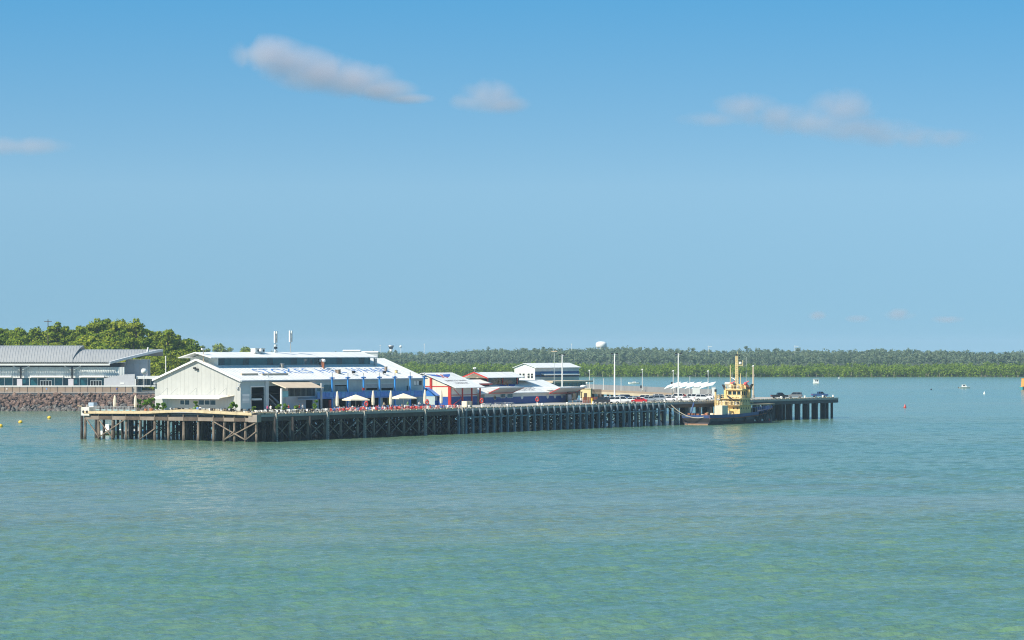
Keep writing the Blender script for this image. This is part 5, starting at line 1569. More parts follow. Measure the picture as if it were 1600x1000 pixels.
# yellow wall, tank, brown fence, orange mesh, entrance clutter
vq = 46.0
def wpt(px, v, z=ZD): return W.p(U(px, v), v, z)
def wlen(p0, p1, v): return U(p1, v)-U(p0, v)
def wz(py, px, v): return W.z(py, U(px, v), v)-ZD
t = thing('yellow_hut', 'pale yellow flat-roofed hut behind the orange mesh', 'hut', wpt(907, vq), R(-6))
L_ = 16/F*wpt(915, vq).y; h = wz(607, 915, vq)
MB().box(0, L_, 0, 4, 0, h).build('wall', mat('pale_yellow', (.74, .60, .30), .7, .06, .6), t); MB().box(-.2, L_+.2, -.2, 4.2, h+.002, h+.15).build('roof', M_canvas, t)
MB().box(1, 1.9, -.06, -.004, 0, 2).build('door', M_wood, t)
p = wpt(911.5, 56)
t = thing('water_tank', 'white round tank above the yellow hut', 'tank', (p.x, p.y, ZD)); h = wz(601.5, 911, 56)
MB().cyl((0, 0, h-1.5), (0, 0, h-.25), 1.0, n=12).build('tank', M_white, t); MB().cyl((0, 0, h-.24), (0, 0, h), 1.02, .3, 12).build('lid', M_white, t)
for k in range(4): MB().box(.6*(-1)**k-.08, .6*(-1)**k+.08, (.6 if k < 2 else -.6)-.08, (.6 if k < 2 else -.6)+.08, 0, h-1.51).build('leg', M_steel, t)
t = thing('brown_fence', 'dark brown slatted fence right of the yellow hut', 'fence', wpt(923.5, vq-1), R(-6))
L_ = 16.5/F*wpt(930, vq).y; h = wz(608, 930, vq-1); n_ = 14
sm = MB().box(0, L_/n_-.06, 0, .08, .05, h).mesh('slat', M_wood)
for k in range(n_): link('slat', sm, t, (L_*k/n_, 0, 0))
MB().box(0, L_, .085, .17, h*.3, h*.3+.12).box(0, L_, .085, .17, h*.8, h*.8+.12).build('rail', M_wood, t)
t = thing('orange_barrier', 'orange mesh safety barrier on posts beside the parked cars', 'barrier', wpt(911, 14), W.ang)
L_ = wlen(911, 933, 14); h = 1.75; n_ = 5
for k in range(n_):
    mb = MB(); x0, x1 = L_*k/n_+.06, L_*(k+1)/n_-.06
    for j in range(7): mb.box(x0, x1, -.02, .02, .1+j*.24, .22+j*.24)
    for j in range(7): mb.box(x0+(x1-x0)*j/6-.05, x0+(x1-x0)*j/6+.05, -.03, -.021, .1, h-.1)
    mb.build('mesh_panel', M_orange, t)
for k in range(n_+1): MB().box(L_*k/n_-.05, L_*k/n_+.05, -.05, .05, 0, h).build('post', M_red, t)
t = thing('yellow_bollard', 'bright yellow post in front of the orange barrier', 'bollard', wpt(925, 10), 0)
MB().cyl((0, 0, 0), (0, 0, 1.3), .2).build('post', M_ylw, t); MB().ball((0, 0, 1.32), .21).build('cap', M_ylw, t)
t = thing('ticket_kiosk', 'open kiosk with posters at the end of the museum', 'kiosk', wpt(886, 27), W.ang)
L_ = wlen(886, 908, 27)
MB().box(0, L_, -.5, 5, 2.7, 2.9).build('roof', M_wood, t)
for x in (.1, L_*.35, L_*.7, L_-.1): MB().box(x-.08, x+.08, -.3, -.14, 0, 2.7).build('post', M_wood, t)
MB().box(.2, L_*.3, 0, .08, .7, 2.2).build('poster', mat('faded_poster', (.55, .48, .50), .7, .4, 1.5), t)
MB().box(L_*.36, L_*.6, 0, .08, .5, 2.4).build('poster', mat('tan_poster', (.55, .36, .22), .7, .3, 1.5), t)
MB().box(0, L_, -.4, -.32, .1, .5).build('low_rail', M_white, t); MB().box(.2, L_-.2, 3, 3.1, 0, 2.7).build('back_panel', M_dark, t)
t = thing('white_crate', 'pale timber crate standing before the red-framed museum front', 'crate', wpt(729, 10), W.ang)
L_ = wlen(729, 738, 10)
for k in range(4): MB().box(L_*k/4+.02, L_*(k+1)/4-.02, 0, 1.5, .1, 1.55).build('plank', M_tan if k % 2 else M_canvas, t)
MB().box(0, L_, -.03, 1.53, 0, .1).build('base', M_wood, t)
# long picnic benches before the museum
for px, lb in ((760, 'long white bench at the left before the navy museum wall'), (778, 'white bench in the middle before the navy museum wall'), (793, 'white bench at the right before the navy museum wall')):
    t = thing('picnic_bench', lb, 'bench', wpt(px, 12), W.ang, 'white benches before the museum'); L_ = wlen(px, px+12, 12)
    for k in range(3): MB().box(0, L_, .5+k*.28, .75+k*.28, .74, .8).build('table_slat', M_white, t)
    for y in (0, 1.6): MB().box(0, L_, y, y+.3, .42, .48).build('seat', M_white, t)
    for x in (.3, L_-.3): MB().box(x-.06, x+.06, .0, 1.85, .3, .4).box(x-.06, x+.06, .8, 1.1, 0, .73).build('leg', M_steel, t)

# ------------------------------------------------------------------ lifebuoy posts
def lifebuoy(px, v, lb):
    t = thing('lifebuoy_post', lb, 'lifebuoy', wpt(px, v), 0, 'lifebuoys on white posts along the wharf edge')
    MB().box(-.16, .16, -.12, .12, 0, 2.5).build('post', M_white, t)
    mb = MB(); rings = []
    for k in range(12):
        a = 2*math.pi*k/12; c = (math.cos(a)*.38, math.sin(a)*.48)
        rings.append([(c[0]*(1+.38*math.cos(b)), -.3+.13*math.sin(b), 1.75+c[1]*(1+.38*math.cos(b))) for b in (0, 1.57, 3.14, 4.71)])
    rings.append(rings[0]); mb.loft(rings, cap=False).build('ring', M_red, t)
    MB().box(-.3, .3, -.16, -.13, 2.26, 2.5).build('sign', M_red, t)
for px, lb in ((572.5, 'red lifebuoy on a white post between the two open parasols'), (667.5, 'red lifebuoy post at the far corner of the long shed'), (752.7, 'red lifebuoy post before the museum, left of the benches'), (839.5, 'red lifebuoy post before the portholes of the museum')):
    lifebuoy(px, 3.0, lb)

# ------------------------------------------------------------------ parasols
def closed_parasol(px, ytop, u, v, lb, frame=W, base=ZD, grp='closed cream parasols on the wharf'):
    q = frame.p(u, v, base); zt = CAMH-(ytop-HZ)*q.y/F-base
    t = thing('closed_parasol', lb, 'parasol', q, 0, grp)
    MB().cyl((0, 0, 0), (0, 0, .12), .45, n=10).build('foot', M_conc, t)
    MB().cyl((0, 0, .12), (0, 0, zt), .05, n=6).build('pole', M_steel, t)
    rings = []
    for z, r in ((zt*.24, .30), (zt*.4, .38), (zt*.7, .33), (zt*.92, .2), (zt+.02, .06)):
        rings.append([(r*(1+.12*(k % 2))*math.cos(k*math.pi/5), r*(1+.12*(k % 2))*math.sin(k*math.pi/5), z) for k in range(10)])
    MB().loft(rings).build('canopy', M_canvas, t)
def open_parasol(px, ytop, yrim, half, v, lb):
    u = U(px, v); q = W.p(u, v, ZD); zt = CAMH-(ytop-HZ)*q.y/F-ZD; zr_ = CAMH-(yrim-HZ)*q.y/F-ZD; r = half*q.y/F
    t = thing('open_parasol', lb, 'parasol', q, R(28))
    MB().cyl((0, 0, 0), (0, 0, .12), .5, n=10).build('foot', M_conc, t)
    MB().cyl((0, 0, .12), (0, 0, zt-.05), .06, n=6).build('pole', M_steel, t)
    mb = MB(); n = 4
    rim = [(r*math.cos(R(45)+k*math.pi/2), r*math.sin(R(45)+k*math.pi/2), zr_) for k in range(n)]
    sub = []
    for k in range(n):
        a, b = Vector(rim[k]), Vector(rim[(k+1) % n]); m = (a+b)/2*.97; sub += [a, m+Vector((0, 0, .04))]
    top = Vector((0, 0, zt))
    for k in range(len(sub)):
        a, b = sub[k], sub[(k+1) % len(sub)]
        mb.poly([a, b, top]); mb.poly([a, a-Vector((0, 0, .28)), b-Vector((0, 0, .28)), b])
    mb.build('canopy', M_canvas, t)
    for k in range(4): MB().bar((0, 0, zt-.7), Vector(rim[k])*.95+Vector((0, 0, zr_*.05-.05)), .04).build('rib', M_steel, t)
open_parasol(556, 616.5, 624, 23, 16, 'open square cream parasol before the middle of the blue balcony')
open_parasol(630.5, 614.5, 621.5, 22, 18, 'open square cream parasol near the right end of the blue balcony')
for px, yt, lb in ((527, 611, 'closed cream parasol left of the left open parasol'), (583, 610, 'closed cream parasol between the two open ones, right of the lifebuoy'), (610.7, 610, 'closed cream parasol just left of the right open parasol'),
                   (664, 608.5, 'closed cream parasol at the far corner of the long shed'), (689.5, 608.5, 'closed cream parasol before the cream museum gable')):
    closed_parasol(px, yt, U(px, 12), 12, lb)
for px, yt, lb in ((179.5, 617.5, 'tall tan furled parasol on the boardwalk, left of the potted plants'), (211.8, 617.5, 'tall tan furled parasol beside the big planter on the boardwalk')):
    closed_parasol(px, yt, 2.5, vhead(px, 2.5), lb, base=ZP, grp='furled tan parasols on the boardwalk')

# ------------------------------------------------------------------ tables and chairs
def chair_mesh(m):
    mb = MB(); mb.box(-.25, .25, -.25, .25, .40, .46); mb.add([(-.25, .2, .46), (.25, .2, .46), (.25, .26, .46), (-.25, .26, .46), (-.24, .30, .92), (.24, .30, .92), (.24, .34, .92), (-.24, .34, .92)], [(0, 3, 2, 1), (4, 5, 6, 7), (0, 1, 5, 4), (1, 2, 6, 5), (2, 3, 7, 6), (3, 0, 4, 7)])
    for x in (-.22, .22):
        for y in (-.22, .22): mb.box(x-.03, x+.03, y-.03, y+.03, 0, .40)
    return mb.mesh('chair', m)
CH = {'red': chair_mesh(M_red), 'blue': chair_mesh(mat('chair_blue', (.05, .13, .33), .5, .1, 1)), 'white': chair_mesh(M_white), 'black': chair_mesh(M_black)}
tb = MB(); tb.cyl((0, 0, .72), (0, 0, .77), .5, n=10); tb.cyl((0, 0, .04), (0, 0, .72), .05, n=6); tb.cyl((0, 0, 0), (0, 0, .04), .3, n=8)
TBM = {'white': tb.mesh('table', M_white), 'timber': tb.mesh('table', M_tan)}
LBL = {'red': 'red plastic chair at the outdoor tables under the parasols', 'blue': 'dark blue chair among the outdoor tables under the parasols', 'white': 'white chair along the shed end of the wharf edge', 'black': 'black chair along the shed end of the wharf edge'}
def chair(c, q, rz):
    o = link('chair', CH[c], None, q, rz); tag(o, LBL[c], 'chair', c+' outdoor chairs on the wharf')
def table(q, k):
    o = link('table', TBM[k], None, q); tag(o, 'round white table among the outdoor chairs' if k == 'white' else 'round timber table among the outdoor chairs', 'table', k+' outdoor tables on the wharf')
def seating(px, v, cols, k, n=3):
    u = U(px, v); table(W.p(u, v, ZD), k)
    a0 = random.uniform(0, 6.28)
    for j in range(n):
        a = a0+j*2*math.pi/n+random.uniform(-.3, .3); r = random.uniform(.75, 1.0)
        chair(random.choice(cols), W.p(u+r*math.cos(a), v+r*math.sin(a), ZD), W.ang+a-math.pi/2+random.uniform(-.3, .3))
for px in (523, 530, 538, 546, 553, 562, 578, 587, 594, 601, 612, 622, 634, 641, 648, 655, 672, 680, 688, 697, 706, 711):
    seating(px, random.uniform(3, 8), ['red', 'red', 'blue'] if px < 660 else ['red', 'red', 'red', 'blue'], random.choice(['white', 'white', 'timber']), 3)
for px in (534, 549, 566, 590, 606, 618, 638, 652):
    seating(px, random.uniform(11, 15), ['blue', 'white', 'red'], 'white', 3)
for px in (398, 408, 418, 427, 436, 446, 456, 465, 474, 482, 490, 508, 515):
    seating(px, random.uniform(3, 9), ['white', 'black', 'black'], random.choice(['white', 'timber']), 3)
for px in (517, 526, 534, 542, 550, 558, 567, 574, 583, 592, 600, 608, 617, 627, 637, 646, 653, 660, 676, 684, 693, 702, 709):
    seating(px, random.uniform(1.6, 3.2), ['red', 'red', 'red', 'blue', 'white'], 'white', 3)
for px in (388, 394, 403, 413, 423, 432, 441, 451, 460, 469, 478, 487, 497, 505, 511):
    seating(px, random.uniform(1.8, 3.4), ['white', 'black', 'white'], random.choice(['white', 'timber']), 3)
for px in (268, 276, 283, 292, 299, 318, 326, 335, 344, 352, 360, 368):
    u = 1.0; v = vhead(px, u); q = W.p(u, v, ZP); table(q, random.choice(['white', 'timber']))
    for j in range(2):
        a = random.uniform(0, 6.28); chair(random.choice(['black', 'white', 'black', 'black']), W.p(u+.9*math.cos(a), v+.9*math.sin(a), ZP), random.uniform(0, 6.28))
for px in (272, 279, 287, 322, 331, 340, 348, 356, 383, 391):
    u = 2.6; v = vhead(px, u); q = W.p(u, v, ZP); table(q, 'timber' if px % 2 else 'white')
    for j in range(2):
        a = random.uniform(0, 6.28); chair(random.choice(['black', 'white', 'black']), W.p(u+.9*math.cos(a), v+.9*math.sin(a), ZP), random.uniform(0, 6.28))

# ------------------------------------------------------------------ potted plants, cabinet, railing on the boardwalk
def potted(q, h, r, lb, pot=M_terra, seed=1, palm=False):
    t = thing('potted_plant', lb, 'plant', q, random.uniform(0, 6))
    pr = max(.25, r*.45); ph = pr*1.3
    MB().loft([[(rr*math.cos(k*math.pi/5), rr*math.sin(k*math.pi/5), z) for k in range(10)] for rr, z in ((pr*.7, 0), (pr, ph), (pr*.85, ph+.002))]).build('pot', pot, t)
    cm, lb_ = crown_mesh('foliage', h-ph, r, 520, .15, LEAF_pot, seed, .8, .15, 9)
    o = link('foliage', cm, t, (0, 0, ph))
    MB().cyl((0, 0, ph-.1), (0, 0, h*.7), .06, .03, 5).build('stem', M_bark, t)
for i, (px, h, r, pot, lb) in enumerate(((216, 2.5, .95, M_conc, 'leafy shrub in the big concrete planter next to the furled parasol'), (228, 2.4, .9, M_terra, 'bushy potted plant behind the boardwalk rail, left of the gable'),
      (236.5, 2.9, 1.0, M_terra, 'tall plant in an orange terracotta pot at the gable corner'), (246, 1.7, .7, M_conc, 'small potted shrub at the foot of the gable, first of a pair'), (254, 1.8, .75, M_conc, 'small potted shrub at the foot of the gable, second of the pair'),
      (306.5, 2.3, .7, M_terra, 'young plant between the gable windows'), (364, 2.2, 1.1, M_conc, 'round bush by the right corner of the gable'))):
    u = 3.4; potted(W.p(u, vhead(px, u), ZP-.05), h*1.12, r*1.2, lb, pot, 30+i)
for i, (px, v, h, r, pot, lb) in enumerate(((397, 8, 1.6, .7, M_conc, 'low bright green bush before the big dark doorway'), (436, 10, 2.0, .8, M_conc, 'green bush beside the awning post'), (445, 7, 2.3, .8, M_white, 'yellowish shrub in a pale pot right of the awning post'),
      (493.5, 5, 3.1, .85, M_white, 'bright potted tree in a white tub near the second awning post'), (463, 6, 1.8, .6, M_conc, 'slim pale shrub under the shade awning'))):
    potted(W.p(U(px, v), v, ZD), h, r, lb, pot, 60+i)
u = 1.2
t = thing('white_cabinet', 'tall white cabinet with a blue-grey top at the left end of the boardwalk', 'cabinet', W.p(u, vhead(143.2, u), ZP), W.ang+R(-90))
q0 = W.p(u, vhead(143, u), ZP)
h = CAMH-(629-HZ)*q0.y/F-ZP
MB().box(-.9, .55, 0, 1.3, 0, h*.6).build('body', M_white, t); MB().box(-.95, .6, -.04, 1.34, h*.6+.002, h).build('hood', mat('blue_grey_steel', (.36, .45, .54), .5, .08, 1), t); MB().box(-.18, -.12, -.03, -.004, .1, h*.58).build('door_seam', M_steel, t)
t = thing('mooring_dolphin', 'white concrete mooring block on the left tip of the boardwalk', 'mooring block', W.p(-.6, vhead(136.5, -.6), 5.6), W.ang)
MB().box(-.8, .8, -1.2, 1.2, 0, 2.0).build('block', mat('white_concrete', (.62, .60, .52), .8, .15, .8), t)
for y in (-.6, .5): MB().cyl((-.95, y, .9), (-.78, y, .9), .32, n=8).build('recess', M_black, t)
MB().cyl((0, 0, 2.0), (0, 0, 2.5), .28, .22, 8).build('bollard', M_conc, t); MB().bar((-.5, 1.2, 2.2), (.3, 3.2, 2.25), .14).build('beam', M_tan, t)
rl = thing('boardwalk_railing', 'light steel railing along the left half of the boardwalk', 'railing', W.p(.4, 0, ZP), W.ang)
va, vb = vhead(211, .4), vhead(150, .4)
n_ = 13
pmh = MB().box(-.05, .05, -.05, .05, 0, 1.1).mesh('post', M_steel)
for k in range(n_+1): link('post', pmh, rl, (0, va+(vb-va)*k/n_, 0))
for z in (.35, .7, 1.08): MB().box(-.03, .03, va, vb, z, z+.05).build('rail', M_steel, rl)
mp_ = mat('aqua_perspex', (.25, .42, .45), .3, .1, 1)
for k in range(n_):
    if k % 2 == 0: MB().box(-.015, .015, va+(vb-va)*k/n_-.15, va+(vb-va)*(k+1)/n_+.15, .1, .33).build('panel', mp_, rl)
rl = thing('edge_railing', 'low timber rail along the deck edge before the long shed', 'railing', W.p(U(404), .7, ZD), W.ang)
L_ = U(515)-U(404); n_ = 16
for k in range(n_+1): MB().box(L_*k/n_-.08, L_*k/n_+.08, -.08, .08, 0, .75).build('post', M_wood if k % 2 else M_conc, rl)
MB().box(0, L_, -.06, .06, .42, .5).build('rail', M_wood, rl)

# ------------------------------------------------------------------ people
def body_mesh(joints, edges, radii, mats):
    me = bpy.data.meshes.new('body_cage'); me.from_pydata(joints, edges, [])
    o = bpy.data.objects.new('body_cage', me); COL.objects.link(o)
    md = o.modifiers.new('skin', 'SKIN')
    for i, r in enumerate(radii): me.skin_vertices[0].data[i].radius = (r, r*.85 if i < 3 else r)
    me.skin_vertices[0].data[0].use_root = True
    o.modifiers.new('sub', 'SUBSURF').levels = 1
    bpy.context.view_layer.update()
    r_ = bpy.data.meshes.new_from_object(o.evaluated_get(bpy.context.evaluated_depsgraph_get()))
    bpy.data.objects.remove(o); bpy.data.meshes.remove(me)
    return r_
def pose(kind):
    if kind == 'stand':
        J_ = [(0, 0, .95), (0, 0, 1.15), (0, .01, 1.38), (0, 0, 1.5), (0, -.02, 1.56), (0, -.02, 1.70), (-.19, 0, 1.42), (-.27, .02, 1.14), (-.26, -.1, .90), (.19, 0, 1.42), (.27, .02, 1.14), (.26, -.1, .90), (-.1, 0, .90), (-.11, -.02, .50), (-.11, .02, .06), (-.11, -.14, .04), (.1, 0, .90), (.11, -.02, .50), (.11, .02, .06), (.11, -.14, .04)]
    elif kind == 'walk':
        J_ = [(0, 0, .95), (0, 0, 1.15), (0, -.02, 1.38), (0, -.03, 1.5), (0, -.05, 1.56), (0, -.06, 1.70), (-.19, 0, 1.42), (-.26, .16, 1.16), (-.25, .12, .94), (.19, 0, 1.42), (.26, -.12, 1.15), (.24, -.28, .98), (-.1, 0, .90), (-.11, -.2, .50), (-.11, -.24, .06), (-.11, -.38, .05), (.1, 0, .90), (.11, .1, .48), (.11, .32, .12), (.11, .22, .05)]
    else:
        J_ = [(0, 0, .52), (0, .02, .74), (0, .0, .98), (0, -.02, 1.1), (0, -.04, 1.16), (0, -.05, 1.30), (-.19, 0, 1.02), (-.26, -.06, .76), (-.2, -.28, .74), (.19, 0, 1.02), (.26, -.06, .76), (.2, -.28, .74), (-.1, -.03, .50), (-.12, -.44, .50), (-.12, -.44, .06), (-.12, -.58, .04), (.1, -.03, .50), (.12, -.44, .50), (.12, -.44, .06), (.12, -.58, .04)]
    E = [(0, 1), (1, 2), (2, 3), (3, 4), (4, 5), (2, 6), (6, 7), (7, 8), (2, 9), (9, 10), (10, 11), (0, 12), (12, 13), (13, 14), (14, 15), (0, 16), (16, 17), (17, 18), (18, 19)]
    Rr = [.16, .15, .17, .07, .08, .095, .075, .052, .042, .075, .052, .042, .10, .072, .05, .04, .10, .072, .05, .04]
    return J_, E, Rr
POSE = {}
for kd in ('stand', 'walk', 'sit'):
    j_, e_, r_ = pose(kd); POSE[kd] = body_mesh(j_, e_, r_, None)
PERS = {}
def person(q, kind, shirt, trousers, rz, lb, hair=M_hair):
    key = (kind, shirt.name, trousers.name)
    if key not in PERS:
        me = POSE[kind].copy(); me.materials.clear()
        for m in (M_skin, shirt, trousers): me.materials.append(m)
        zo = 0 if kind != 'sit' else -.42
        for p_ in me.polygons:
            c = p_.center; z = c.z
            if z > 1.50+zo: p_.material_index = 0
            elif z > .93+zo and abs(c.x) < .225: p_.material_index = 1
            elif abs(c.x) > .225 and z > (1.2 if zo == 0 else .8): p_.material_index = 1
            elif abs(c.x) >= .20 and z > .7: p_.material_index = 0
            elif z < .1: p_.material_index = 2
            else: p_.material_index = 2 if z > .35 or kind == 'sit' else 0
            p_.use_smooth = True
        PERS[key] = me
    t = thing('person', lb, 'person', q, rz)
    link('body', PERS[key], t)
    zh, yh = {'stand': (1.69, -.01), 'walk': (1.69, -.05), 'sit': (1.29, -.04)}[kind]
    MB().ball((0, yh+.015, zh+.045), .105, .115, .085, 8, 6).build('hair', hair, t, smooth=True)
    MB().ball((0, yh-.115, zh-.02), .018, .025, .03, 6, 4).build('nose', M_skin, t)
    for s in (-1, 1): MB().ball((s*.035, yh-.1, zh+.02), .012, nu=6, nv=4).build('eye', M_black, t)
S_ = lambda n, c: mat(n, c, .85, .08, 3)
pink, red_, wht, lblue, grn, blk = S_('pink_cloth', (.62, .07, .22)), S_('red_cloth', (.55, .05, .04)), S_('white_cloth', (.75, .74, .70)), S_('light_blue_cloth', (.16, .32, .62)), S_('green_cloth', (.12, .28, .10)), S_('black_cloth', (.02, .02, .025))
for px, v, kd, sh, tr, lb in ((418, 12, 'stand', pink, blk, 'person in a pink top standing before the second shed opening'), (423, 12, 'stand', wht, wht, 'person dressed in white standing next to the one in pink'), (467.5, 12, 'walk', red_, M_denim, 'person in a red top under the shade awning'),
                              (473, 13, 'stand', wht, blk, 'person in a white shirt and black trousers under the shade awning'), (451, 14, 'walk', red_, blk, 'person in dark trousers and a red top by the aqua board'), (545, 13, 'stand', blk, M_denim, 'person in black under the left open parasol'),
                              (567, 14, 'walk', lblue, M_khaki, 'person in a light blue shirt behind the lifebuoy'), (600, 16, 'stand', M_khaki, M_denim, 'person in khaki by the blue balcony columns'), (637, 15, 'stand', grn, blk, 'person in green under the right open parasol'),
                              (655, 14, 'walk', wht, M_denim, 'person in white and denim near the far corner of the long shed'), (895, 12, 'walk', blk, M_khaki, 'person in black and khaki before the open kiosk'), (903, 11, 'stand', lblue, blk, 'person in light blue standing at the kiosk'),
                              (908, 10, 'stand', wht, blk, 'person in a white shirt beside the orange barrier')):
    person(W.p(U(px, v), v, ZD), kd, sh, tr, W.ang+random.uniform(-1.2, .4), lb)
for px, kd, sh, lb in ((308.5, 'sit', lblue, 'person in a light blue shirt seated outside the gable windows'), (313, 'sit', wht, 'person in white seated outside the gable windows'), (303, 'sit', grn, 'person in green seated outside the gable windows')):
    u = 2.2; v = vhead(px, u); q = W.p(u, v, ZP); person(q, kd, sh, M_denim, W.ang-1.2, lb); chair('white', q, W.ang-1.2)
for px, v, sh, lb in ((530, 9, wht, 'person in white seated at the red chairs left of the left open parasol'), (551, 10, wht, 'person in a white shirt seated under the left open parasol'), (560, 9, blk, 'person in black seated under the left open parasol'), (592, 9, lblue, 'person in light blue seated right of the closed parasol'), (628, 10, M_khaki, 'person in khaki seated under the right open parasol'), (645, 9, blk, 'person in black seated near the right open parasol')):
    q = W.p(U(px, v), v, ZD); rz = random.uniform(0, 6); person(q, 'sit', sh, M_denim, rz, lb); chair('blue', q, rz)
for px, py, sh, lb in ((73, 611, lblue, 'person in light blue leaning by the promenade railing under the doors'), (182.5, 609, S_('blue_cloth', (.04, .1, .42)), 'person in blue by the promenade railing near the wing wall'), (11, 609.5, wht, 'person in white on the promenade at the left edge')):
    a = T.a(px, 2); person(T.p(a, 2, 6.2), 'stand', sh, M_khaki, .3, lb)

# ------------------------------------------------------------------ vehicles
WHL = MB().cyl((0, -.11, 0), (0, .11, 0), .33, n=12).mesh('wheel', M_tyre)
RIM = MB().cyl((0, -.125, 0), (0, .125, 0), .19, n=8).mesh('rim', M_steel)
M_carglass = glass('car_glass', (.015, .02, .025), .06)
M_lamp = mat('headlamp', (.75, .75, .72), .2, .05, 2); M_tail = mat('tail_lamp', (.45, .02, .02), .3, .05, 2)
def car(kind, col, q, rz, lb):
    t = thing('parked_car' if kind != 'ute' else 'pickup', lb, 'car' if kind != 'ute' else 'pickup', q, rz)
    prof = {   # lower body: (x, z) outline; cabin: base x range, roof x range, roof z
        'hatch': ([(-2.05, .35), (2.05, .33), (2.1, .62), (1.95, .80), (1.1, .95), (-1.9, 1.0), (-2.1, .75)], (-1.95, 1.25, -1.55, .35, 1.50)),
        'sedan': ([(-2.3, .35), (2.25, .33), (2.3, .60), (2.15, .78), (1.15, .93), (-1.5, .98), (-2.25, .93), (-2.35, .65)], (-1.65, 1.2, -.95, .3, 1.43)),
        'suv': ([(-2.2, .42), (2.25, .42), (2.3, .75), (2.15, .98), (1.15, 1.10), (-2.15, 1.12), (-2.28, .8)], (-2.15, 1.2, -1.9, .5, 1.78)),
        'ute': ([(-2.6, .45), (2.5, .45), (2.55, .8), (2.4, 1.0), (1.35, 1.12), (-2.6, 1.12)], (-.75, 1.4, -.55, .7, 1.78))}[kind]
    out, (b0, b1, r0, r1, zr_) = prof
    hw = .86
    mb = MB()
    rings = []
    for y, s in ((-hw, .93), (-hw+.07, 1), (hw-.07, 1), (hw, .93)):
        cz = .7; rings.append([(x*(.985 if s < 1 else 1), y, cz+(z-cz)*s) for x, z in out])
    mb.loft(rings)
    zb_ = max(z for x, z in out)-.06
    # roof and pillars of the cabin
    mb.add([(r0, -hw+.2, zr_-.05), (r1, -hw+.2, zr_-.05), (r1, hw-.2, zr_-.05), (r0, hw-.2, zr_-.05), (r0+.12, -hw+.26, zr_), (r1-.1, -hw+.26, zr_), (r1-.1, hw-.26, zr_), (r0+.12, hw-.26, zr_)], [(0, 3, 2, 1), (4, 5, 6, 7), (0, 1, 5, 4), (1, 2, 6, 5), (2, 3, 7, 6), (3, 0, 4, 7)])
    for y, yr_ in ((-hw+.08, -hw+.22), (hw-.08, hw-.22)):
        mb.bar((b0, y, zb_), (r0, yr_, zr_-.03), .09); mb.bar((b1, y, zb_), (r1, yr_, zr_-.03), .07); mb.bar(((b0+b1)/2-.2, y, zb_), ((r0+r1)/2-.1, yr_, zr_-.03), .08)
    mb.build('body', col, t)
    g = MB(); i_ = .03
    g.add([(b0+i_, -hw+.1, zb_), (b1-i_, -hw+.1, zb_), (b1-i_, hw-.1, zb_), (b0+i_, hw-.1, zb_), (r0+i_, -hw+.23, zr_-.04), (r1-i_, -hw+.23, zr_-.04), (r1-i_, hw-.23, zr_-.04), (r0+i_, hw-.23, zr_-.04)], [(0, 3, 2, 1), (4, 5, 6, 7), (0, 1, 5, 4), (1, 2, 6, 5), (2, 3, 7, 6), (3, 0, 4, 7)])
    g.build('window', M_carglass, t)
    wb = {'hatch': 1.25, 'sedan': 1.4, 'suv': 1.4, 'ute': 1.6}[kind]
    for x in (-wb, wb):
        for y in (-.78, .78):
            w_ = link('wheel', WHL, t, (x, y, .33)); link('rim', RIM, w_)
    xf = max(x for x, z in out); xr_ = min(x for x, z in out)
    for y in (-.62, .62):
        MB().box(xf-.16, xf+.015, y-.2, y+.2, .62, .78).build('headlight', M_lamp, t)
        MB().box(xr_-.015, xr_+.12, y-.16, y+.16, .72, .95).build('tail_light', M_tail, t)
    if kind == 'ute':
        MB().box(-2.5, -.85, -.7, .7, 1.05, 1.125).build('tray', M_black, t)
    return t
C_white = mat('car_white', (.78, .78, .77), .3, .02, 1); C_silver = mat('car_silver', (.50, .52, .54), .3, .03, 1, metal=.5); C_red = mat('car_red', (.50, .015, .02), .3, .03, 1)
C_black = mat('car_black', (.018, .02, .024), .3, .1, 1); C_blue = mat('car_blue', (.05, .11, .25), .3, .06, 1); C_grey = mat('car_grey', (.16, .17, .18), .3, .05, 1)
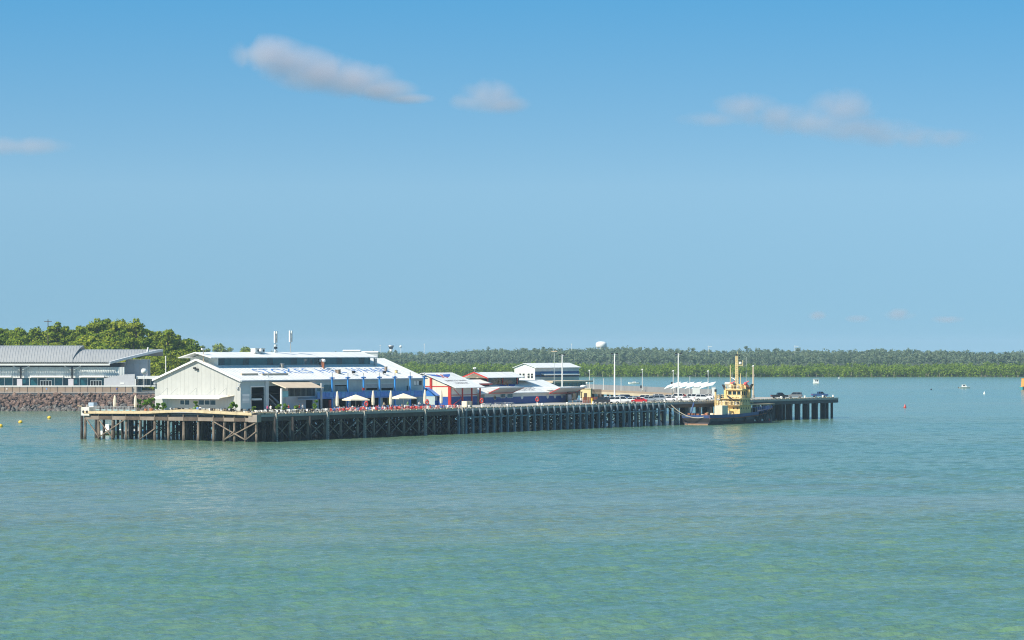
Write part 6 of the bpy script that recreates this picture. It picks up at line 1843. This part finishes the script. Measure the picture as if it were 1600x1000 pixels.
cars = [(940, 8, 'suv', C_black, 165, 'black four-wheel-drive next to the orange barrier'), (948, 10, 'hatch', C_silver, 170, 'silver hatchback just right of the black four-wheel-drive'), (957, 8, 'suv', C_white, 175, 'white car at the foot of the tall lamp pole'),
        (973, 8, 'suv', C_white, 5, 'tall white car left of the red car'), (985, 10, 'hatch', C_white, 178, 'white hatchback partly behind the red car'), (998.5, 5, 'sedan', C_red, 172, 'bright red sedan nearest the wharf edge'),
        (995, 19, 'sedan', C_silver, 10, 'silver sedan in the back row behind the red car'), (1004, 20, 'suv', C_white, 175, 'white car in the back row right of the silver sedan'), (1016, 12, 'hatch', C_silver, 8, 'pale silver hatchback right of the red car'),
        (1013, 22, 'hatch', C_blue, 12, 'dark blue hatchback in the back row'), (1027, 12, 'suv', C_silver, 172, 'grey-silver four-wheel-drive right of the pale hatchback'), (1024, 23, 'sedan', C_grey, 15, 'charcoal sedan in the back row'),
        (1034, 16, 'hatch', C_black, 4, 'black hatchback wedged between silver cars'), (1032, 24, 'suv', C_white, 10, 'white four-wheel-drive at the right of the back row'), (1046, 11, 'hatch', C_white, 174, 'small white hatchback left of the second tall pole'),
        (1072, 9, 'sedan', C_white, 170, 'white sedan right of the second tall pole'), (1084, 16, 'suv', C_white, 6, 'white square van-like car nearest the tug'), (1104, 22, 'hatch', C_white, 170, 'white hatchback half hidden beyond the tug stern'),
        (951, 26, 'sedan', C_white, 8, 'white sedan behind the black four-wheel-drive'), (966, 26, 'hatch', C_silver, 175, 'silver hatchback in the back row beside the tall lamp pole'), (980, 27, 'suv', C_blue, 4, 'navy four-wheel-drive in the back row left of the red car'),
        (1043, 27, 'sedan', C_silver, 172, 'silver sedan at the back, left of the second tall pole'), (1056, 24, 'suv', C_white, 178, 'white four-wheel-drive directly behind the second tall pole'), (1066, 30, 'hatch', C_red, 6, 'small dark red hatchback in the far row by the jetty kerb'),
        (1092, 28, 'sedan', C_grey, 176, 'grey sedan in the far row near the tug'), (1098, 10, 'suv', C_white, 4, 'white four-wheel-drive at the front, last before the tug')]
for px, v, k, c, rz, lb in cars: car(k, c, W.p(U(px, v), v, ZD), R(rz), lb)
for px, v, k, c, rz, lb in ((1218, 8, 'ute', C_black, 12, 'black pickup on the outer berth, nearest the tug bow'), (1242, 8, 'suv', C_grey, 165, 'dark car with a pale roof in the middle of the outer berth'), (1281, 8, 'ute', C_blue, 10, 'blue pickup near the outer end of the wharf')):
    car(k, c, W.p(U(px, v), v, ZD), R(rz), lb)
MB_ = None

# ------------------------------------------------------------------ the tug
vT = -10.5
uT = U(1109.5, vT)
tug = thing('tugboat', 'dark-hulled tug with a yellow deckhouse, ladder mast and pink-red water cannons', 'tugboat', W.p(uT, vT, 0), W.ang)
tx = lambda px, y=0.0: U(px, vT+y)-uT
tzz = lambda py, px, y=0.0: W.z(py, U(px, vT+y), vT+y)
BM = 9.2
Lh = tx(1204, BM/2)
def hull_section(x, ytop, half, keel):   # ring seen along the hull; centreline y = BM/2
    c = BM/2
    return [(x, c-half*.45, -keel), (x, c+half*.45, -keel), (x, c+half*.86, -.2), (x, c+half, ytop*.55), (x, c+half, ytop), (x, c-half, ytop), (x, c-half, ytop*.55), (x, c-half*.86, -.2)]
sec = [(0, 1.9, BM/2*.97, 1.0), (Lh*.12, 1.85, BM/2, 1.6), (Lh*.4, 1.9, BM/2, 1.8), (Lh*.62, 2.3, BM/2*.98, 1.8), (Lh*.78, 2.9, BM/2*.86, 1.7), (Lh*.9, 3.4, BM/2*.6, 1.5), (Lh*.97, 3.7, BM/2*.3, 1.2), (Lh, 3.85, .25, .6)]
MB().loft([hull_section(*s) for s in sec]).build('hull', M_hull, tug)
# bulwark: blue strakes standing above the deck line
for i in range(len(sec)-1):
    (x0, z0, h0, _), (x1, z1, h1, _) = sec[i], sec[i+1]
    for sg in (-1, 1):
        c = BM/2
        MB().prism([(x0+.02, c+sg*h0, z0+.005), (x1-.02, c+sg*h1, z1+.005), (x1-.02, c+sg*h1, z1+.95), (x0+.02, c+sg*h0, z0+.95)], (0, -sg*.12, 0)).build('bulwark', M_hullb, tug)
        MB().bar((x0, c+sg*(h0+.1), z0-.05), (x1, c+sg*(h1+.1), z1-.05), .24, .3).build('rubbing_strake', M_rust if i < 4 else M_tyre, tug)
MB().box(-.15, -.01, .3, BM-.3, .9, 1.9).build('transom_fender', M_tyre, tug)
MB().box(-.06, .06, .4, BM-.4, 1.92, 2.75).build('bulwark', M_hullb, tug)
MB().box(-.25, -.02, .6, BM*.85, .0, .35).build('swim_platform', mat('orange_boot', (.33, .19, .12), .8, .2, 1), tug)
# tyre fenders hanging at the bow and along the side
tym = MB(); rings = []
for k in range(12):
    a = 2*math.pi*k/12; rings.append([(math.cos(a)*(.5+.19*math.cos(b)), .19*math.sin(b), math.sin(a)*(.5+.19*math.cos(b))) for b in (0, 1.57, 3.14, 4.71)])
rings.append(rings[0]); tym.loft(rings, cap=False); tyrm = tym.mesh('tyre_fender', M_tyre)
for x, z in ((Lh*.3, 1.2), (Lh*.45, 1.25), (Lh*.6, 1.5), (Lh*.7, 1.8)): link('tyre_fender', tyrm, tug, (x, -.2, z))
for k in range(9):
    f = .66+k*.038
    i = max(j for j in range(len(sec)-1) if sec[j][0] <= Lh*f+1e-6); (x0, z0, h0, _), (x1, z1, h1, _) = sec[i], sec[min(i+1, len(sec)-1)]
    t_ = (Lh*f-x0)/(x1-x0); hh = h0+(h1-h0)*t_; zz = z0+(z1-z0)*t_
    MB().bar((Lh*f-.9, BM/2-hh*.9-.15, .5), (Lh*f+.3, BM/2-hh-.25, zz+.8), .34).build('bow_fender', M_tyre, tug)
# deckhouse on the fore part: its aft face looks back over the long working deck
zd_ = 2.0
z1d, z2d, z3d = tzz(633, 1150), tzz(623.5, 1150), tzz(609.5, 1150)
ya_, yb2 = 1.1, BM-1.0
xa0 = tx(1156, ya_); xa1 = tx(1174, ya_)
mainh = MB().box(xa0, xa1, ya_, yb2, zd_, z1d).build('deckhouse', M_yellow, tug)
upper = MB().box(xa0+.8, xa1-.3, ya_+.3, yb2-.3, z1d+.01, z2d).build('upper_deckhouse', M_yellow2, tug)
MB().box(xa0-1.0, xa1+.4, .6, BM-.6, z1d-.12, z1d+.005).build('deck_edge', M_yellow2, tug)
MB().box(xa0-.2, xa1+.2, .8, BM-.8, z2d+.003, z2d+.14).build('deck_edge', M_yellow2, tug)
for y in (1.9, 3.1, 6.2, 7.4):
    MB().cyl((xa0-.05, y, z1d-1.0), (xa0-.004, y, z1d-1.0), .26, n=10).build('porthole', M_black, mainh)
for y in (1.8, 3.0, 4.3, 6.4):
    MB().box(xa0+.74, xa0+.796, y, y+.6, z2d-1.1, z2d-.45).build('window', M_black, upper)
for k in range(4):
    x = xa0+.9+k*1.5; MB().cyl((x, ya_-.05, z1d-1.0), (x, ya_-.004, z1d-1.0), .24, n=10).build('porthole', M_black, mainh)
    MB().box(x+.4, x+1.0, ya_+.24, ya_+.296, z2d-1.1, z2d-.5).build('window', M_black, upper)
for y0, m_ in ((4.4, M_wood), (7.2, M_tan)):
    d_ = MB().box(xa0-.06, xa0-.004, y0, y0+.8, zd_+.1, zd_+2.0).build('door', m_, mainh); MB().cyl((xa0-.09, y0+.4, zd_+1.5), (xa0-.062, y0+.4, zd_+1.5), .17, n=8).build('pane', M_black, d_)
# lower casings stepping down aft of the house
MB().box(xa0-2.6, xa0-.01, 3.2, BM-1.6, zd_, zd_+1.7).build('casing', M_yellow2, tug); MB().box(xa0-4.2, xa0-2.61, 4.6, BM-1.9, zd_, zd_+1.0).build('casing', M_yellow, tug)
MB().box(xa0-1.6, xa0-.01, 5.4, BM-1.9, zd_+1.71, zd_+2.7).build('casing', M_yellow, tug)
for y in (3.6, 4.9, 6.2): MB().cyl((xa0-2.2, y, zd_+1.7), (xa0-2.2, y, zd_+2.5), .22, .26, 8).build('mushroom_vent', M_yellow, tug)
# wheelhouse with big windows all round
wy0, wy1 = 2.2, BM-2.5
wx0, wx1 = tx(1158.5, wy0), tx(1172.5, wy0)
zw0_, zw1_ = z2d+.145, z3d
wheel = MB().box(wx0, wx1, wy0, wy1, zw0_, zw0_+.8).build('wheelhouse', M_yellow2, tug)
MB().box(wx0+.14, wx1-.14, wy0+.14, wy1-.14, zw0_+.805, zw1_-.01).build('glazing', M_glass, wheel)
for k in range(5):
    x = wx0+(wx1-wx0)*k/4
    for y in (wy0+.06, wy1-.06): MB().bar((x, y, zw0_+.8), (x, y, zw1_), .3 if k in (0, 4) else .22).build('mullion', M_yellow2, wheel)
for k in range(1, 3):
    y = wy0+(wy1-wy0)*k/3
    for x in (wx0+.06, wx1-.06): MB().bar((x, y, zw0_+.8), (x, y, zw1_), .26).build('mullion', M_yellow2, wheel)
MB().box(wx0-.02, wx1+.02, wy0-.02, wy1+.02, zw1_-.45, zw1_-.02).build('window_head', M_yellow2, wheel)
MB().box(wx0-.6, wx1+.5, wy0-.6, wy1+.6, zw1_+.003, zw1_+.3).build('roof', M_yellow2, wheel)
zt_ = zw1_+.3
for k in range(7):
    y = wy0-.45+(wy1-wy0+.9)*k/6; MB().cyl((wx0-.5, y, zt_), (wx0-.5, y, zt_+1.0), .06, n=5).build('stanchion', M_yellow2, tug)
    x = wx0-.5+(wx1-wx0+.9)*k/6; MB().cyl((x, wy0-.5, zt_), (x, wy0-.5, zt_+1.0), .06, n=5).build('stanchion', M_yellow2, tug)
for z in (.5, 1.0):
    MB().bar((wx0-.5, wy0-.45, zt_+z), (wx0-.5, wy1+.45, zt_+z), .09).bar((wx0-.5, wy0-.5, zt_+z), (wx1+.4, wy0-.5, zt_+z), .09).build('rail', M_yellow2, tug)
MB().box(wx0+.9, wx1-.6, wy0+.5, wy1-.5, zt_+.002, zt_+1.25).build('monkey_island', M_yellow, tug)
for dx, y, w_, h, m in ((.2, 5.6, .8, 1.1, M_canvas), (.2, 4.4, .6, 1.5, M_black), (.1, 3.2, .7, .9, M_steel), (2.2, 2.2, .7, 1.4, M_yellow2), (3.8, 2.1, .6, .9, M_red)):
    MB().box(wx0+dx, wx0+dx+w_, y, y+w_, zt_+.003, zt_+h).build('deck_box', m, tug)
# mast
yM = BM/2-.2
xm = tx(1151.5, yM); zM = tzz(556, 1151, yM)
mm_ = MB()
for dy in (-.5, .5):
    for dx in (-.3, .3): mm_.bar((xm+dx, yM+dy*.8, zt_), (xm+dx*.7, yM+dy*.55, zM), .13)
mast = mm_.build('mast', M_yellow2, tug)
z = zt_+.5; rg = MB()
while z < zM-.2:
    s = .4-.12*(z-zt_)/(zM-zt_); rg.box(xm-.3, xm-.2, yM-s, yM+s, z, z+.12).box(xm-.28, xm+.28, yM-s, yM-s+.08, z, z+.1); z += .55
o = rg.build('rung', M_yellow, mast); tag(o, kind='stuff')
MB().cyl((xm+.3, yM, zM), (xm+.45, yM, zM+1.2), .06).build('antenna', M_yellow2, mast); MB().box(xm-.4, xm, yM-.2, yM+.2, zM+.01, zM+.5).build('lamp', M_black, mast)
zc_ = tzz(570.5, 1155, yM); MB().box(xm-.08, xm+.08, yM-2.0, yM-.5, zc_-.08, zc_+.08).box(xm-.07, xm+.07, yM-2.0, yM-1.85, zc_+.081, zc_+1.4).build('yard', M_yellow2, mast)
MB().ball((xm, yM-1.1, zc_+.55), .45).build('radar_dome', M_white, mast, smooth=True); MB().box(xm-.2, xm+.2, yM-1.5, yM-.5, zc_+1.25, zc_+1.4).build('radar_bar', M_black, mast)
for dz in (1.8, 2.6): MB().box(xm-.15, xm+.15, yM-.9, yM-.6, zc_+dz, zc_+dz+.4).build('lamp', M_black, mast)
MB().bar((xm, yM+1.8, tzz(590, 1144, yM)), (xm, yM+.2, tzz(594, 1150, yM)), .2).build('yard', M_white, mast)
for px, py, r, y in ((1141.2, 570.5, .14, 6.4), (1166, 557.5, .07, 2.4), (1157.3, 583.5, .13, 3.4), (1144, 581, .05, 5.8)):
    x = tx(px, y); MB().cyl((x, y, zt_-.3), (x, y, tzz(py, px, y)), r, r*.7, 6).build('antenna', M_yellow2 if r > .1 else M_pale, tug)
# fire monitors, life raft, funnels
for px, y in ((1143.5, 6.2), (1165, 1.9)):
    x = tx(px, y); zc2 = tzz(599.5, px, y)
    MB().cyl((x, y, zt_-.25), (x, y, zc2-.4), .18).build('monitor_stand', M_yellow2, tug)
    f = MB().ball((x, y, zc2), .62, .55, .55, 10, 6).build('water_cannon', mat('pinkish_red', (.62, .09, .10), .5, .08, 1), tug, smooth=True)
    MB().cyl((x, y, zc2+.2), (x+.3, y-.9, zc2+.75), .16, .12).build('nozzle', mat('pinkish_red', (.62, .09, .10)), f)
xl_ = tx(1141, 6.8); zb2_ = tzz(599.5, 1138, 7)
MB().cyl((xl_, 8.4, zb2_), (xl_, 6.8, zb2_), .45, .45, 10).build('life_raft', M_canvas, tug); MB().box(xl_-.1, xl_+.1, 7.5, 7.7, zt_-2.5, zb2_-.455).build('cradle', M_steel, tug)
for y, sg in ((7.6, 1), (1.2, -1)):
    x = tx(1134.5, 7.6) if sg > 0 else tx(1171, 1.2); zt3 = tzz(608, 1150, y)
    MB().box(x-.5, x+.5, y-.35, y+.45, z2d+.145, zt3-.2).build('funnel', M_yellow, tug)
    MB().loft([[(x-.45, y-.3, zt3-.19), (x+.45, y-.3, zt3-.19), (x+.45, y+.4, zt3-.19), (x-.45, y+.4, zt3-.19)], [(x-.4, y-.2+sg*1.0, zt3+1.4), (x+.3, y-.2+sg*1.0, zt3+1.4), (x+.3, y+.25+sg*1.0, zt3+1.4), (x-.4, y+.25+sg*1.0, zt3+1.4)]]).build('exhaust', M_black, tug)
y = BM-1.2; x = tx(1118, y); MB().cyl((x, y, zd_), (x, y, tzz(612, 1118, y)), .3, .28, 8).build('vent_post', M_yellow, tug); MB().cyl((x, y, tzz(612, 1118, y)), (x, y, tzz(612, 1118, y)+.7), .34, n=8).build('vent_cap', M_black, tug)
MB().bar((xa0-.5, 4.8, tzz(619.5, 1139)), (xa0-.9, .7, tzz(631.5, 1160)), .26).build('crane_boom', M_black, tug)
# white container, store box, deck clutter, winch, aft crane
xc0 = tx(1128.5, .5); yc1 = .5+11.5/4.87; zct = tzz(634, 1122)
MB().box(xc0, xc0+3.4, .5, yc1, zd_, zct).build('container', M_canvas, tug)
cn = MB(); y = .6
while y < yc1-.2: cn.box(xc0-.05, xc0-.004, y, y+.12, zd_+.1, zct-.12); y += .36
xk = xc0+.2
while xk < xc0+3.2: cn.box(xk, xk+.14, .45, .496, zd_+.1, zct-.12); xk += .42
o = cn.build('corrugation', M_canvas, tug); tag(o, kind='stuff')
for i in range(40):
    z0 = random.choice([zd_, z1d, z1d, z2d+.14]); y = random.uniform(.9, BM-1.2); h = random.uniform(.3, 1.2); w_ = random.uniform(.2, .7)
    x = {zd_: random.uniform(xc0+3.6, xa0-.9), z1d: xa0-random.uniform(.3, .8), z2d+.14: xa0+random.uniform(.0, .5)}[z0]
    MB().box(x, x+w_*.7, y-.2, y+w_, z0+.01, z0+h).build('fitting', random.choice([M_yellow, M_yellow2, M_canvas, M_tan, M_steel, M_wood, M_yellow2]), tug)
for k in range(9):
    y = .7+(BM-1.4)*k/8
    MB().cyl((xa0-.95, y, z1d), (xa0-.95, y, z1d+1.0), .05, n=5).build('stanchion', M_yellow2, tug); MB().cyl((xa0-.15, y, z2d+.14), (xa0-.15, y, z2d+1.14), .05, n=5).build('stanchion', M_yellow2, tug)
for k in range(7):
    x = xa0-.9+(xa1-xa0+1.1)*k/6; MB().cyl((x, .68, z1d), (x, .68, z1d+1.0), .05, n=5).build('stanchion', M_yellow2, tug)
for dz in (.5, 1.0):
    MB().bar((xa0-.95, .7, z1d+dz), (xa0-.95, BM-.7, z1d+dz), .07).bar((xa0-.95, .68, z1d+dz), (xa1+.3, .68, z1d+dz), .07).bar((xa0-.15, .9, z2d+.14+dz), (xa0-.15, BM-.9, z2d+.14+dz), .07).build('rail', M_yellow2, tug)
for i in range(14):
    y = random.uniform(1, BM-1.2); x = random.uniform(.8, 3.5); h = random.uniform(.6, 1.5)
    MB().box(x, x+random.uniform(.4, 1.0), y, y+random.uniform(.4, .9), 1.85, 1.85+h).build('fitting', random.choice([M_tan, M_rust, M_canvas, M_terra]), tug)
MB().bar((2.4, BM-1.4, 1.9), (3.4, BM-2.2, 6.2), .3).bar((3.4, BM-2.2, 6.2), (1.2, BM-2.8, 3.8), .2).build('aft_crane', M_hullb, tug)
xw = Lh*.72
MB().cyl((xw, 2.6, 3.6), (xw, 5.6, 3.6), .7, n=12).build('winch_drum', M_black, tug); MB().box(xw-.9, xw+.9, 2.4, 5.8, 2.5, 2.95).build('winch_bed', M_hullb, tug)
for k in range(9): # bow rails and awning strip
    x = Lh*(.66+.035*k); MB().cyl((x, 1.4+k*.22, 2.6+k*.14), (x, 1.4+k*.22, 4.6+k*.1), .05, n=5).build('stanchion', M_steel, tug)
MB().box(Lh*.66, Lh*.97, 2.4, 4.4, tzz(632, 1195, 3), tzz(631, 1195, 3)).build('bow_awning', M_tan, tug)
for s in (.7, .82, .94): MB().box(Lh*s-.08, Lh*s+.08, 3.3, 3.46, 2.9, tzz(632, 1195, 3)-.01).build('awning_post', M_steel, tug)
for px, py in ((1179, 647), (1192, 647), (1202, 644)): pass
for k in range(3):
    x = Lh*(.58+.1*k); MB().box(x, x+.8, -.06, -.004, .6, 1.1).build('hull_patch', [M_white, M_pale, M_red][k], tug)
# mooring lines from the tug stern to the wharf
def rope(name, a, b, sag, lb, r=.07, m=M_rope):
    mb = MB(); a, b = Vector(a), Vector(b); P = [a.lerp(b, t_)+Vector((0, 0, -sag*4*t_*(1-t_))) for t_ in np.linspace(0, 1, 13)]
    for i in range(12): mb.cyl(P[i], P[i+1], r, n=5, cap=False)
    tag(mb.build(name, m), lb, 'rope')
rope('mooring_line', W.p(uT-.1, vT+2, 2.2), W.p(U(1047), .4, ZD), 1.6, 'pale mooring line sagging from the tug stern to the wharf edge', .11)
rope('mooring_line', W.p(uT-.1, vT+6, 2.2), W.p(U(1040), .4, ZD+.1), 1.0, 'thinner mooring line above the sagging one off the tug stern', .07)
rope('mooring_line', W.p(U(1037), -.8, ZD-.4), W.p(U(1052), -1.2, 0.6), .4, 'loose line hanging down the wharf face left of the tug', .06)
for px, z, lb in ((1048.5, 2.6, 'upper white float hanging on the wharf face left of the tug'), (1047, 1.9, 'lower white float hanging on the wharf face left of the tug')):
    t = thing('float', lb, 'float', W.p(U(px), -.6, z), 0); MB().ball((0, 0, 0), .42).build('ball', M_white, t, smooth=True); MB().cyl((0, 0, .4), (0, 0, 1.2), .04, n=5).build('lanyard', M_rope, t)

# ------------------------------------------------------------------ boats and buoys
def boat(q, L, rz, lb, hullm, deckm, cabin=True, name='motorboat', under=None, mast_=0, cab_h=.9):
    t = thing(name, lb, 'boat', q, rz)
    B_ = L*.34; H_ = L*.13
    S = [(-.5, .8, .75), (-.3, .95, .72), (0, 1, .75), (.25, .85, .85), (.42, .45, 1.0), (.5, .06, 1.1)]
    rings = []
    for x, b_, h in S:
        hb = b_*B_/2; rings.append([(x*L, -hb*.5, -H_*.4), (x*L, hb*.5, -H_*.4), (x*L, hb, H_*h), (x*L, -hb, H_*h)])
    MB().loft(rings).build('hull', hullm, t)
    if under:
        MB().loft([[(p_[0], p_[1]*1.02, min(p_[2], H_*.15)) for p_ in r] for r in rings]).build('antifouling', under, t)
    MB().box(-.46*L, .2*L, -B_*.38, B_*.38, H_*.75, H_*.8).build('deck', deckm, t)
    if cabin:
        c = MB().loft([[(-.22*L, -B_*.3, H_*.8), (.2*L, -B_*.3, H_*.85), (.2*L, B_*.3, H_*.85), (-.22*L, B_*.3, H_*.8)], [(-.2*L, -B_*.26, H_*.8+cab_h), (.08*L, -B_*.26, H_*.8+cab_h), (.08*L, B_*.26, H_*.8+cab_h), (-.2*L, B_*.26, H_*.8+cab_h)]]).build('cabin', deckm, t)
        for s in (-1, 1): MB().box(-.17*L, .03*L, s*B_*.29-.03, s*B_*.29+.03, H_*.8+cab_h*.4, H_*.8+cab_h*.8).build('window', M_black, c)
        MB().box(-.22*L, .1*L, -B_*.3, B_*.3, H_*.8+cab_h+.002, H_*.8+cab_h+.1).build('roof', hullm, c)
    if mast_: MB().cyl((-.1*L, 0, H_), (-.1*L, 0, H_+mast_), .05, n=5).build('mast', M_steel, t)
    MB().box(-.5*L-.3, -.5*L+.05, -.25, .25, .1, H_*.9).build('outboard', M_black, t)
    return t
q = ground(990, 599.5); boat(q, 6.6, R(178), 'small white open motorboat moored beyond the car park', M_white, M_white, True, cab_h=.5, mast_=1.2)
q = ground(1507, 606.5); t = boat(q, 6.4, R(8), 'white cabin cruiser anchored in open water towards the right edge', M_white, M_white, True, cab_h=1.2)
q = ground(1601, 608.5)
t = boat(q, 15, R(75), 'teal and white boat with an orange cabin cut off by the right edge', mat('teal_hull', (.05, .30, .32), .5, .1, 1), mat('orange_cabin', (.70, .32, .06), .6, .1, 1), True, name='work_boat', mast_=6, cab_h=4.6)
q = ground(1275, 599)
t = thing('houseboat', 'small boxy white houseboat far out beyond the outer berth', 'boat', q, R(5))
MB().box(-1.6, 1.6, -2.4, 2.4, -.2, .5).build('pontoon', M_pale, t); c = MB().box(-1.35, 1.35, -1.8, 1.8, .502, 2.6).build('cabin', M_white, t)
for x in (-.7, .3): MB().box(x, x+.6, -1.84, -1.804, 1.2, 2.1).build('window', M_black, c)
MB().box(-1.6, 1.6, -2.2, 2.2, 2.602, 2.75).build('roof', M_white, t)
for px, u, v, L, hm, lb, un, rz in ((173, 34, 70, 9.5, M_white, 'white boat with a yellow-stained hull moored behind the left piles', M_ylw, R(60)), (210, 40, 74, 7, mat('boat_blue', (.05, .2, .42), .5, .1, 1), 'blue boat moored deeper behind the left piles', None, R(20)), (300, 66, 72, 8, M_white, 'white boat glimpsed between the piles under the gable', M_rust, R(40))):
    d = W.p(u, v).y
    boat(Vector(((px-800)/F*d, d, 0)), L, rz, lb, hm, M_white, True, under=un, cab_h=1.5, mast_=2)
def buoy(px, py, r, m, lb, shape='ball'):
    q = ground(px, py)
    t = thing('buoy', lb, 'buoy', q, 0)
    if shape == 'cone':
        MB().cyl((0, 0, -.2), (0, 0, .35), r, r, 10).build('float', m, t); MB().cyl((0, 0, .351), (0, 0, r*2.4), r*.8, r*.15, 10).build('cone', m, t)
    else:
        MB().ball((0, 0, r*.45), r, r, r*.85, 10, 6).build('float', m, t, smooth=True); MB().cyl((0, 0, r*1.2), (0, 0, r*1.5), .12, n=6).build('shackle', M_steel, t)
for px, py, lb in ((1, 667, 'yellow buoy at the left edge of the water, nearest of three'), (32, 661, 'middle yellow buoy of three off the rocks'), (77, 654, 'yellow buoy farthest right of three off the rocks')): buoy(px, py, .62, M_ylw, lb)
buoy(1414, 637, .55, M_red, 'red conical buoy on open water right of the wharf end', 'cone')
buoy(1538, 615.5, .5, M_white, 'white buoy near the cabin cruiser', 'cone')
buoy(1311, 591.5, .6, M_white, 'tiny white buoy out beyond the houseboat, close to the mangroves')
buoy(1455, 609, .45, M_black, 'small dark float left of the cabin cruiser')
buoy(917, 599, .7, M_white, 'white buoy seen just right of the glazed pavilion')

# ------------------------------------------------------------------ air
HAZE = 0.00005
if HAZE:
    mb = MB(); mb.box(-4000, 5200, -30, 9200, -3.0, 46)
    m = bpy.data.materials.new('haze_air'); m.use_nodes = True
    n, l = m.node_tree.nodes, m.node_tree.links; n.clear()
    out = n.new('ShaderNodeOutputMaterial'); pv = n.new('ShaderNodeVolumePrincipled')
    pv.inputs['Color'].default_value = (.62, .80, 1.0, 1); pv.inputs['Density'].default_value = HAZE; pv.inputs['Anisotropy'].default_value = 0.0
    l.new(pv.outputs[0], out.inputs['Volume'])
    tag(mb.build('haze', m), kind='stuff')
